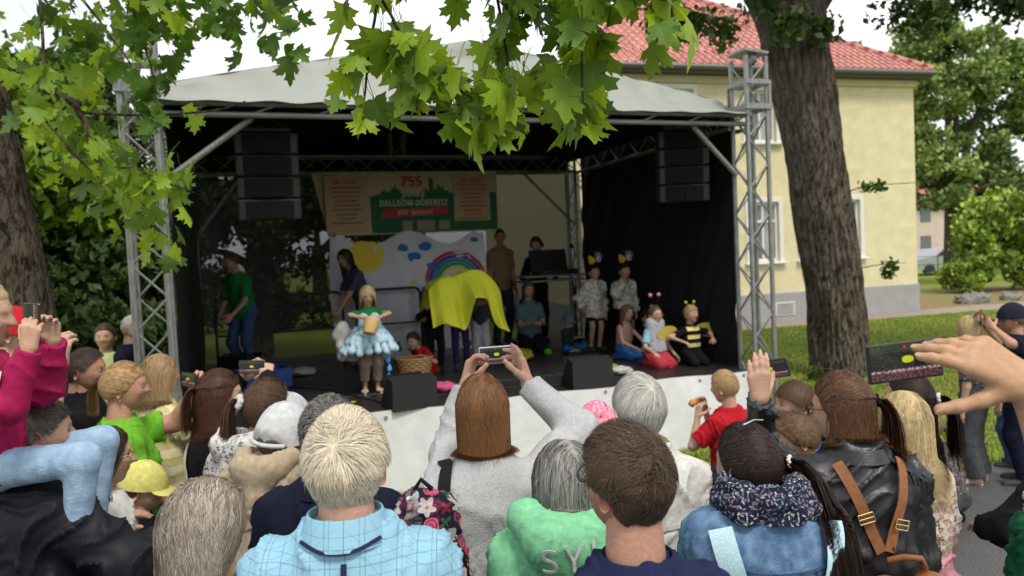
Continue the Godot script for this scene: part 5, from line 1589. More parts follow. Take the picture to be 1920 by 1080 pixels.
	# trees and bushes behind
	for q in [
		["old_tree", "large light green tree with open layered crown right of the house", Vector3(19.4, 0, -32.5), 3.4, 0.55, [[Vector3(0.2, 8.2, 0), Vector3(3.2, 1.4, 2.5)], [Vector3(-1.8, 5.6, 0.5), Vector3(2.0, 1.2, 2.0)], [Vector3(1.8, 6.2, 0.5), Vector3(2.0, 1.1, 2.0)], [Vector3(2.8, 4.2, 0.5), Vector3(2.0, 0.9, 1.6)], [Vector3(-0.6, 10.4, 0), Vector3(2.6, 1.3, 2.0)], [Vector3(-2.4, 3.9, 0.8), Vector3(1.2, 0.7, 1.2)], [Vector3(2.5, 9.6, 0), Vector3(1.8, 1.0, 1.6)], [Vector3(0.4, 4.4, 1.2), Vector3(2.6, 0.9, 1.4)], [Vector3(-2.6, 7.6, 0.4), Vector3(1.6, 1.2, 1.4)], [Vector3(3.6, 7.8, 0.4), Vector3(1.8, 1.4, 1.6)]], 1700, Color(0.25, 0.33, 0.14)],
		["old_tree", "tall pale green tree behind the red roof hip", Vector3(17.0, 0, -40), 4.0, 0.5, [[Vector3(0, 11.5, 0), Vector3(3.0, 1.8, 3)], [Vector3(1.5, 8.5, 0), Vector3(3.5, 2, 3)], [Vector3(5, 9.5, 0), Vector3(4, 2.6, 3)]], 620, Color(0.25, 0.33, 0.14)],
		["bush", "bright green round bush in front of the parked cars", Vector3(17.2, 0, -27.5), 0.5, 0.05, [[Vector3(0.6, 1.6, 0), Vector3(1.6, 1.4, 1.2)], [Vector3(-0.7, 1.1, 0.4), Vector3(0.9, 0.9, 0.8)], [Vector3(2.4, 1.3, 0.3), Vector3(1.4, 1.4, 1.2)], [Vector3(0.9, 2.9, 0), Vector3(1.2, 0.8, 1)]], 700, Color(0.24, 0.33, 0.08)],
		["background_tree", "tall dark green tree behind the light truss tower", Vector3(-7.6, 0, -13.5), 2.6, 0.25, [[Vector3(0, 3.3, 0), Vector3(1.8, 1.7, 1.5)], [Vector3(0.6, 1.6, 0.2), Vector3(1.8, 1.4, 1.3)], [Vector3(-1.6, 2.2, 0), Vector3(1.4, 1.8, 1.2)], [Vector3(0.0, 5.2, 0), Vector3(1.3, 1.3, 1.2)]], 1300, Color(0.055, 0.090, 0.032)],
		["background_tree", "dark green tree beyond the standing couple", Vector3(-11.6, 0, -16.5), 2.6, 0.3, [[Vector3(0, 3.2, 0), Vector3(2.2, 2.0, 1.8)], [Vector3(0.6, 1.2, 0.2), Vector3(2.4, 1.4, 1.6)], [Vector3(-2.0, 4.2, 0), Vector3(2.0, 2.2, 1.6)]], 1300, Color(0.050, 0.083, 0.030)],
		["background_tree", "spreading tree seen dimly through the dark rear gauze", Vector3(-5.8, 0, -17.0), 2.4, 0.3, [[Vector3(0.0, 4.4, 0), Vector3(3.0, 1.6, 1.8)], [Vector3(1.2, 3.0, 0.2), Vector3(2.0, 1.1, 1.6)], [Vector3(-2.0, 2.6, 0), Vector3(1.8, 1.4, 1.4)]], 900, Color(0.060, 0.095, 0.032)],
		["background_tree", "light green maple crown behind the truss tower top", Vector3(-6.2, 0, -9.6), 3.2, 0.12, [[Vector3(0, 4.3, 0), Vector3(1.5, 0.9, 1.0)], [Vector3(0.9, 3.4, 0.2), Vector3(0.9, 0.6, 0.8)], [Vector3(-0.9, 3.3, 0.2), Vector3(1.0, 0.7, 0.8)]], 420, Color(0.13, 0.20, 0.03)],
		["hedge", "long clipped hedge behind the stage and the trees", Vector3(-9, 0, -25), 0.4, 0.05, [[Vector3(-6, 0.7, 0), Vector3(4, 1.1, 0.8)], [Vector3(0, 0.7, 0), Vector3(4, 1.1, 0.8)], [Vector3(6, 0.7, 0), Vector3(4, 1.1, 0.8)], [Vector3(-12, 0.9, 0), Vector3(4, 1.4, 0.8)]], 1100, Color(0.055, 0.09, 0.03)],
		["background_tree", "hazy green tree far behind the maple trunk", Vector3(-19, 0, -30), 3.0, 0.4, [[Vector3(0, 5.5, 0), Vector3(4, 3.0, 3)], [Vector3(3, 3.4, 0), Vector3(3, 2.0, 3)], [Vector3(-5, 4, 0), Vector3(4, 3, 3)]], 900, Color(0.075, 0.115, 0.045)],
		["background_tree", "round tree far behind the stage wall", Vector3(-8.5, 0, -33), 3.0, 0.4, [[Vector3(0, 5.5, 0), Vector3(4.5, 2.6, 3)], [Vector3(4, 4.4, 0), Vector3(3, 2.0, 3)]], 700, Color(0.075, 0.115, 0.045)]]:
		var o := thing(q[0], q[1], "tree" if q[0].ends_with("tree") else q[0], q[2], 0.0)
		var tm := MB.new()
		limb(tm, [Vector3(0, -0.1, 0), Vector3(0.03, q[3] * 0.5, 0), Vector3(0, q[3], 0)], q[4], q[4] * 0.7, 12)
		if q[0] != "bush" and q[0] != "hedge":
			for l in q[5]: limb(tm, [Vector3(0, q[3] * 0.85, 0), Vector3(l[0].x * 0.35, lerpf(q[3], l[0].y, 0.55), l[0].z * 0.4), l[0]], q[4] * 0.42, q[4] * 0.10, 8)
			for l in q[5]:
				for e in 3: limb(tm, [l[0] - Vector3(l[0].x * 0.3, 0.4, 0), l[0] + rvec() * l[1] * 0.45, l[0] + rvec() * l[1] * 0.8], q[4] * 0.12, q[4] * 0.04, 5)
		obj("trunk", tm, bark1, o)
		foliage(o, "crown", q[5], q[6], clump, M.leaf_far, q[7], hash(q[1]) & 0xffff, 0.85 if q[2].z > -26 else 1.15, 0.35)

func build_far() -> void:
	# parked cars behind the bush
	for e in [[Vector3(23.6, 0, -41.0), 0.15, Color(0.30, 0.31, 0.33), "pale grey parked car glimpsed beyond the old tree"], [Vector3(27.6, 0, -42.5), 0.2, Color(0.10, 0.11, 0.13), "dark grey parked car glimpsed beyond the bush"], [Vector3(31.5, 0, -41.5), 0.1, Color(0.35, 0.36, 0.38), "silver parked car beside the bush"]]:
		var c := thing("parked_car", e[3], "car", e[0], e[1], "parked cars behind the trees")
		var paint := mat(e[2], 0.3); paint.clearcoat_enabled = true; paint.clearcoat = 0.6
		var prof := PackedVector2Array([Vector2(-2.1, 0.32), Vector2(-2.12, 0.75), Vector2(-1.95, 0.92), Vector2(-1.0, 1.0), Vector2(-0.45, 1.42), Vector2(0.9, 1.45), Vector2(1.65, 1.02), Vector2(2.05, 0.95), Vector2(2.12, 0.6), Vector2(2.1, 0.32)])
		var b := MB.new(); slab(b, prof, Transform3D(Basis(), Vector3(0, 0, 0.85)), 1.7)
		obj("body", b, paint, c)
		var gl := PackedVector2Array([Vector2(-0.85, 1.03), Vector2(-0.42, 1.36), Vector2(0.85, 1.39), Vector2(1.42, 1.05)])
		var g := MB.new(); slab(g, gl, Transform3D(Basis(), Vector3(0, 0, 0.856)), 0.004)
		obj("side_window", g, mat(Color(0.02, 0.025, 0.03), 0.1), c)
		for x in [-1.3, 1.3]:
			var w := MB.new(); lathe(w, Vector3(x, 0.32, 0.80), [Vector2(0.0, -0.1), Vector2(0.32, -0.1), Vector2(0.32, 0.08), Vector2(0.2, 0.09), Vector2(0.0, 0.07)], 18, Basis(Vector3.RIGHT, PI / 2))
			obj("wheel", w, mat(Color(0.02, 0.02, 0.02), 0.7), c)
	var h := thing("far_house", "pale pink house with red roof far beyond the old tree", "house", Vector3(36, 0, -64), 0.25)
	var w := MB.new(); box(w, Vector3(0, 2.6, 0), Vector3(12, 5.2, 8))
	obj("wall", w, plaster(Color(0.62, 0.50, 0.44)), h)
	for x in [-4.2, -1.4, 1.4, 4.2]:
		for y in [1.5, 3.9]:
			var wm := MB.new(); box(wm, Vector3(x, y, 4.02), Vector3(1.0, 1.3, 0.05), Basis(), 0.01)
			obj("window", wm, mat(Color(0.12, 0.13, 0.14), 0.2), h)
	var rf := MB.new()
	slab(rf, PackedVector2Array([Vector2(-4.8, 5.1), Vector2(4.8, 5.1), Vector2(0, 8.2)]), Transform3D(Basis(Vector3.UP, PI / 2), Vector3(6.4, 0, 0)), 12.8)
	obj("roof", rf, plaster(Color(0.36, 0.14, 0.10)), h)
	var f := thing("mesh_fence", "green garden fence in front of the parked cars", "fence", Vector3(20, 0, -37.5), 0.12)
	var gm := mat(Color(0.05, 0.16, 0.08), 0.6)
	for q in 11: bar("post", f, Vector3(q * 1.6, 0, 0), Vector3(q * 1.6, 1.15, 0), 0.03, gm)
	for q in 3: bar("rail", f, Vector3(0, 0.25 + q * 0.42, 0.01), Vector3(16, 0.25 + q * 0.42, 0.01), 0.02, gm)
	rs = 6
	for e in [[Vector3(14.2, 0, -22.9), 0.55, "flat grey boulder on the dry grass beside the path"], [Vector3(15.6, 0, -23.3), 0.34, "small grey boulder next to the flat one"]]:
		var m := MB.new()
		nets(m, [[Vector3(-e[1] * 0.5, 0.05, 0), Vector3(e[1] * 0.5, 0.08, 0.05), e[1] * 0.5, e[1] * 0.42, 0.1, 0]], 0.06)
		folds(m, 0, 0, 0.10, 2.2, e[1])
		tag(obj("boulder", m, plaster(Color(0.24, 0.23, 0.21))), e[2], "rock").position = e[0]
	var dg := MB.new()
	sheet(dg, func(u, v):
		var x := lerpf(11.0, 40.0, u)
		return Vector3(x, 0.006, -17.4 - 0.285 * (x - 2.0) - 1.25 - 6.5 * v + 0.3 * fold_noise.get_noise_2d(x, v * 3.0)), 60, 6)
	var dm := tri(mat(Color(0.30, 0.24, 0.085), 1.0), 0.5, true)
	dm.albedo_texture = noise_tex("dry", 0.06, 0.6, 1.0, false, 0, FastNoiseLite.TYPE_SIMPLEX_SMOOTH, 5)
	tag(obj("dry_lawn", dg, dm), "", "", "", "structure")
# ---------------------------------------------------------------- the stage
const STAGE_AT := Vector3(-2.97, 0, -6.16)
const STAGE_TURN := 0.3456
const DECK := 0.76
func S(u: float, w: float, y := DECK) -> Vector3: return STAGE_AT + Basis(Vector3.UP, STAGE_TURN) * Vector3(u, y, -w)
var ALU: StandardMaterial3D
var bar_mesh := {}
func bar(called: String, parent: Node, a: Vector3, b: Vector3, r: float, m: Material) -> MeshInstance3D:   # a straight pipe, meshes shared by radius
	if not bar_mesh.has(r):
		var mb := MB.new()
		tube(mb, [Vector3.ZERO, Vector3.UP], [r], 10)
		bar_mesh[r] = mb.mesh()
	var o := inst(called, bar_mesh[r], m, parent)
	var f := frame_to(a, b)
	f.y *= (b - a).length()
	o.transform = Transform3D(f, a)
	return o
func truss(stage: Node3D, called: String, a: Vector3, b: Vector3, half: float, up: Vector3, pitch: float, r := 0.024) -> Node3D:
	var o := Node3D.new()
	o.name = called; stage.add_child(o, true)
	var d := (b - a).normalized()
	var side := d.cross(up).normalized() * half
	var upv := side.cross(d).normalized() * half
	var cs := [side + upv, side - upv, -side - upv, -side + upv]
	for c in cs: bar("chord", o, a + c, b + c, r, ALU)
	var n := int((b - a).length() / pitch)
	for f in 4:
		for q in n:
			var p := a + d * pitch * q; var p2 := a + d * pitch * (q + 1)
			if (q + f) % 2: bar("brace", o, p + cs[f], p2 + cs[(f + 1) % 4], 0.0095, ALU)
			else: bar("brace", o, p2 + cs[f], p + cs[(f + 1) % 4], 0.0095, ALU)
	return o
func build_stage() -> void:
	ALU = mat(Color(0.31, 0.315, 0.30), 0.45, 0.2)
	tri(ALU, 2.0); ALU.albedo_texture = noise_tex("scuff", 0.05, 0.7, 1.0); ALU.roughness_texture = noise_tex("scuff_r", 0.04, 0.6, 1.0)
	var st := thing("open_air_stage", "mobile open-air stage with white canopy, aluminium towers and black side walls", "stage", STAGE_AT, STAGE_TURN)
	var black := cloth(Color(0.012, 0.012, 0.013), 0.95, 0.5)
	var wood := tri(mat(Color(0.030, 0.028, 0.027), 0.55), 1.0)
	wood.albedo_texture = noise_tex("deckwear", 0.03, 0.5, 1.0, false, 0, FastNoiseLite.TYPE_SIMPLEX_SMOOTH, 5)
	wood.roughness_texture = noise_tex("deckrough", 0.02, 0.6, 1.0)
	for a in 3:   # deck of 2 x 1 m panels
		for b in 5:
			var dm := MB.new()
			box(dm, Vector3(0.99 + a * 1.99 + 0.02, DECK - 0.05, -0.51 - b * 1.0 + 0.02), Vector3(1.975, 0.10, 0.985), Basis(), 0.006)
			obj("deck_panel", dm, wood, st)
	var legs := MB.new()
	for a in 4:
		for b in 3: box(legs, Vector3(0.2 + a * 1.86, (DECK - 0.1) / 2, -0.3 - b * 2.0), Vector3(0.06, DECK - 0.1, 0.06))
	obj("scaffold", legs, ALU, st)
	# white tarpaulin skirt with eyelets
	var tarp := tri(mat(Color(0.70, 0.70, 0.71), 0.5), 1.3)
	tarp.albedo_texture = noise_tex("tarp", 0.012, 0.93, 1.0, false, 0, FastNoiseLite.TYPE_SIMPLEX_SMOOTH, 5)
	tarp.normal_enabled = true; tarp.normal_texture = noise_tex("tarp_n", 0.012, 0, 1, true, 10.0, FastNoiseLite.TYPE_SIMPLEX_SMOOTH, 3); tarp.normal_scale = 0.12
	var sk := MB.new()
	sheet(sk, func(u, v):
		var x: float = lerpf(1.05, 5.86, u)
		var k := fold_noise.get_noise_2d(x * 1.1, v * 0.7) * 0.022 + fold_noise.get_noise_2d(x * 3.0 + v * 1.0, 4.0 + v * 0.4) * 0.005
		return Vector3(x, lerpf(-0.0, DECK + 0.005 + 0.012 * sin(x * 4.2), v), 0.035 + k * (1.0 - v * 0.6) + 0.05 * (1.0 - v)), 150, 14)
	var sko := obj("skirt", sk, tarp, st)
	for q in 2:
		var wm := MB.new()
		var sx := 2.75 + q * 1.7
		sheet(wm, func(u, v):
			var x: float = sx + (u - 0.5) * 0.04
			var k := fold_noise.get_noise_2d(x * 1.1, v * 0.7) * 0.022 + fold_noise.get_noise_2d(x * 3.0 + v * 1.0, 4.0 + v * 0.4) * 0.005
			return Vector3(x, lerpf(-0.0, DECK + 0.004 + 0.012 * sin(x * 4.2), v), 0.038 + k * (1.0 - v * 0.6) + 0.05 * (1.0 - v)), 2, 14)
		obj("weld_seam", wm, tarp, sko)
	for q in 9:
		var em := MB.new()
		var x := 1.3 + q * 0.56
		lathe(em, Vector3(x, DECK - 0.045, 0.042), [Vector2(0.007, 0), Vector2(0.009, 0.005), Vector2(0.016, 0.004), Vector2(0.018, 0.0)], 10, Basis(Vector3.RIGHT, PI / 2))
		obj("eyelet", em, ALU, sko)
	# towers, beams
	for p in [[0.0, 0.0], [6.0, 0.0], [0.0, 4.4], [6.0, 4.4]]:
		var front: bool = p[1] < 1.0
		var tw := truss(st, "tower", Vector3(p[0], 0.04, -p[1]), Vector3(p[0], 4.15 if front else 3.75, -p[1]), 0.128, Vector3.FORWARD, 0.27, 0.025)
		var bp := MB.new()
		box(bp, Vector3(p[0], 0.02, -p[1]), Vector3(0.5, 0.04, 0.5), Basis(), 0.006)
		obj("base_plate", bp, ALU, tw)
		if front:
			var sb := MB.new()   # sleeve block: four plates with rollers
			for e in 4:
				var bs := Basis(Vector3.UP, e * PI / 2)
				box(sb, Vector3(p[0], 3.74, -p[1]) + bs * Vector3(0, 0.13, 0.160), Vector3(0.335, 0.05, 0.016), bs, 0.004)
				box(sb, Vector3(p[0], 3.74, -p[1]) + bs * Vector3(0, -0.13, 0.160), Vector3(0.335, 0.06, 0.016), bs, 0.004)
				box(sb, Vector3(p[0], 3.74, -p[1]) + bs * Vector3(0.150, 0, 0.159), Vector3(0.035, 0.30, 0.014), bs, 0.004)
			obj("sleeve_block", sb, ALU, tw)
			var hm := MB.new()   # head with the chain wheel
			box(hm, Vector3(p[0], 4.20, -p[1]), Vector3(0.32, 0.035, 0.30), Basis(Vector3.FORWARD, 0.08 if p[0] > 3 else -0.08), 0.006)
			lathe(hm, Vector3(p[0], 4.13, -p[1] + 0.06), [Vector2(0.0, -0.02), Vector2(0.07, -0.02), Vector2(0.055, 0.0), Vector2(0.07, 0.02), Vector2(0.0, 0.02)], 14, Basis(Vector3.FORWARD, PI / 2))
			obj("tower_head", hm, ALU, tw)
	for y in [3.44, 3.535]: bar("front_rail", st, Vector3(0.0, y, 0.03), Vector3(6.0, y, 0.03), 0.026, ALU)
	for q in 11: bar("front_spacer", st, Vector3(0.3 + q * 0.54, 3.44, 0.03), Vector3(0.55 + q * 0.54, 3.535, 0.03), 0.010, ALU)
	truss(st, "rear_truss", Vector3(0.1, 3.58, -4.4), Vector3(5.9, 3.58, -4.4), 0.12, Vector3.UP, 0.29, 0.024)
	truss(st, "side_truss", Vector3(0.0, 3.55, -0.2), Vector3(0.0, 3.55, -4.3), 0.12, Vector3.UP, 0.29, 0.024)
	truss(st, "side_truss", Vector3(6.0, 3.55, -0.2), Vector3(6.0, 3.55, -4.3), 0.12, Vector3.UP, 0.29, 0.024)
	truss(st, "ridge_post", Vector3(3.0, 3.66, -4.4), Vector3(3.0, 4.2, -4.4), 0.10, Vector3.FORWARD, 0.27, 0.02)
	for b in [[Vector3(0.18, 2.92, -0.05), Vector3(0.86, 3.43, -0.05), 0.028], [Vector3(5.84, 2.90, -0.05), Vector3(5.30, 3.43, -0.05), 0.028], [Vector3(0.2, 2.65, -4.25), Vector3(0.75, 3.4, -4.25), 0.022], [Vector3(5.85, 2.6, -4.3), Vector3(5.0, 3.42, -4.3), 0.022], [Vector3(6.0, 2.6, -4.1), Vector3(6.0, 3.4, -3.4), 0.022]]: bar("diagonal_strut", st, b[0], b[1], b[2], ALU)
	bar("curtain_pole", st, Vector3(5.72, 0.8, -4.3), Vector3(5.72, 3.4, -4.3), 0.022, ALU)
	# canopy: gabled membrane with a sagging front panel
	var mem := tri(mat(Color(0.30, 0.315, 0.28), 0.6), 0.8)
	mem.albedo_texture = noise_tex("tarp", 0.012, 0.86, 1.0)
	mem.backlight_enabled = true; mem.backlight = Color(0.10, 0.105, 0.09).linear_to_srgb()
	var ridge := func(x: float) -> float: return 3.74 + 0.56 * pow(1.0 - absf(x - 3.0) / 3.0, 0.86)
	var cf := MB.new()
	sheet(cf, func(u, v):
		var x: float = lerpf(0.12, 5.90, u)
		var top: float = ridge.call(x)
		var k = 0.018 * sin(x * 9.0 + v * 5.0) * v * (1.0 - v) * 2.0 + fold_noise.get_noise_2d(x * 2.2, v * 2.0) * 0.03
		return Vector3(x, lerpf(3.53 + 0.006 * sin(x * 14.0), top, v), 0.16 - 0.55 * v - 0.10 * sin(v * PI) + k), 120, 14)
	var can := obj("canopy", cf, mem, st)
	var ct := MB.new()
	sheet(ct, func(u, v):
		var x: float = lerpf(0.12, 5.90, u)
		return Vector3(x, ridge.call(x) + 0.03 * sin(v * PI * 4.0) * sin(u * PI) * 0.4, -0.39 - 4.3 * v), 60, 20)
	obj("roof_sheet", ct, mem, can)
	for q in 5:      # welded seams of the membrane
		var sx := 0.9 + q * 1.05
		var wm := MB.new()
		sheet(wm, func(u, v):
			var x: float = sx + (u - 0.5) * 0.03
			var k = 0.018 * sin(x * 9.0 + v * 5.0) * v * (1.0 - v) * 2.0 + fold_noise.get_noise_2d(x * 2.2, v * 2.0) * 0.03
			return Vector3(x, lerpf(3.53 + 0.006 * sin(x * 14.0), ridge.call(x), v), 0.163 - 0.55 * v - 0.10 * sin(v * PI) + k), 2, 14)
		obj("seam", wm, mem, can)
	var lin_ := MB.new()   # black lining below
	sheet(lin_, func(u, v): return Vector3(lerpf(0.15, 5.85, u), 3.62 + 0.45 * (1.0 - absf(u - 0.5) * 2.0), -0.46 - 4.1 * v), 20, 4)
	obj("roof_lining", lin_, black, st)
	var gb := MB.new()
	slab(gb, PackedVector2Array([Vector2(0.1, 3.46), Vector2(5.9, 3.46), Vector2(5.9, 3.72), Vector2(3.0, 4.3), Vector2(0.1, 3.72)]), Transform3D(Basis(), Vector3(0, 0, -4.60)), 0.004)
	obj("gable_lining", gb, black, st)
	var drape := cloth(Color(0.020, 0.020, 0.021), 0.55, 0.3)
	for e in [[0.16, "side_wall"], [5.965, "side_wall"]]:
		var wm := MB.new()
		var x0: float = e[0]
		sheet(wm, func(u, v):
			var z: float = lerpf(-0.22, -4.25, u)
			var k := (1.0 - 2.0 * absf(fold_noise.get_noise_2d(z * 1.6 + v * 2.2, v * 0.6 + x0))) * -0.07 + fold_noise.get_noise_2d(z * 6.0 + v * 5.0, v * 1.2) * 0.035
			return Vector3(x0 + (minf(k, 0.01) if x0 > 3 else k * 0.3) * (0.35 + v * 0.65), lerpf(3.72, DECK - 0.1, v), z), 70, 30)
		obj(e[1], wm, drape, st)
	var gz := mat(Color(0.045, 0.045, 0.046, 0.87), 1.0)
	gz.transparency = BaseMaterial3D.TRANSPARENCY_ALPHA; gz.metallic_specular = 0.1
	var gm := MB.new()
	sheet(gm, func(u, v): return Vector3(lerpf(0.0, 6.12, u), lerpf(3.48, DECK - 0.1, v), -4.62 + 0.03 * sin(u * 31.0 + v * 2.0)), 60, 8)
	obj("rear_gauze", gm, gz, st)
	var em := MB.new()
	box(em, Vector3(3.0, DECK / 2 - 0.03, -5.0), Vector3(5.9, DECK - 0.1, 0.03))
	obj("rear_skirt", em, black, st)
	var lw := MB.new()
	sheet(lw, func(u, v): return Vector3(lerpf(0.05, 1.1, u), lerpf(DECK, 0.0, v), 0.02 + 0.01 * sin(u * 40.0)), 30, 4)
	obj("black_skirt", lw, black, st)
	# hanging loudspeaker columns
	var grille := tri(mat(Color(0.011, 0.011, 0.012), 0.8), 12.0)
	grille.normal_enabled = true; grille.normal_texture = noise_tex("weave", 0.16, 0, 1, true, 6.0); grille.normal_scale = 0.5; grille.metallic_specular = 0.15
	var cab := mat(Color(0.010, 0.010, 0.011), 0.6)
	for e in [[0.98, 3.40, -0.42, -0.02, "black four-box loudspeaker column hanging near the light truss tower by the maple leaves"], [5.40, 3.48, -0.42, -0.42, "black four-box loudspeaker column hanging beside the black side wall"]]:
		var la := thing("line_array", e[4], "loudspeaker", S(e[0], -e[2], 0), STAGE_TURN + e[3], "hanging loudspeaker columns")
		var fm := MB.new()
		box(fm, Vector3(0, e[1] - 0.02, -0.03), Vector3(0.44, 0.04, 0.26), Basis(), 0.008)
		for sx in [-0.17, 0.17]: tube(fm, [Vector3(sx, e[1], -0.03), Vector3(sx * 0.3, e[1] + 0.12, -0.03)], [0.008], 6)
		obj("flying_frame", fm, cab, la)
		var y: float = e[1] - 0.045; var z := 0.0; var an := 0.03
		for q in 4:
			var b := Basis(Vector3.RIGHT, an)
			var c := Vector3(0, y, z) + b * Vector3(0, -0.097, -0.02)
			var bm := MB.new()
			box(bm, c, Vector3(0.55, 0.188, 0.30), b, 0.012)
			var bo := obj("speaker_cabinet", bm, cab, la)
			for sx in [-1.0, 1.0]:
				var gq := MB.new()
				box(gq, c + b * Vector3(sx * 0.134, 0, 0.150), Vector3(0.262, 0.165, 0.02), b * Basis(Vector3.UP, sx * 0.13), 0.006)
				obj("grille", gq, grille, bo)
			var lg := MB.new()
			ball(lg, c + b * Vector3(0.20, -0.055, 0.146), Vector3(0.012, 0.012, 0.004), b, 8, 6)
			obj("badge", lg, mat(Color(0.5, 0.5, 0.5), 0.4, 0.6), bo)
			y -= 0.195 * cos(an); z -= 0.195 * sin(an) * 1.0; an += 0.035
	# floor monitors
	for e in [[2.12, 0.10, 0.15, "black wedge floor monitor at the stage edge by the basket"], [3.98, 0.12, -0.05, "black wedge floor monitor at the stage edge by the seated children"], [0.62, 3.2, -0.7, "dark wedge floor monitor near the man in green"]]:
		var mo := thing("floor_monitor", e[3], "loudspeaker", S(e[0], e[1]), STAGE_TURN + e[2], "wedge floor monitors")
		var prof := PackedVector2Array([Vector2(-0.15, 0), Vector2(0.19, 0), Vector2(0.19, 0.06), Vector2(-0.03, 0.31), Vector2(-0.15, 0.28)])
		var bm := MB.new()
		slab(bm, prof, Transform3D(Basis(Vector3.UP, PI / 2) , Vector3(0.22, 0, 0)), 0.44)
		obj("cabinet", bm, cab, mo)
		var gq := MB.new()
		box(gq, Vector3(0, 0.185, -0.085), Vector3(0.40, 0.30, 0.012), Basis(Vector3.RIGHT, -0.72), 0.004)
		obj("grille", gq, grille, mo)
	build_stage_props(st)
func text(parent: Node, s: String, size: float, at: Vector3, m: Material, bold := true, slant := 0.0, width := 0.0) -> MeshInstance3D:
	var t := TextMesh.new()
	var f := SystemFont.new()
	f.font_names = PackedStringArray(["Droid Sans"]); f.font_weight = 700 if bold else 400
	t.font = f; t.text = s; t.font_size = 64; t.pixel_size = size / 64.0; t.depth = 0.002; t.curve_step = 4.0
	var o := MeshInstance3D.new()
	o.name = "lettering"; o.mesh = t; o.material_override = m
	parent.add_child(o, true)
	var b := Basis(Vector3(1, 0, 0), Vector3(slant, 1, 0), Vector3(0, 0, 1))
	if width > 0.0: b.x *= width / maxf(t.get_aabb().size.x, 0.001)
	o.transform = Transform3D(b, at)
	return o
func build_stage_props(_st: Node3D) -> void:
	# printed banner on the rear truss
	var red := mat(Color(0.48, 0.035, 0.03), 0.7); var cream := mat(Color(0.58, 0.47, 0.31), 0.8); var green := mat(Color(0.02, 0.13, 0.05), 0.8); var brown := mat(Color(0.25, 0.13, 0.07), 0.8); var white := mat(Color(0.62, 0.58, 0.48), 0.8)
	var bn := thing("festival_banner", "cream and green 755 anniversary banner hung under the rear truss", "banner", S(3.05, 3.95, 2.98), STAGE_TURN)
	var cm := MB.new()
	sheet(cm, func(u, v):
		var x := lerpf(-1.36, 1.36, u); var y := lerpf(0.45, -0.45, v)
		var k := smoothstep(0.12, 0.0, u)
		return Vector3(x + 0.22 * v * k, y - 0.10 * v * k, 0.03 * sin(u * 9.0) * v - 0.06 * k), 40, 10)
	var bo := obj("cloth", cm, cream, bn)
	var gp := PackedVector2Array([Vector2(-0.56, -0.43), Vector2(1.33, -0.43), Vector2(1.33, 0.13), Vector2(0.60, 0.13)])
	for p in [[0.58, 0.17], [0.52, 0.17], [0.50, 0.25], [0.47, 0.18], [0.44, 0.27], [0.41, 0.18], [0.36, 0.18], [0.36, 0.34], [0.31, 0.36], [0.31, 0.14], [0.24, 0.20], [0.14, 0.13], [-0.12, 0.13], [-0.16, 0.20], [-0.19, 0.20], [-0.20, 0.29], [-0.22, 0.20], [-0.25, 0.20], [-0.28, 0.14], [-0.36, 0.18], [-0.42, 0.12], [-0.56, 0.09]]: gp.append(Vector2(p[0], p[1]))
	var gm := MB.new(); slab(gm, gp, Transform3D(Basis(), Vector3(0, 0, 0.042)), 0.004)
	obj("skyline_print", gm, green, bo)
	for e in [[-0.90, -0.02, 0.60, 0.80], [0.94, 0.04, 0.56, 0.66]]:
		var pm := MB.new(); box(pm, Vector3(e[0], e[1], 0.052), Vector3(e[2], e[3], 0.004))
		obj("programme_panel", pm, mat(Color(0.50, 0.36, 0.22), 0.8), bo)
		rs = 60
		for q in 9:
			var lm := MB.new()
			var y: float = e[1] + e[3] * 0.30 - q * 0.062
			var w := rr(0.24, 0.46)
			box(lm, Vector3(e[0], y, 0.057), Vector3(w, 0.020, 0.002))
			obj("print_line", lm, brown if q % 3 else red, bo)
	text(bo, "SA. 04.07.", 0.085, Vector3(-0.90, 0.30, 0.058), red)
	text(bo, "SO. 05.07.", 0.08, Vector3(0.94, 0.30, 0.058), red)
	text(bo, "755", 0.20, Vector3(0.04, 0.30, 0.048), red)
	text(bo, "JAHRE", 0.12, Vector3(0.06, 0.12, 0.048), white)
	text(bo, "DALLGOW-DÖBERITZ", 0.125, Vector3(0.06, -0.01, 0.048), white, true, 0.0, 1.0)
	var rb := MB.new(); slab(rb, PackedVector2Array([Vector2(-0.42, -0.22), Vector2(0.56, -0.18), Vector2(0.56, -0.07), Vector2(-0.40, -0.10)]), Transform3D(Basis(), Vector3(0, 0, 0.050)), 0.003)
	obj("red_stripe", rb, red, bo)
	text(bo, "Wir feiern!", 0.11, Vector3(0.07, -0.145, 0.053), white, false, 0.25)
	for e in [[-0.05, 0.14, 0.14], [0.22, 0.26, 0.15], [0.50, 0.16, 0.13]]:
		var lm := MB.new(); box(lm, Vector3(e[0], -0.34, 0.050), Vector3(e[1], e[2], 0.003))
		obj("sponsor_field", lm, mat(Color(0.30, 0.27, 0.2), 0.8), bo)
	# painted bed sheet with sun, clouds and rainbow
	var sh := thing("painted_sheet", "white bed sheet painted with sun, blue clouds and a rainbow", "backdrop cloth", S(2.95, 3.62, 0), STAGE_TURN)
	var zz := func(x: float, y: float) -> float: return 0.035 * sin(x * 8.0 + y * 1.4) + fold_noise.get_noise_2d(x * 2.0, y * 1.3) * 0.05
	var sm := MB.new()
	sheet(sm, func(u, v):
		var x := lerpf(-1.10, 1.10, u)
		var top := 2.46 + 0.10 * cos(x * 5.6) * (1.0 if absf(x) < 1.0 else 0.4)
		var y := lerpf(top, 0.80 + 0.04 * sin(x * 3.0), v)
		return Vector3(x + 0.03 * sin(v * 4.0) * signf(x), y, zz.call(x, y)), 66, 40)
	var so := obj("sheet", sm, cloth(Color(0.62, 0.62, 0.66), 0.95, 0.3, false), sh)
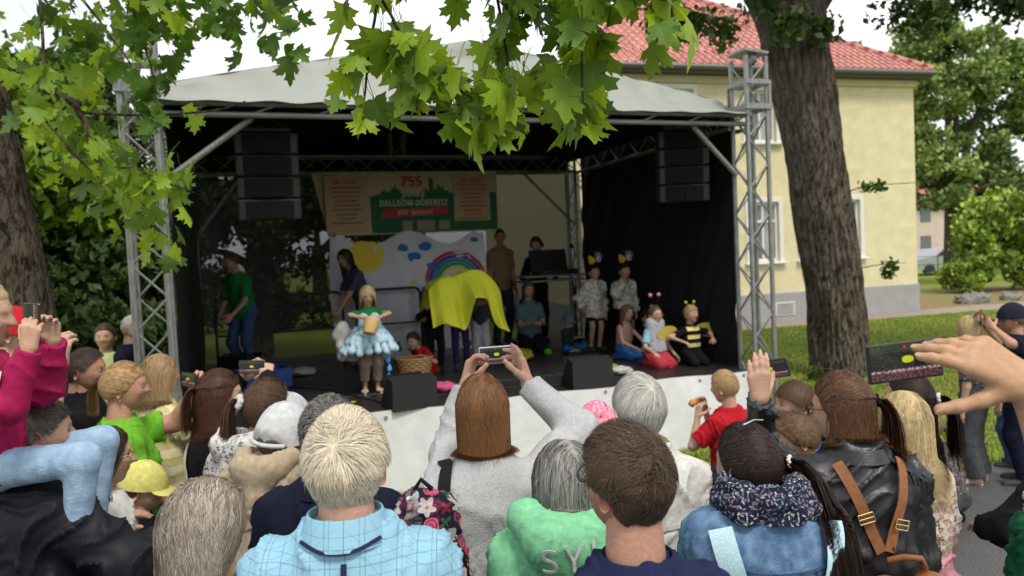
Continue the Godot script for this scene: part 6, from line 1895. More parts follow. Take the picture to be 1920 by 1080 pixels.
	var paint := func(called: String, poly: PackedVector2Array, m: Material, lift := 0.006):
		var pm := MB.new()
		var dense := PackedVector2Array()
		for q in poly.size():
			for k in 3: dense.append(poly[q].lerp(poly[(q + 1) % poly.size()], k / 3.0))
		var idx := Geometry2D.triangulate_polygon(dense)
		for p in dense: pm.vert(Vector3(p.x, p.y, zz.call(p.x, p.y) + lift), Vector3.BACK)
		for q in range(0, idx.size(), 3):
			var ccw := (dense[idx[q + 1]] - dense[idx[q]]).cross(dense[idx[q + 2]] - dense[idx[q]]) > 0.0
			pm.i.append_array(PackedInt32Array([idx[q], idx[q + 2], idx[q + 1]] if ccw else [idx[q], idx[q + 1], idx[q + 2]]))
		obj(called, pm, m, so)
	var arc := func(c: Vector2, r0: float, r1: float, a0: float, a1: float, n: int) -> PackedVector2Array:
		var p := PackedVector2Array()
		for q in n + 1: p.append(c + Vector2.from_angle(lerpf(a0, a1, float(q) / n)) * r1)
		if r0 > 0.0:
			for q in n + 1: p.append(c + Vector2.from_angle(lerpf(a1, a0, float(q) / n)) * r0)
		return p
	var yel := mat(Color(0.72, 0.55, 0.05), 0.85); var blu := mat(Color(0.03, 0.16, 0.42), 0.85)
	rs = 71
	var sun := PackedVector2Array()
	for q in 22: sun.append(Vector2(-0.62, 2.22) + Vector2.from_angle(TAU * q / 22.0) * Vector2(0.26, 0.22) * rr(0.92, 1.06))
	paint.call("sun_print", sun, yel)
	for c in [[-0.10, 2.32, 0.09], [0.07, 2.19, 0.11], [0.24, 2.33, 0.10], [0.33, 2.05, 0.09], [0.98, 2.40, 0.06]]:
		var p := PackedVector2Array()
		for q in 16: p.append(Vector2(c[0], c[1]) + Vector2.from_angle(TAU * q / 16.0) * Vector2(1.0, 0.62) * c[2] * rr(0.8, 1.15))
		paint.call("cloud_print", p, blu)
	var hues := [Color(0.50, 0.03, 0.04), Color(0.05, 0.06, 0.30), Color(0.02, 0.20, 0.35), Color(0.03, 0.30, 0.10), Color(0.68, 0.62, 0.05)]
	for q in 5: paint.call("rainbow_band", arc.call(Vector2(0.66, 1.78), 0.47 - q * 0.055 - 0.05, 0.47 - q * 0.055, 0.1, PI - 0.05, 20), mat(hues[q], 0.85))
	for c in [[0.02, 1.83, 0.04], [0.20, 1.85, 0.04], [-0.05, 1.55, 0.03], [0.30, 1.40, 0.05], [0.75, 1.60, 0.035], [-0.85, 1.72, 0.06]]: paint.call("flower_print", arc.call(Vector2(c[0], c[1]), 0.0, c[2], 0, TAU * 0.95, 8), yel)
	for q in 9: paint.call("grass_print", PackedVector2Array([Vector2(-1.0 + q * 0.22, 0.86), Vector2(-0.84 + q * 0.22, 0.86), Vector2(-0.88 + q * 0.22, 0.98 + rr(0, 0.06)), Vector2(-0.96 + q * 0.22, 0.94)]), mat(Color(0.05, 0.28, 0.06), 0.85))
	# black crowd barriers behind the players
	var blk := mat(Color(0.012, 0.012, 0.013), 0.5, 0.3)
	for e in [[0.35, 1.95, "black tube railing behind the man in green"], [2.15, 3.02, "black tube railing in front of the painted sheet"], [3.05, 4.15, "black tube railing behind the lime cloth"]]:
		var ra := thing("railing", e[2], "railing", S(e[0], 3.42), STAGE_TURN, "black stage railings")
		var w: float = e[1] - e[0]
		var hoop := MB.new()
		tube(hoop, [Vector3(0, 0, 0), Vector3(0, 0.92, 0), Vector3(0.03, 0.98, 0), Vector3(0.08, 1.0, 0), Vector3(w - 0.08, 1.0, 0), Vector3(w - 0.03, 0.98, 0), Vector3(w, 0.92, 0), Vector3(w, 0, 0)], [0.019], 10)
		obj("hoop", hoop, blk, ra)
		bar("rail", ra, Vector3(0.0, 0.52, 0), Vector3(w, 0.52, 0), 0.014, blk)
		for x in [0.0, w]: bar("foot", ra, Vector3(x, 0.02, -0.18), Vector3(x, 0.02, 0.18), 0.019, blk)
	# keyboard table with desk and lamp
	var tb := thing("mixing_table", "silver folding table with black mixing desk behind the players", "table", S(5.0, 3.55), STAGE_TURN + 0.05)
	for y in [0.98, 1.05]:
		var tm := MB.new(); box(tm, Vector3(0.05, y, 0), Vector3(1.0, 0.03, 0.45), Basis(), 0.006)
		obj("table_rail", tm, ALU, tb)
	for x in [-0.36, 0.46]:
		for s in [-1.0, 1.0]: bar("leg", tb, Vector3(x - s * 0.08, 0.0, s * 0.2), Vector3(x + s * 0.08, 0.97, -s * 0.2), 0.014, blk)
	var dk := thing("mixing_desk", "black mixing desk with raised lid on the silver table", "mixing desk", S(5.07, 3.52, DECK + 1.066), STAGE_TURN + 0.05)
	var dm := MB.new(); box(dm, Vector3(0.03, 0.04, 0.02), Vector3(0.62, 0.08, 0.36), Basis(), 0.01)
	obj("housing", dm, blk, dk)
	dm = MB.new(); box(dm, Vector3(0.03, 0.22, -0.17), Vector3(0.62, 0.32, 0.03), Basis(Vector3.RIGHT, -0.2), 0.01)
	obj("lid", dm, blk, dk)
	dm = MB.new(); tube(dm, [Vector3(0.36, 0.05, 0), Vector3(0.40, 0.35, 0), Vector3(0.34, 0.42, 0.02)], [0.008], 6); lathe(dm, Vector3(0.34, 0.42, 0.02), [Vector2(0.01, 0.03), Vector2(0.05, -0.03)], 10)
	obj("lamp", dm, blk, dk)
	# wicker basket
	var bk := thing("wicker_basket", "tan wicker basket on the stage beside the child in red", "basket", S(2.52, 1.72), STAGE_TURN)
	var wick := mat(Color(0.40, 0.22, 0.09), 0.8)
	for q in 9:
		var rm := MB.new()
		var r := 0.135 + 0.006 * q
		var ring := []
		for k in 29: ring.append(Vector3(cos(TAU * k / 28.0) * (r + 0.006 * (1 if (k + q) % 2 else -1)) * 1.15, 0.015 + q * 0.028, sin(TAU * k / 28.0) * (r + 0.006 * (1 if (k + q) % 2 else -1)) * 0.85))
		tube(rm, ring, [0.016], 6, false)
		obj("wicker_ring", rm, wick, bk)
	var bb := MB.new(); lathe(bb, Vector3.ZERO, [Vector2(0.0, 0.01), Vector2(0.14, 0.01), Vector2(0.165, 0.24)], 20, Basis(), 1.12, 0.82)
	obj("lining", bb, mat(Color(0.30, 0.17, 0.07), 0.9), bk)
	# things lying about
	for e in [[2.62, 0.75, Color(0.55, 0.10, 0.22), "pink and green foam flower lying behind the floor monitor", 0.15], [4.0, 2.4, Color(0.45, 0.42, 0.03), "flat yellow cloth star lying on the deck", 0.26], [4.55, 2.55, Color(0.10, 0.40, 0.04), "small green ball on the deck", 0.055], [4.95, 2.6, Color(0.50, 0.50, 0.04), "yellow hat lying by the toddler", 0.10], [4.45, 0.75, Color(0.18, 0.36, 0.05), "green leaf costume piece behind the floor monitor", 0.2], [4.62, 0.62, Color(0.55, 0.55, 0.5), "white feather boa on the stage edge", 0.14], [0.62, 3.95, Color(0.5, 0.55, 0.52), "pale plastic bag on the deck behind the man in green", 0.2], [1.35, 2.9, Color(0.45, 0.5, 0.46), "white and green cloth heap below the painted sheet", 0.16]]:
		var it := MB.new()
		rs = int(e[0] * 1000)
		var r: float = e[4]
		var flat := 0.35 if r > 0.06 else 1.0
		var k := it.v.size()
		for y in 10:
			for x in 19:
				var a := TAU * x / 18.0; var el := PI * y / 9.0 - PI / 2
				var d := Vector3(cos(a) * cos(el), sin(el), sin(a) * cos(el))
				var n := 1.0 + (0.28 * fold_noise.get_noise_3d(d.x * 1.6 + e[0] * 7, d.y * 1.6, d.z * 1.6) + 0.16 * fold_noise.get_noise_3d(d.x * 4.0, d.y * 4.0 + e[1], d.z * 4.0) if flat < 1.0 else 0.0)
				it.vert(Vector3(d.x * r * n, maxf((d.y * n * 0.9 + 0.8) * r * flat, 0.002), d.z * r * n), Vector3.UP)
		it.grid(k, 18, 9); it.smooth_from(k, 0)
		for q in it.n.size(): it.n[q] = it.n[q]
		tag(obj(["foam_flower", "cloth_star", "ball", "yellow_hat", "leaf_costume", "feather_boa", "plastic_bag", "cloth_heap"][[0.15, 0.26, 0.055, 0.10, 0.2, 0.14].find(r) if e[0] > 1.4 else (6 if r > 0.18 else 7)], it, cloth(e[2]), null), e[3], "prop").position = S(e[0], e[1])
	rs = 19
	for q in 7:
		var pm := MB.new()
		box(pm, Vector3(0, 0.004, 0), Vector3(rr(0.03, 0.06), 0.006, rr(0.03, 0.06)), Basis(Vector3.UP, rr(0, 3)), 0.002)
		tag(obj("paper_flower", pm, mat(Color(0.6, 0.42, 0.03), 0.8)), "small yellow paper scrap lying on the front of the deck", "paper scrap", "yellow paper scraps on the deck").position = S(1.45 + rr(0, 1.0), 0.25 + rr(0, 0.5))
	# cables on the deck and a blue crate
	for e in [[[2.3, 0.35], [2.9, 0.55], [3.4, 0.42], [3.85, 0.30], "black cable lying between the two front floor monitors"], [[0.75, 3.0], [1.0, 2.2], [1.5, 1.5], [1.95, 0.35], "black cable running across the deck to the front monitor"], [[4.1, 0.3], [4.5, 1.2], [4.8, 2.6], [5.0, 3.3], "black cable leading back to the mixing table"]]:
		var cb := MB.new()
		var pts := []
		for q in 19:
			var u := q / 18.0 * 3.0
			var a := mini(int(u), 2)
			var f := u - a
			var p := Vector2(e[a][0], e[a][1]).cubic_interpolate(Vector2(e[a + 1][0], e[a + 1][1]), Vector2(e[maxi(a - 1, 0)][0], e[maxi(a - 1, 0)][1]), Vector2(e[mini(a + 2, 3)][0], e[mini(a + 2, 3)][1]), f)
			pts.append(S(p.x, p.y, DECK + 0.007))
		tube(cb, pts, [0.007], 6)
		tag(obj("cable", cb, blk), e[4], "cable", "cables on the deck")
	var bc := thing("blue_crate", "blue plastic crate on the deck behind the filming women", "crate", S(0.85, 2.2), STAGE_TURN + 0.3)
	var bl := mat(Color(0.02, 0.06, 0.28), 0.5)
	for q in 4:
		var bm := MB.new()
		var bs := Basis(Vector3.UP, q * PI / 2)
		box(bm, bs * Vector3(0, 0.11, 0.19 if q % 2 == 0 else 0.27) + Vector3(0, 0, 0), Vector3(0.56 if q % 2 == 0 else 0.36, 0.22, 0.02), bs, 0.005)
		obj("side_panel", bm, bl, bc)
	var fl := MB.new()
	box(fl, Vector3(0, 0.012, 0), Vector3(0.53, 0.02, 0.35))
	obj("bottom", fl, bl, bc)
# ---------------------------------------------------------------- the crowd
const FAIR := Color(0.53, 0.325, 0.22)
const MID := Color(0.47, 0.27, 0.185)
func build_crowd() -> void:
	rs = 1
	var o: Node3D
	# fair-haired man in the checked shirt
	o = person("man with fluffy pale blond hair in a light blue checked shirt, seen from behind", Vector3(-0.385, 0, -1.60), 2, 1.85, {"lod": 2, "hs": 0.98, "tuck": Vector3(0, -0.045, 0), "w": 1.08, "fat": 1.05, "skin": Color(0.56, 0.31, 0.23), "neck": 1.08, "head": Vector3(-3, 2, 0),
		"top": {"mat": M.plaid, "loose": 0.020, "sleeve": 0.5, "fold": 0.010}, "bottom": {"mat": M.jeans_dark},
		"hair": {"col": Color(0.70, 0.61, 0.45), "grey": Color(0.56, 0.50, 0.40), "style": "short", "len": 0.066, "thick": 0.010, "lift": 0.40, "messy": 0.45, "whorl": Vector3(-0.05, 0.62, 0.75), "sides": 0.55, "low": -0.86, "n": 2.2, "w": 0.0016}})
	collar(M.plaid, 0.05, 1.06)
	back_strap("collar_tape", [[-0.085, -0.012], [-0.04, -0.026], [0.0, -0.030], [0.04, -0.026], [0.085, -0.012]], 0.008, M.navy_polo, o, 0.010)
	back_strap("seam", [[0.012, -0.05], [0.012, -0.12], [0.013, -0.22]], 0.012, M.navy_polo, o, 0.004)
	# grey-haired woman at the bottom
	o = person("older woman with ash grey layered hair near the checked shirt, face turned right", Vector3(-0.83, 0, -1.83), -46, 1.605, {"lod": 2, "hs": 0.96, "w": 0.95, "skin": Color(0.56, 0.33, 0.26), "head": Vector3(-14, -3, 0),
		"top": {"mat": M.black, "loose": 0.02}, "bottom": {"mat": M.jeans_dark},
		"hair": {"col": Color(0.19, 0.155, 0.115), "grey": Color(0.44, 0.39, 0.33), "style": "long", "drop": 0.03, "thick": 0.020, "messy": 0.42, "wave": 0.35, "part": 0.1, "low": -0.8, "front": 0.5, "n": 1.2}})
	earring()
	# brown-haired man in the navy polo
	o = person("man with tousled short brown hair, dark glasses and a navy polo shirt", Vector3(0.232, 0, -1.52), 12, 1.765, {"lod": 2, "hs": 0.98, "w": 1.08, "fat": 1.0, "skin": Color(0.50, 0.27, 0.19), "neck": 1.1, "beard": 0.35, "head": Vector3(24, 2, 0), "glasses": M.frame,
		"top": {"mat": M.navy_polo, "loose": 0.018, "sleeve": 0.5}, "bottom": {"mat": M.jeans},
		"hair": {"col": Color(0.062, 0.041, 0.027), "tip": Color(0.105, 0.068, 0.042), "style": "short", "len": 0.052, "thick": 0.013, "lift": 0.40, "messy": 0.6, "sides": 0.5, "low": -0.62, "whorl": Vector3(0.25, 0.5, 0.83), "sweep": Vector3(0.35, 0.3, 0), "n": 2.2, "w": 0.0016}})
	collar(M.navy_polo, 0.042, 1.1)
	# dark ponytail, denim jacket, scarf, light blue rucksack
	o = person("woman with a long dark ponytail, blue denim jacket and a speckled scarf", Vector3(0.655, 0, -1.98), 4, 1.715, {"lod": 2, "hs": 0.95, "tuck": Vector3(0, -0.085, -0.06), "w": 1.02, "fat": 1.06, "skin": MID, "head": Vector3(28, -6, 0),
		"top": {"mat": M.denim, "loose": 0.028, "name": "jacket", "fold": 0.011}, "bottom": {"mat": M.jeans_dark},
		"hair": {"col": Color(0.026, 0.016, 0.013), "style": "pony", "len": 0.44, "thick": 0.012, "tie": Vector3(0.50, 0.06, 0.86), "kick": -0.1, "spread": 0.42, "tail": 0.9, "low": -0.7, "front": 0.55, "band": 0.018, "messy": 0.2}})
	tie_ring(mat(Color(0.55, 0.5, 0.45), 0.3), Vector3(0.50, 0.06, 0.86), 0.017, 0.0055, 0.028)
	ring_band("scarf", o, BODY.nk + Vector3(0, 0.030, 0.0), Vector3.UP, Vector3.FORWARD, [[0.135, 0.122, -0.060], [0.136, 0.124, -0.030], [0.122, 0.116, 0.002], [0.106, 0.106, 0.024], [0.088, 0.090, 0.030], [0.060, 0.062, 0.012]], M.scarf, 0.0, 0.14)
	for sx in [-0.085, 0.085]: back_strap("seam", [[sx, -0.15], [sx * 0.9, -0.25], [sx * 0.8, -0.38]], 0.006, M.jeans, o, 0.002)
	back_strap("yoke_seam", [[-0.17, -0.135], [-0.09, -0.150], [0.0, -0.155], [0.09, -0.150], [0.17, -0.135]], 0.006, M.jeans, o, 0.002)
	var clip := MB.new()
	tube(clip, [BODY.hc + BODY.hb * Vector3(-0.05, 0.125, 0.045), BODY.hc + BODY.hb * Vector3(-0.01, 0.133, 0.05), BODY.hc + BODY.hb * Vector3(0.02, 0.128, 0.055)], [0.0035, 0.002], 6)
	obj("hair_clip", clip, mat(Color(0.5, 0.5, 0.5), 0.3, 0.8), o)
	var rk := thing("light_blue_rucksack", "pale blue dotted rucksack with a pink handle on the denim jacket", "rucksack", o.position, o.rotation.y)
	for e in [[-0.15], [0.15]]: back_strap("shoulder_strap", [[e[0], -0.045], [e[0] * 0.95, -0.11], [e[0] * 0.80, -0.20], [e[0] * 0.60, -0.30]], 0.062, M.dotted_blue, rk, 0.012)
	var bb := MB.new()
	var bp: Vector3 = back_point(0.0, -0.40, 0.07)[0]
	nets(bb, [[bp + Vector3(-0.08, 0.10, 0), bp + Vector3(-0.09, -0.20, 0.02), 0.07, 0.085, 0.06, 0], [bp + Vector3(0.08, 0.10, 0), bp + Vector3(0.09, -0.20, 0.02), 0.07, 0.085, 0.06, 0]], 0.013)
	obj("bag", bb, M.dotted_blue, rk)
	var hm := MB.new()
	var hp := bp + Vector3(0.07, 0.16, 0.02)
	tube(hm, [hp + Vector3(-0.035, -0.02, 0), hp + Vector3(-0.03, 0.04, 0.01), hp + Vector3(0.0, 0.065, 0.012), hp + Vector3(0.03, 0.04, 0.01), hp + Vector3(0.04, -0.02, 0)], [0.008], 8)
	obj("handle", hm, M.pink, rk)
	# leather jacket, raised phone
	o = person("woman with half-tied auburn hair and glasses in a black leather jacket, one arm raised", Vector3(1.10, 0, -2.40), 6, 1.72, {"lod": 2, "hs": 0.95, "w": 1.16, "fat": 1.08, "tuck": Vector3(-0.01, -0.03, -0.02), "skin": FAIR, "head": Vector3(40, -4, 0), "eyes": true, "glasses": M.frame,
		"hl": Vector3(0.842, 1.600, -2.57), "el": Vector3(0.1, -0.6, -1.0), "fl": Vector3(0.0, 1.0, -0.05), "pl": Vector3(0.25, 0.0, -1.0), "spreadl": 0.0, "curll": [[6, 14, 12], [0.45, 0.9, 0.3]],
		"top": {"mat": M.leather, "loose": 0.022, "name": "leather_jacket", "fold": 0.014, "freq": 6.5, "collar": 0.03, "cuff": 0.9}, "bottom": {"mat": M.jeans_dark},
		"hair": {"col": Color(0.095, 0.045, 0.024), "tip": Color(0.22, 0.10, 0.045), "style": "half", "half": 0.42, "len": 0.25, "drop": 0.075, "thick": 0.018, "tie": Vector3(0.45, 0.22, 0.86), "kick": -0.2, "spread": 0.35, "tail": 0.35, "messy": 0.28, "wave": 0.12, "girth": 0.9, "front": 0.55, "low": -0.75, "n": 1.15}})
	tie_ring(M.black, Vector3(0.45, 0.22, 0.86), 0.015, 0.007, 0.026)
	collar(M.leather, 0.035, 1.05)
	for e in [-1.0, 1.0]: back_strap("shoulder_seam", [[e * 0.07, -0.02], [e * 0.13, -0.06], [e * 0.19, -0.10]], 0.010, M.leather, o, 0.004)
	for q in 5: back_strap("quilting", [[0.115 + q * 0.018, -0.055 - q * 0.006], [0.125 + q * 0.018, -0.10 - q * 0.006]], 0.004, M.leather, o, 0.003)
	var tr := thing("brown_strap_rucksack", "rucksack with crossed brown leather straps and brass buckles on the leather jacket", "rucksack", o.position, o.rotation.y)
	for e in [-1.0, 1.0]:
		var pts := [[e * 0.105, -0.02], [e * 0.085, -0.09], [e * 0.05, -0.19], [e * 0.012, -0.29]]
		back_strap("strap", pts, 0.034, M.tan_leather, tr, 0.010)
		var bk := MB.new()
		var c := back_point(e * 0.058, -0.18 - 0.03 * (e + 1) * 0.5, 0.018)
		var z: Vector3 = c[1]; var y: Vector3 = (Vector3(-e * 0.30, -1, 0) - z * z.dot(Vector3(-e * 0.30, -1, 0))).normalized(); var x := y.cross(z)
		for k in [[-1, -1, 1, -1], [1, -1, 1, 1], [1, 1, -1, 1], [-1, 1, -1, -1], [-1, 0, 1, 0]]: tube(bk, [c[0] + x * k[0] * 0.023 + y * k[1] * 0.015, c[0] + x * k[2] * 0.023 + y * k[3] * 0.015], [0.0028], 6)
		obj("buckle", bk, M.gold, tr)
	var lp := MB.new()
	var lc: Vector3 = back_point(0.03, -0.34, 0.02)[0]
	tube(lp, [lc + Vector3(-0.03, 0.03, 0), lc + Vector3(0.0, 0.05, 0.03), lc + Vector3(0.05, 0.045, 0.04), lc + Vector3(0.07, 0.01, 0.03), lc + Vector3(0.05, -0.02, 0.02)], [0.010], 8)
	obj("grab_handle", lp, M.tan_leather, tr)
	var bg := MB.new()
	var gp: Vector3 = back_point(0.04, -0.52, 0.06)[0]
	nets(bg, [[gp + Vector3(-0.07, 0.12, 0), gp + Vector3(-0.08, -0.18, 0.02), 0.06, 0.08, 0.05, 0], [gp + Vector3(0.07, 0.12, 0), gp + Vector3(0.08, -0.18, 0.02), 0.06, 0.08, 0.05, 0]], 0.014)
	obj("bag", bg, M.tan_leather, tr)
	phone("black phone tilted in the raised hand above the dark ponytail", Vector3(0.905, 1.690, -2.645), Basis(Vector3.FORWARD, -0.25) * Basis(Vector3.UP, -0.55), 0.135, 0.068)
	# grey sweater, phone held up, flowered bag
	o = person("woman with straight brown hair and a grey sweater filming with both arms raised", Vector3(-0.112, 0, -2.37), 3, 1.755, {"lod": 2, "hs": 0.95, "w": 0.94, "fat": 1.02, "skin": Color(0.54, 0.31, 0.22), "head": Vector3(2, 3, 0), "twist": 8.0,
		"hl": Vector3(-0.190, 1.660, -2.74), "el": Vector3(-0.3, -1.0, -0.4), "hr": Vector3(0.045, 1.665, -2.70), "er": Vector3(1.0, -0.35, 0.1),
		"fr": Vector3(-0.30, 0.92, -0.25), "pr": Vector3(-0.85, -0.2, 0.25), "curlr": [[[4, 20, 32, 42], [14, 26, 34, 40], 20], [0.35, 0.55, 0.3]], "fl": Vector3(0.30, 0.92, -0.25), "pl": Vector3(0.85, -0.2, 0.25), "handl": "hold",
		"top": {"mat": M.sweater, "loose": 0.026, "name": "sweater", "fold": 0.007, "freq": 4.5, "hem": -0.12, "cuff": 0.75}, "bottom": {"mat": M.jeans_dark},
		"hair": {"col": Color(0.150, 0.068, 0.026), "tip": Color(0.26, 0.125, 0.05), "style": "long", "drop": 0.022, "thick": 0.011, "messy": 0.16, "part": 0.0, "low": -0.8, "front": 0.5, "n": 1.7}})
	var cf := MB.new()
	phone("phone with bright screen held up by the woman in grey", Vector3(-0.072, 1.768, -2.80), Basis(Vector3.FORWARD, -0.03), 0.128, 0.066, M.phone_white)
	var fb := thing("flowered_rucksack", "dark rucksack printed with pink roses hanging from the grey sweater's shoulder", "rucksack", o.position, o.rotation.y)
	var c0: Vector3 = o.basis.inverse() * (Vector3(-0.285, 1.30, -2.10) - o.position)
	var fm := MB.new()
	nets(fm, [[c0 + Vector3(-0.02, 0.135, 0), c0 + Vector3(-0.035, -0.20, 0), 0.055, 0.085, 0.06, 0], [c0 + Vector3(0.05, 0.12, 0), c0 + Vector3(0.06, -0.20, 0), 0.055, 0.085, 0.06, 0], [c0 + Vector3(0.02, 0.0, 0.05), c0 + Vector3(0.03, -0.18, 0.06), 0.04, 0.06, 0.06, 0]], 0.011)
	folds(fm, 0, 0, 0.008, 9.0, 1.0)
	obj("bag", fm, M.roses, fb)
	strap("shoulder_strap", BODY.top, [Vector3(-0.135, BODY.nk.y - 0.03, -0.06), Vector3(-0.128, BODY.nk.y + 0.005, 0.02), Vector3(-0.135, BODY.nk.y - 0.06, 0.10), Vector3(-0.150, BODY.nk.y - 0.13, 0.12), Vector3(-0.165, BODY.nk.y - 0.20, 0.13)], 0.040, 0.008, M.web, fb, 0.004)
	strap("loose_strap", BODY.top, [c0 + Vector3(0.06, 0.10, 0.05), c0 + Vector3(0.11, -0.05, 0.03), c0 + Vector3(0.125, -0.22, 0.02), c0 + Vector3(0.14, -0.34, 0.02)], 0.030, 0.0, M.web, fb, 0.004)
	var lm := MB.new()
	tube(lm, [c0 + Vector3(-0.02, 0.185, 0), c0 + Vector3(-0.0, 0.215, 0), c0 + Vector3(0.03, 0.185, 0)], [0.007], 8)
	obj("loop", lm, M.web, fb)
	# mint hoodie
	o = person("woman with a short grey bob in a mint green hoodie reading SYLT", Vector3(0.135, 0, -2.06), 8, 1.655, {"lod": 2, "tuck": Vector3(0.01, -0.07, -0.05), "w": 1.08, "fat": 1.18, "skin": FAIR, "head": Vector3(10, -4, 0),
		"top": {"mat": M.mint, "loose": 0.035, "name": "hoodie", "fold": 0.012}, "bottom": {"mat": M.jeans_dark},
		"hair": {"col": Color(0.30, 0.29, 0.27), "grey": Color(0.055, 0.055, 0.055), "style": "long", "drop": 0.0, "thick": 0.017, "messy": 0.12, "low": -0.75, "front": 0.5}})
	hood(M.mint, 1.35)
	var letters := Node3D.new(); letters.name = "lettering"; o.add_child(letters)
	for q in 4:
		var t := TextMesh.new(); var f := SystemFont.new(); f.font_names = PackedStringArray(["Droid Sans"])
		t.font = f; t.text = "SYLT"[q]; t.font_size = 64; t.pixel_size = 0.095 / 64.0; t.depth = 0.002
		var bp2: Array = back_point(-0.100 + q * 0.062, -0.030 + 0.006 * q, 0.004, "hood")
		var z: Vector3 = bp2[1]; var y := (Vector3.UP - z * z.y).normalized()
		var l := inst("letter", t, M.white, letters)
		l.transform = Transform3D(Basis(y.cross(z), y, z), bp2[0])
	# white hair, white jacket
	o = person("person with straight white hair in an off-white jacket, seen from behind", Vector3(0.44, 0, -2.60), 8, 1.69, {"lod": 2, "w": 1.05, "fat": 1.12, "skin": Color(0.56, 0.31, 0.24), "head": Vector3(10, -2, 0),
		"top": {"mat": M.white, "loose": 0.034, "name": "jacket", "fold": 0.016, "freq": 6.0, "collar": 0.03}, "bottom": {"mat": M.khaki},
		"hair": {"col": Color(0.52, 0.51, 0.46), "grey": Color(0.34, 0.33, 0.31), "style": "short", "len": 0.075, "thick": 0.015, "lift": 0.1, "messy": 0.18, "sides": 0.8, "low": -0.85}})
	collar(M.white, 0.04, 1.05)
	back_strap("yoke_seam", [[-0.18, -0.20], [-0.09, -0.215], [0.0, -0.22], [0.09, -0.215], [0.19, -0.20]], 0.014, M.white, o, 0.006)
	o = person("child in a pink flowered sun hat in front of the white-haired person", Vector3(0.385, 0, -3.46), 15, 1.42, {"lod": 1, "skin": FAIR, "head": Vector3(25, 0, 0), "hlo": Vector3(-0.12, 1.16, -0.24), "handl": "grip",
		"top": {"mat": M.white, "sleeve": 0.5}, "bottom": {"mat": M.jeans}, "hair": {"col": Color(0.20, 0.12, 0.06), "style": "long", "len": 0.2, "thick": 0.012},
		"cap": {"mat": M.pink_flowers, "round": true, "brim": 0.055, "off": 0.02, "edge": 0.1, "tilt": -4.0, "label": "pink flowered hat"}})
	tag(obj("carrot_stick", stick(Vector3(0, 0, 0), Vector3(0.10, 0.02, 0.02), 0.012), mat(Color(0.62, 0.13, 0.05), 0.6)), "orange-red snack in the hat-wearing child's hand", "snack").position = o.transform * (BODY.palms[0] + Vector3(0.0, 0.01, -0.02))
	o = person("child in a green shirt hidden behind the white jacket", Vector3(0.62, 0, -3.3), 10, 1.30, {"lod": 0, "skin": FAIR, "top": {"mat": M.green_tee, "sleeve": 0.5}, "bottom": {"mat": M.jeans}, "hair": {"col": Color(0.2, 0.12, 0.06), "style": "short", "len": 0.03, "thick": 0.012}})
	# left middle
	o = person("man in a white mesh cap and a beige hooded jacket", Vector3(-0.90, 0, -2.66), -14, 1.71, {"lod": 2, "tuck": Vector3(0, -0.085, -0.03), "w": 1.05, "fat": 1.15, "skin": MID, "head": Vector3(-8, -6, 8),
		"top": {"mat": M.beige, "loose": 0.032, "name": "jacket", "fold": 0.016, "freq": 7.0}, "bottom": {"mat": M.jeans},
		"hair": {"col": Color(0.10, 0.08, 0.07), "style": "short", "len": 0.014, "thick": 0.006, "lift": 0.1, "low": -0.7}, "cap": {"mat": M.white_cap, "notch": true, "off": 0.02, "tilt": 4.0, "edge": -0.02, "brim": 0.07, "label": "white mesh cap"}})
	hood(M.beige, 0.92)
	ring_band("shirt_collar", o, BODY.nk + Vector3(0, 0.0, 0.01), Vector3.UP, Vector3.FORWARD, [[0.062, 0.064, -0.01], [0.060, 0.062, 0.035], [0.064, 0.066, 0.03]], M.white, 0.3)
	o = person("person in a plain white cap hidden behind the mesh cap", Vector3(-0.97, 0, -3.08), -8, 1.59, {"lod": 1, "skin": MID, "top": {"mat": M.grey_cloth}, "bottom": {"mat": M.jeans}, "hair": {"col": Color(0.2, 0.18, 0.16), "style": "short", "len": 0.02, "thick": 0.008}, "cap": {"mat": M.white_cap, "off": 0.02, "tilt": -4.0, "label": "white cap"}})
	o = person("broad man with curly dark grey hair in a navy shirt", Vector3(-0.63, 0, -2.40), -6, 1.70, {"lod": 2, "w": 1.22, "fat": 1.22, "skin": MID, "neck": 1.15, "head": Vector3(-12, -2, 0),
		"top": {"mat": M.navy, "loose": 0.026, "sleeve": 0.55, "collar": 0.02}, "bottom": {"mat": M.khaki},
		"hair": {"col": Color(0.055, 0.052, 0.048), "grey": Color(0.24, 0.23, 0.21), "style": "short", "len": 0.022, "thick": 0.013, "lift": 0.9, "messy": 1.2, "sides": 0.8, "low": -0.75, "n": 1.5}})
	collar(M.navy, 0.04, 1.05)
	o = person("woman with a brown ponytail and white scrunchie in a leopard print hoodie", Vector3(-1.12, 0, -3.05), -22, 1.70, {"lod": 2, "tuck": Vector3(0.07, -0.03, -0.02), "w": 0.95, "skin": FAIR, "head": Vector3(-18, 2, 0),
		"top": {"mat": M.leopard, "loose": 0.032, "name": "hoodie", "fold": 0.012}, "bottom": {"mat": M.jeans_light},
		"hair": {"col": Color(0.080, 0.045, 0.026), "tip": Color(0.15, 0.09, 0.05), "style": "pony", "len": 0.27, "thick": 0.014, "tie": Vector3(-0.25, 0.38, 0.89), "spread": 0.25, "tail": 0.45, "front": 0.55, "low": -0.7, "n": 0.8}})
	hood(M.leopard, 0.95)
	tie_ring(M.white, Vector3(-0.25, 0.38, 0.89), 0.022, 0.013, 0.028)
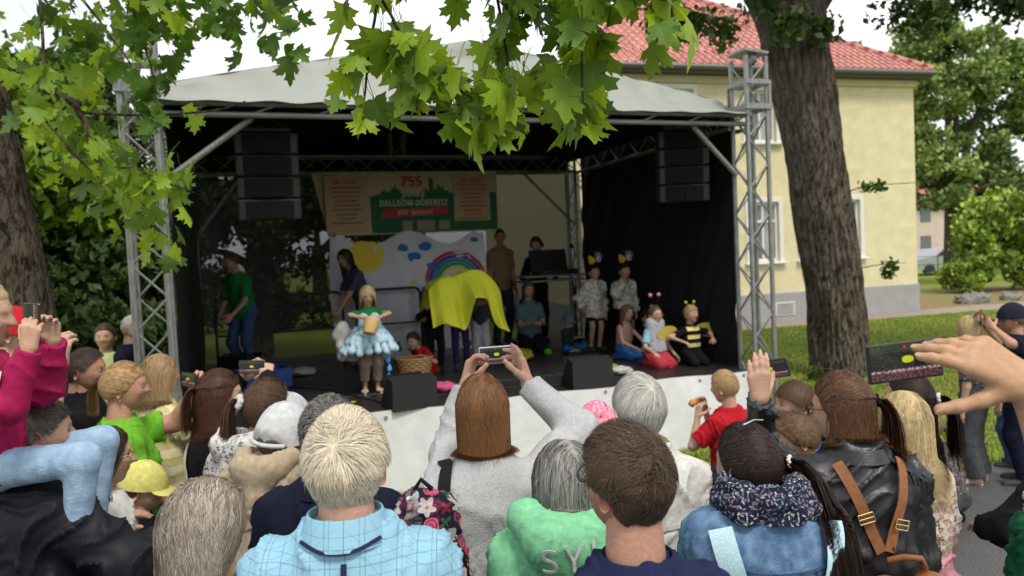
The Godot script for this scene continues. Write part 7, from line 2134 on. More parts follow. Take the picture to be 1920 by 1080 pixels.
	o = person("woman with long chestnut hair and a beige bag strap filming with a phone", Vector3(-1.42, 0, -3.45), -34, 1.66, {"lod": 2, "w": 0.95, "skin": FAIR, "head": Vector3(-26, -2, 0), "hr": Vector3(-1.24, 1.60, -3.70), "hl": Vector3(-1.40, 1.58, -3.82), "handr": "hold", "handl": "hold",
		"top": {"mat": M.black, "loose": 0.02}, "bottom": {"mat": M.jeans_dark},
		"hair": {"col": Color(0.060, 0.026, 0.016), "tip": Color(0.13, 0.06, 0.035), "style": "half", "half": 0.5, "len": 0.22, "drop": 0.10, "thick": 0.016, "tie": Vector3(0.1, 0.35, 0.93), "kick": -0.3, "tail": 0.2, "spread": 0.2, "front": 0.5, "low": -0.75, "n": 0.9}})
	earring()
	var sb := thing("shoulder_bag", "beige canvas shoulder bag on the chestnut-haired woman's black top", "bag", o.position, o.rotation.y)
	strap("strap", BODY.top, [Vector3(-0.13, BODY.nk.y - 0.06, -0.10), Vector3(-0.115, BODY.nk.y + 0.02, 0.0), Vector3(-0.10, BODY.nk.y - 0.09, 0.12), Vector3(-0.07, BODY.nk.y - 0.28, 0.13), Vector3(-0.06, BODY.nk.y - 0.48, 0.13)], 0.035, 0.008, M.cream, sb, 0.004)
	var sg := MB.new()
	nets(sg, [[Vector3(-0.16, 0.92, 0.10), Vector3(-0.16, 0.66, 0.10), 0.05, 0.06, 0.05, 0], [Vector3(0.02, 0.92, 0.13), Vector3(0.02, 0.66, 0.13), 0.05, 0.06, 0.05, 0], [Vector3(-0.16, 0.75, 0.10), Vector3(0.02, 0.75, 0.13), 0.06, 0.06, 0.06, 0]], 0.016)
	obj("bag", sg, M.cream, sb)
	phone("dark phone held beside the white scrunchie", Vector3(-1.33, 1.640, -3.74), Basis(Vector3.UP, -0.2), 0.14, 0.068)
	o = person("woman with a blond ponytail in a bright green T-shirt", Vector3(-1.96, 0, -3.62), -52, 1.70, {"lod": 2, "w": 1.10, "fat": 1.28, "bust": 1.2, "belly": 0.7, "skin": Color(0.54, 0.29, 0.20), "eyes": true, "head": Vector3(-14, -4, 0), "hr": Vector3(-1.64, 1.06, -3.66), "hl": Vector3(-1.66, 1.53, -3.82), "handl": "hold", "er": Vector3(0.1, -1, 0.4),
		"top": {"mat": M.green_tee, "loose": 0.014, "sleeve": 0.5, "fold": 0.012}, "bottom": {"mat": M.jeans_dark},
		"hair": {"col": Color(0.38, 0.24, 0.105), "tip": Color(0.5, 0.36, 0.19), "style": "pony", "len": 0.16, "thick": 0.014, "tie": Vector3(-0.2, 0.16, 0.97), "spread": 0.3, "kick": 0.0, "tail": 0.4, "front": 0.5, "low": -0.6, "n": 0.8}})
	earring()
	phone("black phone in the hand of the woman in green", Vector3(-1.64, 1.595, -3.72), Basis(Vector3.UP, -0.7), 0.14, 0.07)
	o = person("woman with fair hair in a pale yellow striped sweater behind the green T-shirt", Vector3(-2.08, 0, -4.25), -38, 1.66, {"lod": 1, "w": 1.0, "fat": 1.12, "skin": FAIR, "head": Vector3(-10, 0, 0), "hr": Vector3(-1.76, 1.30, -4.40), "top": {"mat": M.yellow_stripe, "loose": 0.03, "name": "sweater"}, "bottom": {"mat": M.jeans}, "hair": {"col": Color(0.30, 0.20, 0.10), "style": "long", "len": 0.2, "thick": 0.018}})
	o = person("man with receding dark hair in a black fleece beside the trunk", Vector3(-2.36, 0, -3.98), -70, 1.75, {"lod": 2, "w": 1.05, "skin": Color(0.42, 0.22, 0.14), "head": Vector3(-6, -8, 0), "eyes": true, "beard": 0.15, "top": {"mat": M.black, "loose": 0.026, "name": "fleece", "collar": 0.05}, "bottom": {"mat": M.jeans_dark}, "hair": {"col": Color(0.055, 0.038, 0.028), "style": "short", "len": 0.03, "thick": 0.010, "front": 0.78, "low": -0.6, "n": 0.7}})
	o = person("smiling woman with dark hair in a white T-shirt behind the black fleece", Vector3(-2.60, 0, -4.45), -62, 1.60, {"lod": 1, "skin": FAIR, "eyes": true, "top": {"mat": M.white, "sleeve": 0.5}, "bottom": {"mat": M.jeans}, "hair": {"col": Color(0.05, 0.025, 0.016), "style": "long", "len": 0.3, "thick": 0.014}})
	o = person("woman in a pale green blouse with a shoulder strap standing on the grass", Vector3(-3.74, 0, -6.80), -150, 1.69, {"lod": 1, "skin": FAIR, "eyes": true, "head": Vector3(-14, 0, 0), "top": {"mat": M.pale_green, "loose": 0.026, "name": "blouse", "hem": -0.14}, "bottom": {"mat": M.jeans_light}, "hlo": Vector3(-0.05, 1.05, -0.26), "hro": Vector3(0.10, 1.08, -0.24), "hair": {"col": Color(0.06, 0.035, 0.022), "style": "pony", "len": 0.08, "thick": 0.012, "tail": 0.1}})
	strap("bag_strap", BODY.top, [Vector3(0.12, BODY.nk.y - 0.02, 0.0), Vector3(0.08, BODY.nk.y - 0.14, -0.16), Vector3(0.0, BODY.nk.y - 0.28, -0.17), Vector3(-0.10, BODY.nk.y - 0.42, -0.15), Vector3(-0.18, BODY.nk.y - 0.52, -0.04)], 0.022, 0.008, M.black, o, 0.004)
	o = person("grey-bearded man in a dark polo shirt standing behind the truss tower", Vector3(-3.60, 0, -6.95), -95, 1.75, {"lod": 1, "w": 1.08, "fat": 1.15, "belly": 0.9, "skin": FAIR, "eyes": true, "beard": 0.8, "top": {"mat": M.navy, "loose": 0.02, "sleeve": 0.5}, "bottom": {"mat": M.jeans}, "hair": {"col": Color(0.48, 0.46, 0.43), "style": "short", "len": 0.02, "thick": 0.006, "front": 0.9}})
	# father with the child on his shoulders
	o = person("man in a black rain jacket carrying a child on his shoulders", Vector3(-1.66, 0, -2.49), -34, 1.73, {"lod": 2, "w": 1.15, "fat": 1.12, "skin": Color(0.50, 0.28, 0.20), "head": Vector3(-14, -4, 0), "neck": 1.1, "hro": Vector3(0.20, 1.16, -0.34), "hlo": Vector3(-0.20, 1.16, -0.34), "er": Vector3(0.9, -0.4, 0.2),
		"top": {"mat": M.black_nylon, "loose": 0.045, "name": "rain_jacket", "fold": 0.016, "freq": 5.0}, "bottom": {"mat": M.jeans_dark},
		"hair": {"col": Color(0.055, 0.042, 0.034), "grey": Color(0.16, 0.14, 0.12), "style": "short", "len": 0.02, "thick": 0.009, "lift": 0.3, "low": -0.6}})
	o = person("child in a magenta jacket and light jeans sitting on the man's shoulders with a phone", Vector3(-1.72, 1.53, -2.42), -74, 1.26, {"lod": 2, "legs": "straddle", "lean": -4.0, "skin": FAIR, "head": Vector3(0, -8, 0), "hr": Vector3(-1.47, 1.925, -2.25), "er": Vector3(0.25, -1.0, 0.1), "hl": Vector3(-1.50, 1.93, -2.42), "handr": "hold", "handl": "hold", "fr": Vector3(0.1, 1, -0.1), "pr": Vector3(-0.3, 0.1, -1), "fl": Vector3(0.0, 1, 0.2), "pl": Vector3(0.2, 0, 1),
		"top": {"mat": M.magenta, "loose": 0.030, "name": "jacket", "fold": 0.012, "hem": -0.05}, "bottom": {"mat": M.jeans_light, "loose": 0.006, "name": "jeans", "fold": 0.0018},
		"hair": {"col": Color(0.48, 0.36, 0.2), "style": "pony", "len": 0.12, "thick": 0.012}})
	var pt := MB.new()
	var pc: Array = onto(BODY.top, o.transform.affine_inverse() * Vector3(-1.535, 1.84, -2.20), 0.004)
	var pz: Vector3 = pc[1]; var py := (Vector3.UP - pz * pz.y).normalized(); var px := py.cross(pz)
	box(pt, pc[0], Vector3(0.045, 0.045, 0.003), Basis(px, py, pz) * Basis(Vector3.BACK, 0.45), 0.001)
	var po := obj("patch", pt, M.white, o)
	var pw := MB.new()
	for e in [[0.0, -0.005, 0.008], [-0.011, 0.004, 0.0038], [-0.004, 0.010, 0.0038], [0.004, 0.010, 0.0038], [0.011, 0.004, 0.0038]]: ball(pw, pc[0] + px * e[0] + py * e[1] + pz * 0.002, Vector3(e[2], e[2], 0.001), Basis(px, py, pz), 8, 5)
	obj("paw_emblem", pw, M.magenta, po)
	phone("phone held upright by the child in magenta", Vector3(-1.478, 2.000, -2.285), Basis(Vector3.UP, -0.25) * Basis(Vector3.BACK, PI / 2 - 0.08), 0.128, 0.064)
	o = person("tall man in a red cap behind the child in magenta, one hand raised", Vector3(-2.50, 0, -3.62), -30, 1.99, {"lod": 1, "skin": FAIR, "head": Vector3(-20, -6, 0), "eyes": true, "hr": Vector3(-2.095, 1.735, -3.42), "er": Vector3(0.3, -1, 0.3), "fr": Vector3(0.12, 1.0, -0.1), "pr": Vector3(0.2, 0, -1), "handr": "hold", "top": {"mat": M.grey_cloth, "sleeve": 0.5}, "bottom": {"mat": M.jeans}, "hair": {"col": Color(0.2, 0.13, 0.08), "style": "short", "len": 0.02, "thick": 0.008}, "cap": {"mat": M.red_cap, "tilt": -6.0, "off": 0.02, "label": "red cap"}})
	o = person("girl with long dark hair and glasses in a white jacket beside the black jacket", Vector3(-1.68, 0, -2.92), -46, 1.53, {"lod": 2, "w": 0.92, "skin": FAIR, "head": Vector3(-18, -4, 0), "glasses": M.gold, "top": {"mat": M.white, "loose": 0.03, "name": "jacket"}, "bottom": {"mat": M.jeans}, "hair": {"col": Color(0.032, 0.018, 0.012), "style": "long", "drop": 0.30, "thick": 0.015, "messy": 0.1, "n": 0.9}})
	o = person("child in a yellow cap below the green T-shirt", Vector3(-1.76, 0, -3.36), -62, 1.27, {"lod": 2, "w": 0.9, "skin": FAIR, "head": Vector3(-12, -6, 0), "eyes": true, "top": {"mat": M.black, "sleeve": 0.5}, "bottom": {"mat": M.jeans}, "hair": {"col": Color(0.06, 0.035, 0.022), "style": "short", "len": 0.05, "thick": 0.010, "low": -0.9}, "cap": {"mat": M.yellow_cap, "off": 0.018, "tilt": -4.0, "brim": 0.062, "label": "yellow cap"}})
	o = person("person in a cream hooded jacket at the bottom corner below the magenta jacket", Vector3(-1.50, 0, -1.86), -20, 1.60, {"lod": 1, "w": 1.0, "skin": FAIR, "top": {"mat": M.cream, "loose": 0.04, "name": "jacket", "fold": 0.014}, "bottom": {"mat": M.jeans}, "hair": {"col": Color(0.2, 0.12, 0.07), "style": "long", "len": 0.2, "thick": 0.014}})
	hood(M.cream, 1.0)
	# right middle
	o = person("blond boy in a red football shirt eating, standing on the grass", Vector3(1.38, 0, -4.80), 40, 1.33, {"lod": 2, "w": 1.1, "fat": 1.1, "skin": FAIR, "eyes": true, "head": Vector3(4, -6, 0), "hl": Vector3(1.17, 1.03, -4.82), "hr": Vector3(1.25, 1.05, -4.94), "el": Vector3(-0.3, -1, 0.3), "er": Vector3(0.3, -1, 0.3), "handl": "hold", "handr": "hold",
		"top": {"mat": M.red, "loose": 0.026, "sleeve": 0.5, "name": "football_shirt", "hem": -0.10, "fold": 0.012}, "bottom": {"mat": M.jeans}, "shoes": M.white, "hair": {"col": Color(0.42, 0.28, 0.14), "style": "short", "len": 0.018, "thick": 0.008, "lift": 0.3, "low": -0.55, "front": 0.62, "n": 0.8}})
	tag(obj("bread_roll", stick(Vector3.ZERO, Vector3(0.04, 0.02, 0), 0.026), mat(Color(0.48, 0.24, 0.07), 0.8)), "half-eaten bread roll in the red-shirted boy's hands", "snack").position = Vector3(1.165, 1.10, -4.93)
	o = person("boy with combed brown hair in a blue jacket looking towards the stage", Vector3(1.46, 0, -3.80), 84, 1.42, {"lod": 2, "w": 0.95, "skin": Color(0.52, 0.30, 0.21), "eyes": true, "head": Vector3(6, 0, 0), "top": {"mat": M.blue, "loose": 0.03, "name": "jacket"}, "bottom": {"mat": M.jeans}, "hair": {"col": Color(0.095, 0.055, 0.03), "style": "short", "len": 0.05, "thick": 0.015, "lift": 0.1, "sides": 0.35, "low": -0.5, "front": 0.48, "messy": 0.12, "n": 0.9}})
	hood(M.blue, 0.9)
	o = person("girl with smooth light brown hair looking down beside the leather jacket", Vector3(1.25, 0, -3.20), 62, 1.40, {"lod": 2, "w": 0.92, "skin": FAIR, "head": Vector3(14, -16, 0), "top": {"mat": M.jeans_dark, "loose": 0.02}, "bottom": {"mat": M.jeans}, "hair": {"col": Color(0.145, 0.088, 0.048), "style": "pony", "len": 0.2, "thick": 0.012, "tie": Vector3(0.1, -0.2, 0.97), "n": 0.9, "front": 0.55}})
	o = person("girl with long wavy blond hair in a leaf print dress and pink tulle skirt", Vector3(1.54, 0, -2.90), 8, 1.52, {"lod": 2, "w": 0.92, "skin": FAIR, "head": Vector3(4, -4, 0), "top": {"mat": M.leaf_dress, "loose": 0.02, "sleeve": 0.5, "name": "dress"}, "bottom": {"mat": M.pink, "skirt": 0.30, "name": "skirt", "fold": 0.02}, "hair": {"col": Color(0.50, 0.38, 0.19), "tip": Color(0.6, 0.48, 0.28), "style": "long", "drop": 0.19, "thick": 0.016, "messy": 0.16, "wave": 0.16, "low": -0.8, "front": 0.5, "n": 1.1}})
	o = person("girl with dark brown hair and a white headband behind the blond girl", Vector3(1.79, 0, -3.32), 36, 1.52, {"lod": 2, "w": 0.92, "skin": FAIR, "head": Vector3(10, 0, 0), "top": {"mat": M.black, "sleeve": 0.5}, "bottom": {"mat": M.jeans}, "hair": {"col": Color(0.026, 0.016, 0.012), "style": "half", "half": 0.2, "len": 0.32, "thick": 0.015, "tie": Vector3(0.2, 0.1, 0.97), "wave": 0.2, "n": 0.8}})
	tie_ring(M.white, Vector3(0.2, 0.1, 0.97), 0.018, 0.008, 0.024)
	o = person("girl with a plait crouching in dark dungarees on the path edge", Vector3(3.16, 0, -5.40), 32, 1.38, {"lod": 1, "legs": "squat", "lean": 16.0, "skin": FAIR, "head": Vector3(0, -4, 0), "hlo": Vector3(-0.10, 0.42, -0.36), "hro": Vector3(0.14, 0.40, -0.34), "top": {"mat": M.dark_flowers, "sleeve": 0.55, "loose": 0.02, "hem": 0.05}, "bottom": {"mat": M.grey_cloth, "loose": 0.02, "name": "dungarees"}, "shoes": M.black, "hair": {"col": Color(0.20, 0.13, 0.065), "style": "pony", "len": 0.34, "thick": 0.012, "tie": Vector3(0.25, -0.2, 0.95), "spread": 0.05, "kick": -0.6, "n": 0.8}})
	o = person("fair-haired girl in grey trousers and white sandals standing on the path", Vector3(3.90, 0, -6.30), 44, 1.44, {"lod": 1, "skin": FAIR, "eyes": true, "top": {"mat": M.dark_flowers, "sleeve": 0.5}, "bottom": {"mat": M.grey_cloth, "loose": 0.03}, "sandals": true, "shoes": M.white, "hair": {"col": Color(0.46, 0.34, 0.17), "style": "long", "len": 0.16, "thick": 0.014}})
	var gl := MB.new()
	box(gl, BODY.knees[1].lerp(BODY.ankles[1], 0.35) + Vector3(0.072, 0, 0.02), Vector3(0.006, 0.16, 0.035), Basis(), 0.002)
	obj("green_stripe", gl, M.green_tee, o)
	o = person("woman in a dark cap and navy T-shirt taking a photo by the path", Vector3(4.22, 0, -6.22), 58, 1.53, {"lod": 1, "w": 1.05, "fat": 1.15, "bust": 1.0, "skin": Color(0.50, 0.28, 0.19), "glasses": M.frame, "hl": Vector3(3.95, 1.36, -6.12), "hr": Vector3(3.96, 1.38, -6.26), "handl": "hold", "handr": "hold", "top": {"mat": M.navy, "sleeve": 0.5, "loose": 0.024}, "bottom": {"mat": M.navy}, "hair": {"col": Color(0.2, 0.13, 0.08), "style": "pony", "len": 0.1, "thick": 0.01}, "cap": {"mat": M.dark_cap, "off": 0.02, "tilt": -4.0, "label": "dark cap"}})
	phone("black phone held by the woman in the dark cap", Vector3(3.90, 1.44, -6.20), Basis(Vector3.UP, 1.0) * Basis(Vector3.BACK, PI / 2), 0.14, 0.07)
	o = person("child in a red T-shirt behind the woman in the dark cap", Vector3(4.48, 0, -6.70), 40, 1.34, {"lod": 0, "skin": FAIR, "top": {"mat": M.red, "sleeve": 0.5}, "bottom": {"mat": M.jeans}, "hair": {"col": Color(0.12, 0.07, 0.04), "style": "short", "len": 0.03, "thick": 0.01}})
	o = person("person in a black jacket at the right edge with a bent elbow", Vector3(2.12, 0, -2.80), 30, 1.56, {"lod": 1, "w": 1.0, "skin": FAIR, "hlo": Vector3(-0.12, 0.95, -0.28), "el": Vector3(-1, -0.2, 0.3), "top": {"mat": M.black, "loose": 0.03, "name": "jacket"}, "bottom": {"mat": M.jeans}, "hair": {"col": Color(0.2, 0.12, 0.07), "style": "long", "len": 0.2, "thick": 0.014}})
	var gb := thing("green_bag", "dark green cloth bag with a pale drawstring top at the right edge", "bag", Vector3(1.72, 0, -2.42), 0.2)
	var gm := MB.new()
	nets(gm, [[Vector3(-0.02, 1.14, 0), Vector3(-0.02, 0.98, 0), 0.085, 0.10, 0.06, 0], [Vector3(0.06, 1.13, 0.02), Vector3(0.07, 0.97, 0.02), 0.08, 0.10, 0.06, 0]], 0.014)
	folds(gm, 0, 0, 0.014, 12.0, 2.0)
	obj("sack", gm, cloth(Color(0.012, 0.105, 0.045), 0.7), gb)
	var gt := MB.new()
	nets(gt, [[Vector3(0.0, 1.20, 0), Vector3(0.02, 1.25, 0), 0.055, 0.075, 0.04, 1]], 0.011)
	folds(gt, 0, 0, 0.012, 18.0, 2.0)
	obj("drawstring_top", gt, M.cream, gb)
	var gs := MB.new()
	tube(gs, [Vector3(0.0, 1.22, -0.03), Vector3(0.10, 1.30, -0.10), Vector3(0.20, 1.38, -0.22)], [0.012], 8)
	obj("cord", gs, M.cream, gb)
	# the hand that reaches in with a phone
	o = person("bare forearm and hand reaching in at the right edge with a phone", Vector3(0.95, 0, -0.96), 22, 1.85, {"lod": 2, "skin": Color(0.49, 0.285, 0.165), "hr": Vector3(0.890, 1.872, -1.295), "er": Vector3(0.2, -1.0, 0.2), "fr": Vector3(-0.78, 0.50, -0.18), "pr": Vector3(-0.35, -0.35, -0.9), "curlr": [[[14, 22, 30, 40], [14, 18, 24, 30], 10], [0.55, 0.25, 0.15]], "handcell": 0.0035, "spreadr": 0.05, "handsize": 1.06,
		"top": {"mat": M.grey_cloth, "sleeve": 0.4}, "bottom": {"mat": M.jeans}, "hair": {"col": Color(0.1, 0.06, 0.04), "style": "short", "len": 0.03, "thick": 0.01}})
	phone("black phone showing the stage, held by the hand reaching in", Vector3(0.731, 1.908, -1.392), Basis(Vector3.BACK, 0.06) * Basis(Vector3.UP, 0.1), 0.150, 0.074)
func stick(a: Vector3, b: Vector3, r: float) -> MB:
	var mb := MB.new()
	nets(mb, [[a, b, r, r * 0.8, 0.02, 0]], r * 0.35)
	folds(mb, 0, 0, r * 0.2, 30.0)
	return mb
# ---------------------------------------------------------------- the people on the stage
func build_cast() -> void:
	rs = 2
	var o: Node3D
	o = person("man in a green T-shirt and jeans bending slightly on the stage", S(0.70, 3.45), 160, 1.66, {"lod": 1, "w": 1.05, "lean": 14.0, "skin": MID, "eyes": true, "head": Vector3(-30, -16, 0), "hlo": Vector3(-0.10, 0.80, -0.34), "hro": Vector3(0.12, 0.82, -0.30), "dip": -0.05, "top": {"mat": M.stage_green, "sleeve": 0.5, "loose": 0.02}, "bottom": {"mat": M.jeans}, "shoes": M.white, "hair": {"col": Color(0.10, 0.07, 0.05), "style": "short", "len": 0.012, "thick": 0.004, "front": 0.75}})
	o = person("woman with dark hair in a grey T-shirt leaning forward behind the cloud girl", S(2.22, 3.15), 130, 1.62, {"lod": 1, "lean": 24.0, "skin": MID, "head": Vector3(20, -14, 0), "hlo": Vector3(0.02, 0.74, -0.40), "hro": Vector3(0.22, 0.74, -0.30), "top": {"mat": cloth(Color(0.06, 0.07, 0.10)), "sleeve": 0.5}, "bottom": {"mat": M.black}, "hair": {"col": Color(0.03, 0.018, 0.014), "style": "long", "len": 0.3, "thick": 0.014}})
	# girl in the cloud costume
	o = person("blond girl in a blue and white cloud costume pouring from a bucket", S(1.92, 1.08), 200, 1.14, {"lod": 2, "skin": FAIR, "eyes": true, "head": Vector3(0, -16, 0), "hlo": Vector3(-0.05, 0.80, -0.24), "hro": Vector3(0.06, 0.81, -0.22), "el": Vector3(-1, 0.25, 0.2), "er": Vector3(1, 0.25, 0.2), "handl": "grip", "handr": "grip", "top": {"mat": M.stage_green, "sleeve": 0.4}, "bottom": {"mat": M.khaki, "len": 0.85, "loose": 0.022}, "sandals": true, "shoes": M.cream, "hair": {"col": Color(0.56, 0.44, 0.24), "style": "long", "len": 0.13, "thick": 0.016, "front": 0.42}})
	var cb := []
	rs = 44
	var cm := MB.new()
	for q in 54:
		var a := TAU * (q % 18) / 18.0 + (q / 18) * 0.17; var ring := q / 18
		var rad := 0.13 + 0.055 * ring
		var c := Vector3(cos(a) * rad, 0.68 - 0.085 * ring + rr(-0.02, 0.02), sin(a) * rad * 0.85)
		cb.append([c, c + Vector3(cos(a) * 0.035, -0.05, sin(a) * 0.03), rr(0.030, 0.040), rr(0.034, 0.046), 0.006, 0])
	nets(cm, cb, 0.010)
	var sponge := cell_print("sponge", 6.0, 60, Color(0.50, 0.62, 0.70), func(d, i, a): return (Color(0.16, 0.40, 0.60) if d < 0.25 + 0.2 * sin(a * 3.0 + i) else null))
	obj("cloud_skirt", cm, sponge, o)
	var ct := MB.new()
	nets(ct, [[Vector3(-0.06, 0.80, -0.075), Vector3(-0.06, 0.64, -0.10), 0.055, 0.07, 0.03, 0], [Vector3(0.06, 0.80, -0.075), Vector3(0.06, 0.64, -0.10), 0.055, 0.07, 0.03, 0]], 0.014)
	obj("cloud_bib", ct, sponge, o)
	for q in 5:
		var dm := MB.new()
		lathe(dm, Vector3(-0.17 + 0.012 * (q % 2), 0.44 - q * 0.085, -0.16), [Vector2(0.0, -0.04), Vector2(0.026, -0.022), Vector2(0.024, 0.0), Vector2(0.0, 0.045)], 10, Basis(), 1.0, 0.35)
		obj("rain_drop", dm, mat(Color(0.03, 0.16, 0.55), 0.5) if q % 2 else mat(Color(0.10, 0.32, 0.60), 0.5), o)
	var bk := thing("bucket", "tan paper bucket tipped in the cloud girl's hands", "bucket", o.transform * Vector3(0.03, 0.735, -0.33), o.rotation.y)
	bk.rotation = Vector3(0.35, o.rotation.y, 0.3)
	var bm := MB.new()
	lathe(bm, Vector3.ZERO, [Vector2(0.0, -0.08), Vector2(0.062, -0.08), Vector2(0.085, 0.07), Vector2(0.088, 0.075), Vector2(0.080, 0.07), Vector2(0.058, -0.07), Vector2(0.0, -0.07)], 20)
	obj("pail", bm, mat(Color(0.60, 0.40, 0.17), 0.8), bk)
	var wm := MB.new()   # the pale cloud wing at her side
	rs = 9
	var wb := []
	for q in 9: wb.append([Vector3(0.20 + rr(0, 0.10), 0.50 + rr(-0.12, 0.22), 0.12 + rr(-0.03, 0.03)), Vector3(0.22 + rr(0, 0.10), 0.50 + rr(-0.12, 0.22), 0.12), 0.06, 0.06, 0.02, 0])
	nets(wm, wb, 0.016)
	obj("cloud_wing", wm, M.white, o)
	# children under the lime cloth
	o = person("child in a red shirt reaching into the wicker basket", S(2.78, 2.05), 150, 1.08, {"lod": 1, "legs": "kneel", "lean": 48.0, "skin": FAIR, "head": Vector3(0, -10, 0), "hr": S(2.60, 1.74, DECK + 0.24), "hl": S(2.66, 1.72, DECK + 0.24), "top": {"mat": M.red, "sleeve": 0.5}, "bottom": {"mat": M.red}, "hair": {"col": Color(0.08, 0.045, 0.03), "style": "short", "len": 0.04, "thick": 0.012}})
	o = person("child in black clothes under the lime cloth", S(2.88, 2.12), 200, 1.10, {"lod": 1, "lean": 42.0, "skin": FAIR, "head": Vector3(0, -10, 0), "hlo": Vector3(-0.14, 0.80, -0.36), "hro": Vector3(0.16, 0.80, -0.34), "top": {"mat": M.black}, "bottom": {"mat": M.black}, "hair": {"col": Color(0.1, 0.06, 0.03), "style": "short", "len": 0.03, "thick": 0.01}})
	o = person("child in a pink top and purple leggings under the lime cloth", S(3.20, 2.10), 190, 1.12, {"lod": 1, "lean": 30.0, "skin": FAIR, "hlo": Vector3(-0.14, 0.90, -0.26), "hro": Vector3(0.16, 0.90, -0.26), "top": {"mat": M.peach, "sleeve": 0.8, "hem": 0.04}, "bottom": {"mat": M.purple, "loose": 0.004}, "hair": {"col": Color(0.1, 0.06, 0.03), "style": "short", "len": 0.03, "thick": 0.01}})
	o = person("child in speckled grey leggings under the lime cloth", S(3.48, 2.18), 200, 1.10, {"lod": 1, "lean": 40.0, "skin": FAIR, "hlo": Vector3(-0.14, 0.82, -0.34), "hro": Vector3(0.16, 0.82, -0.34), "top": {"mat": M.grey_cloth}, "bottom": {"mat": M.mosaic, "loose": 0.016}, "hair": {"col": Color(0.1, 0.06, 0.03), "style": "short", "len": 0.03, "thick": 0.01}})
	var lc := thing("lime_cloth", "bright lime dotted cloth draped over the huddled children", "cloth", S(3.17, 1.85), STAGE_TURN)
	var lm := MB.new()
	sheet(lm, func(u, v):
		var x := lerpf(-0.43, 0.44, u)
		var top := 1.20 + 0.03 * sin(x * 9.0) - 0.22 * pow(absf(x) / 0.44, 4.0)
		var hem := 0.60 + 0.27 * smoothstep(-0.06, 0.04, x) * (1.0 - smoothstep(0.20, 0.32, x)) - 0.10 * smoothstep(0.25, 0.44, x) + 0.04 * sin(x * 14.0)
		if v > 0.5: hem = 0.62
		var f := absf(v - 0.5) * 2.0
		var drop := smoothstep(0.42, 1.0, f)
		var z = (0.5 - v) * 0.62 + (0.10 * drop if v < 0.5 else -0.10 * drop)
		var fo := (0.045 * sin(x * 21.0) + 0.03 * sin(x * 37.0 + 1.0)) * drop + 0.03 * fold_noise.get_noise_2d(x * 5.0, v * 5.0)
		return Vector3(x + 0.05 * drop * signf(x) * absf(x), lerpf(top, hem, pow(drop, 0.8)) + fo * 0.3, z + fo), 90, 44, 0.004)
	obj("fabric", lm, M.dotted_lime, lc)
	# helpers at the back
	o = person("man in a tan T-shirt standing behind the players", S(4.42, 4.0), 215, 1.80, {"lod": 1, "w": 1.05, "skin": Color(0.36, 0.19, 0.12), "eyes": true, "head": Vector3(-30, -8, 0), "top": {"mat": M.tan, "sleeve": 0.5, "loose": 0.018}, "bottom": {"mat": M.jeans_dark}, "hair": {"col": Color(0.03, 0.02, 0.015), "style": "short", "len": 0.012, "thick": 0.006}})
	o = person("sound technician in black with headphones at the silver table", S(5.02, 4.02), 190, 1.66, {"lod": 1, "lean": 12.0, "skin": MID, "head": Vector3(-30, -14, 0), "hlo": Vector3(-0.2, 1.08, -0.36), "hro": Vector3(0.16, 1.08, -0.36), "top": {"mat": M.black}, "bottom": {"mat": M.black}, "hair": {"col": Color(0.05, 0.03, 0.025), "style": "pony", "len": 0.1, "thick": 0.012, "tie": Vector3(0, 0.8, 0.6)}})
	var hp := MB.new()
	var pts := []
	for q in 11: pts.append(BODY.hc + BODY.hb * (Vector3(cos(PI * q / 10.0) * 0.098, sin(PI * q / 10.0) * 0.135, 0.0) * BODY.hs))
	tube(hp, pts, [0.008], 6)
	for e in [-1.0, 1.0]: ball(hp, BODY.hc + BODY.hb * (Vector3(e * 0.095, -0.01, 0.01) * BODY.hs), Vector3(0.02, 0.035, 0.03), BODY.hb, 10, 7)
	obj("headphones", hp, M.black, o)
	o = person("woman in a teal T-shirt kneeling at the back of the stage", S(4.55, 3.25), 195, 1.66, {"lod": 1, "legs": "kneel", "lean": 6.0, "skin": MID, "eyes": true, "head": Vector3(0, -6, 0), "hlo": Vector3(-0.06, 0.42, -0.40), "hro": Vector3(0.06, 0.42, -0.40), "top": {"mat": M.teal, "sleeve": 0.5, "loose": 0.02}, "bottom": {"mat": M.black}, "hair": {"col": Color(0.10, 0.055, 0.035), "style": "long", "len": 0.3, "thick": 0.012}})
	o = person("toddler in a light cap and dark green jacket sitting on the deck", S(4.95, 2.75), 215, 0.98, {"lod": 1, "legs": "sit", "skin": FAIR, "eyes": true, "head": Vector3(0, -4, 0), "hlo": Vector3(-0.05, 0.20, -0.24), "hro": Vector3(0.06, 0.20, -0.22), "top": {"mat": cloth(Color(0.025, 0.035, 0.025)), "loose": 0.02, "name": "jacket"}, "bottom": {"mat": M.blue}, "hair": {"col": Color(0.2, 0.13, 0.08), "style": "short", "len": 0.02, "thick": 0.008}, "cap": {"mat": M.teal, "off": 0.018, "brim": 0.04}})
	# the two birds
	for e in [[5.28, 2.55, 206, "child in a patched white bird cape standing by the pole"], [5.62, 2.30, 204, "child in a white bird cape with raised hand beside the black wall"]]:
		o = person(e[3], S(e[0], e[1]), e[2], 1.20, {"lod": 1, "skin": MID, "eyes": true, "head": Vector3(0, -2, 0), "hro": Vector3(0.10, 0.92, -0.16) if e[0] > 5.4 else Vector3(0.24, 0.62, -0.08), "handr": "grip", "top": {"mat": M.patched, "loose": 0.05, "hem": -0.22 if e[0] < 5.4 else -0.05, "flare": 0.06, "name": "cape", "fold": 0.024, "puff": 1.2}, "bottom": {"mat": M.black, "len": 0.4}, "hair": {"col": Color(0.05, 0.03, 0.02), "style": "short", "len": 0.03, "thick": 0.01}})
		var t: Vector3 = BODY.hc + Vector3(0, 0.13, 0)
		var hm := MB.new()
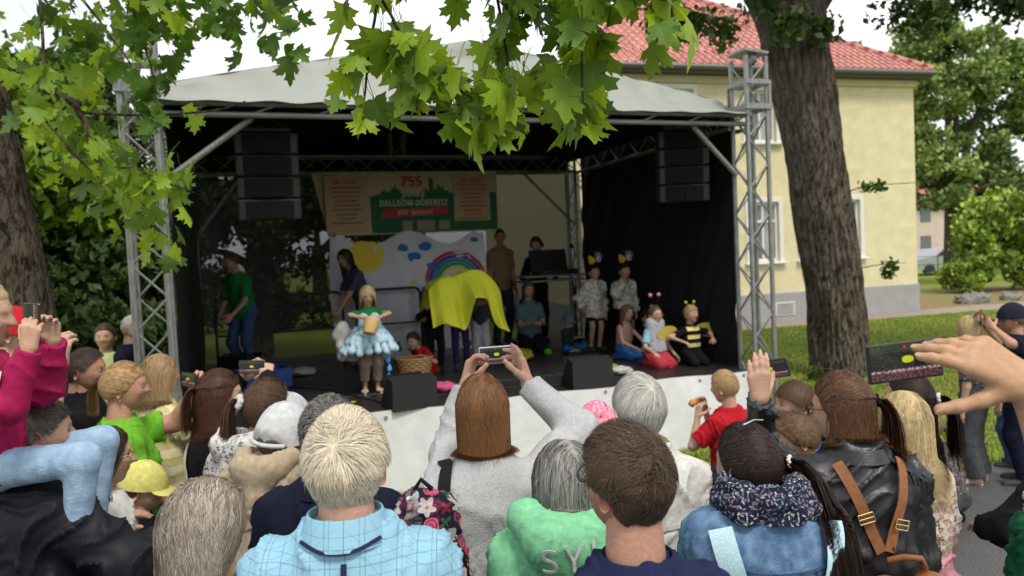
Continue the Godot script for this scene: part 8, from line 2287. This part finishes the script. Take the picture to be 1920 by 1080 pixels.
		lathe(hm, t, [Vector2(0.0, 0.075), Vector2(0.05, 0.06), Vector2(0.085, 0.0), Vector2(0.09, -0.05)], 14)
		var hat := obj("bird_hat", hm, M.black, o)
		var be := MB.new()   # beak
		lathe(be, t + Vector3(0.05, 0.02, -0.05), [Vector2(0.055, 0.0), Vector2(0.045, 0.06), Vector2(0.0, 0.16)], 10, Basis(Vector3.RIGHT, -0.7) * Basis(Vector3.FORWARD, 0.75), 1.0, 0.6)
		obj("beak", be, mat(Color(0.68, 0.42, 0.02), 0.7), hat)
		var ey := MB.new()
		ball(ey, t + Vector3(-0.03, 0.05, -0.085), Vector3(0.04, 0.04, 0.012), Basis(), 12, 8)
		obj("eye_disc", ey, M.white, hat)
		ey = MB.new()
		ball(ey, t + Vector3(-0.03, 0.05, -0.094), Vector3(0.017, 0.017, 0.008), Basis(), 10, 6)
		obj("pupil", ey, M.black, hat)
		for q in 6:
			var fm := MB.new()
			var a := 0.2 + q * 0.25
			tube(fm, [t + Vector3(-0.04, 0.05, 0.0), t + Vector3(-0.04 - cos(a) * 0.09, 0.06 + sin(a) * 0.07, 0.02), t + Vector3(-0.04 - cos(a) * 0.15, 0.06 + sin(a) * 0.10, 0.03)], [0.012, 0.014, 0.004], 6)
			obj("feather", fm, mat([Color(0.03, 0.10, 0.45), Color(0.05, 0.28, 0.06), Color(0.5, 0.05, 0.05), Color(0.55, 0.40, 0.03), Color(0.35, 0.04, 0.25), Color(0.05, 0.25, 0.35)][q], 0.7), hat)
	# seated children at the front
	o = person("girl in a peach top with brown hair sitting on the deck", S(5.20, 1.60), 222, 1.16, {"lod": 1, "legs": "kneel", "lean": 8.0, "skin": FAIR, "eyes": true, "head": Vector3(-10, -8, 0), "hlo": Vector3(-0.12, 0.16, -0.32), "hro": Vector3(0.14, 0.18, -0.28), "top": {"mat": M.peach, "sleeve": 0.0}, "bottom": {"mat": M.blue}, "hair": {"col": Color(0.16, 0.10, 0.055), "style": "long", "len": 0.22, "thick": 0.01}})
	o = person("child in black with a googly eye headband behind the peach girl", S(5.62, 1.75), 215, 1.08, {"lod": 1, "legs": "sit", "skin": MID, "eyes": true, "top": {"mat": M.black}, "bottom": {"mat": M.white}, "hair": {"col": Color(0.03, 0.02, 0.015), "style": "short", "len": 0.04, "thick": 0.012}})
	var gq := MB.new()
	ball(gq, BODY.hc + Vector3(-0.04, 0.13, -0.06), Vector3(0.04, 0.04, 0.015), Basis(), 12, 8)
	var go := obj("headband_eye", gq, M.white, o)
	gq = MB.new()
	ball(gq, BODY.hc + Vector3(-0.04, 0.13, -0.072), Vector3(0.018, 0.018, 0.008), Basis(), 10, 6)
	obj("pupil", gq, M.black, go)
	o = person("girl with pink bobble antennae, glasses, blue sleeves and red skirt", S(5.22, 0.86), 205, 1.18, {"lod": 1, "legs": "kneel", "skin": FAIR, "eyes": true, "head": Vector3(6, 0, 0), "glasses": M.purple, "hlo": Vector3(-0.20, 0.12, -0.12), "hro": Vector3(0.20, 0.20, -0.24), "top": {"mat": M.sky, "sleeve": 0.5, "loose": 0.018}, "bottom": {"mat": cloth(Color(0.50, 0.05, 0.07)), "loose": 0.035, "name": "skirt", "fold": 0.016}, "hair": {"col": Color(0.10, 0.06, 0.035), "style": "pony", "len": 0.15, "thick": 0.01}})
	var vm := MB.new()
	var T: Vector3 = BODY.pv
	nets(vm, [[T + Vector3(-0.045, 0.36, -0.012), T + Vector3(-0.05, 0.03, -0.03), 0.078, 0.090, 0.05, 1], [T + Vector3(0.045, 0.36, -0.012), T + Vector3(0.05, 0.03, -0.03), 0.078, 0.090, 0.05, 1]], 0.014)
	obj("vest", vm, M.mosaic, o)
	for e in [-1.0, 1.0]:
		var am := MB.new()
		tube(am, [BODY.hc + Vector3(e * 0.03, 0.10, 0), BODY.hc + Vector3(e * 0.045, 0.16, 0), BODY.hc + Vector3(e * 0.06, 0.22, 0)], [0.003], 6)
		var ao := obj("antenna", am, M.black, o)
		am = MB.new()
		ball(am, BODY.hc + Vector3(e * 0.06, 0.235, 0), Vector3.ONE * 0.024, Basis(), 12, 8)
		obj("bobble", am, M.pink, ao)
	o = person("boy in a black and yellow bumblebee costume kneeling by the tower", S(5.62, 0.72), 200, 1.16, {"lod": 2, "legs": "kneel", "skin": FAIR, "eyes": true, "head": Vector3(14, 2, 0), "hlo": Vector3(-0.21, 0.30, -0.14), "hro": Vector3(0.21, 0.30, -0.14), "el": Vector3(-1, -0.2, 0.2), "er": Vector3(1, -0.2, 0.2), "top": {"mat": M.black, "sleeve": 0.4}, "bottom": {"mat": M.black}, "hair": {"col": Color(0.48, 0.36, 0.18), "style": "short", "len": 0.035, "thick": 0.012, "n": 0.7}})
	for q in 3:
		var sm := MB.new()
		var y := 0.08 + q * 0.095
		sheet(sm, func(u, v):
			var p: Vector3 = BODY.pv + BODY.tb * Vector3(lerpf(-0.085, 0.085, u), y + 0.045 * v, -0.25)
			for k in 10: p += Vector3(0, 0, 1) * maxf(field_at(BODY.top, p) - 0.006, -0.01) * 0.9
			return p, 10, 2)
		obj("yellow_stripe", sm, mat(Color(0.66, 0.55, 0.20), 0.8), o)
	for e in [-1.0, 1.0]:
		var wg := MB.new()
		var prof := PackedVector2Array()
		for q in 20: prof.append(Vector2(cos(TAU * q / 20.0) * 0.16, sin(TAU * q / 20.0) * 0.085))
		slab(wg, prof, Transform3D(Basis(Vector3.BACK, -e * 0.12) * Basis(Vector3.UP, e * 0.2), BODY.pv + Vector3(e * 0.28, 0.24, 0.06)), 0.006)
		obj("wing", wg, mat(Color(0.42, 0.34, 0.06), 0.5), o)
		var am := MB.new()
		tube(am, [BODY.hc + Vector3(e * 0.03, 0.09, -0.02), BODY.hc + Vector3(e * 0.05 + 0.03, 0.135, -0.03)], [0.003], 6)
		ball(am, BODY.hc + Vector3(e * 0.055 + 0.03, 0.145, -0.03), Vector3.ONE * 0.017, Basis(), 10, 7)
		obj("antenna", am, M.yellow, o)
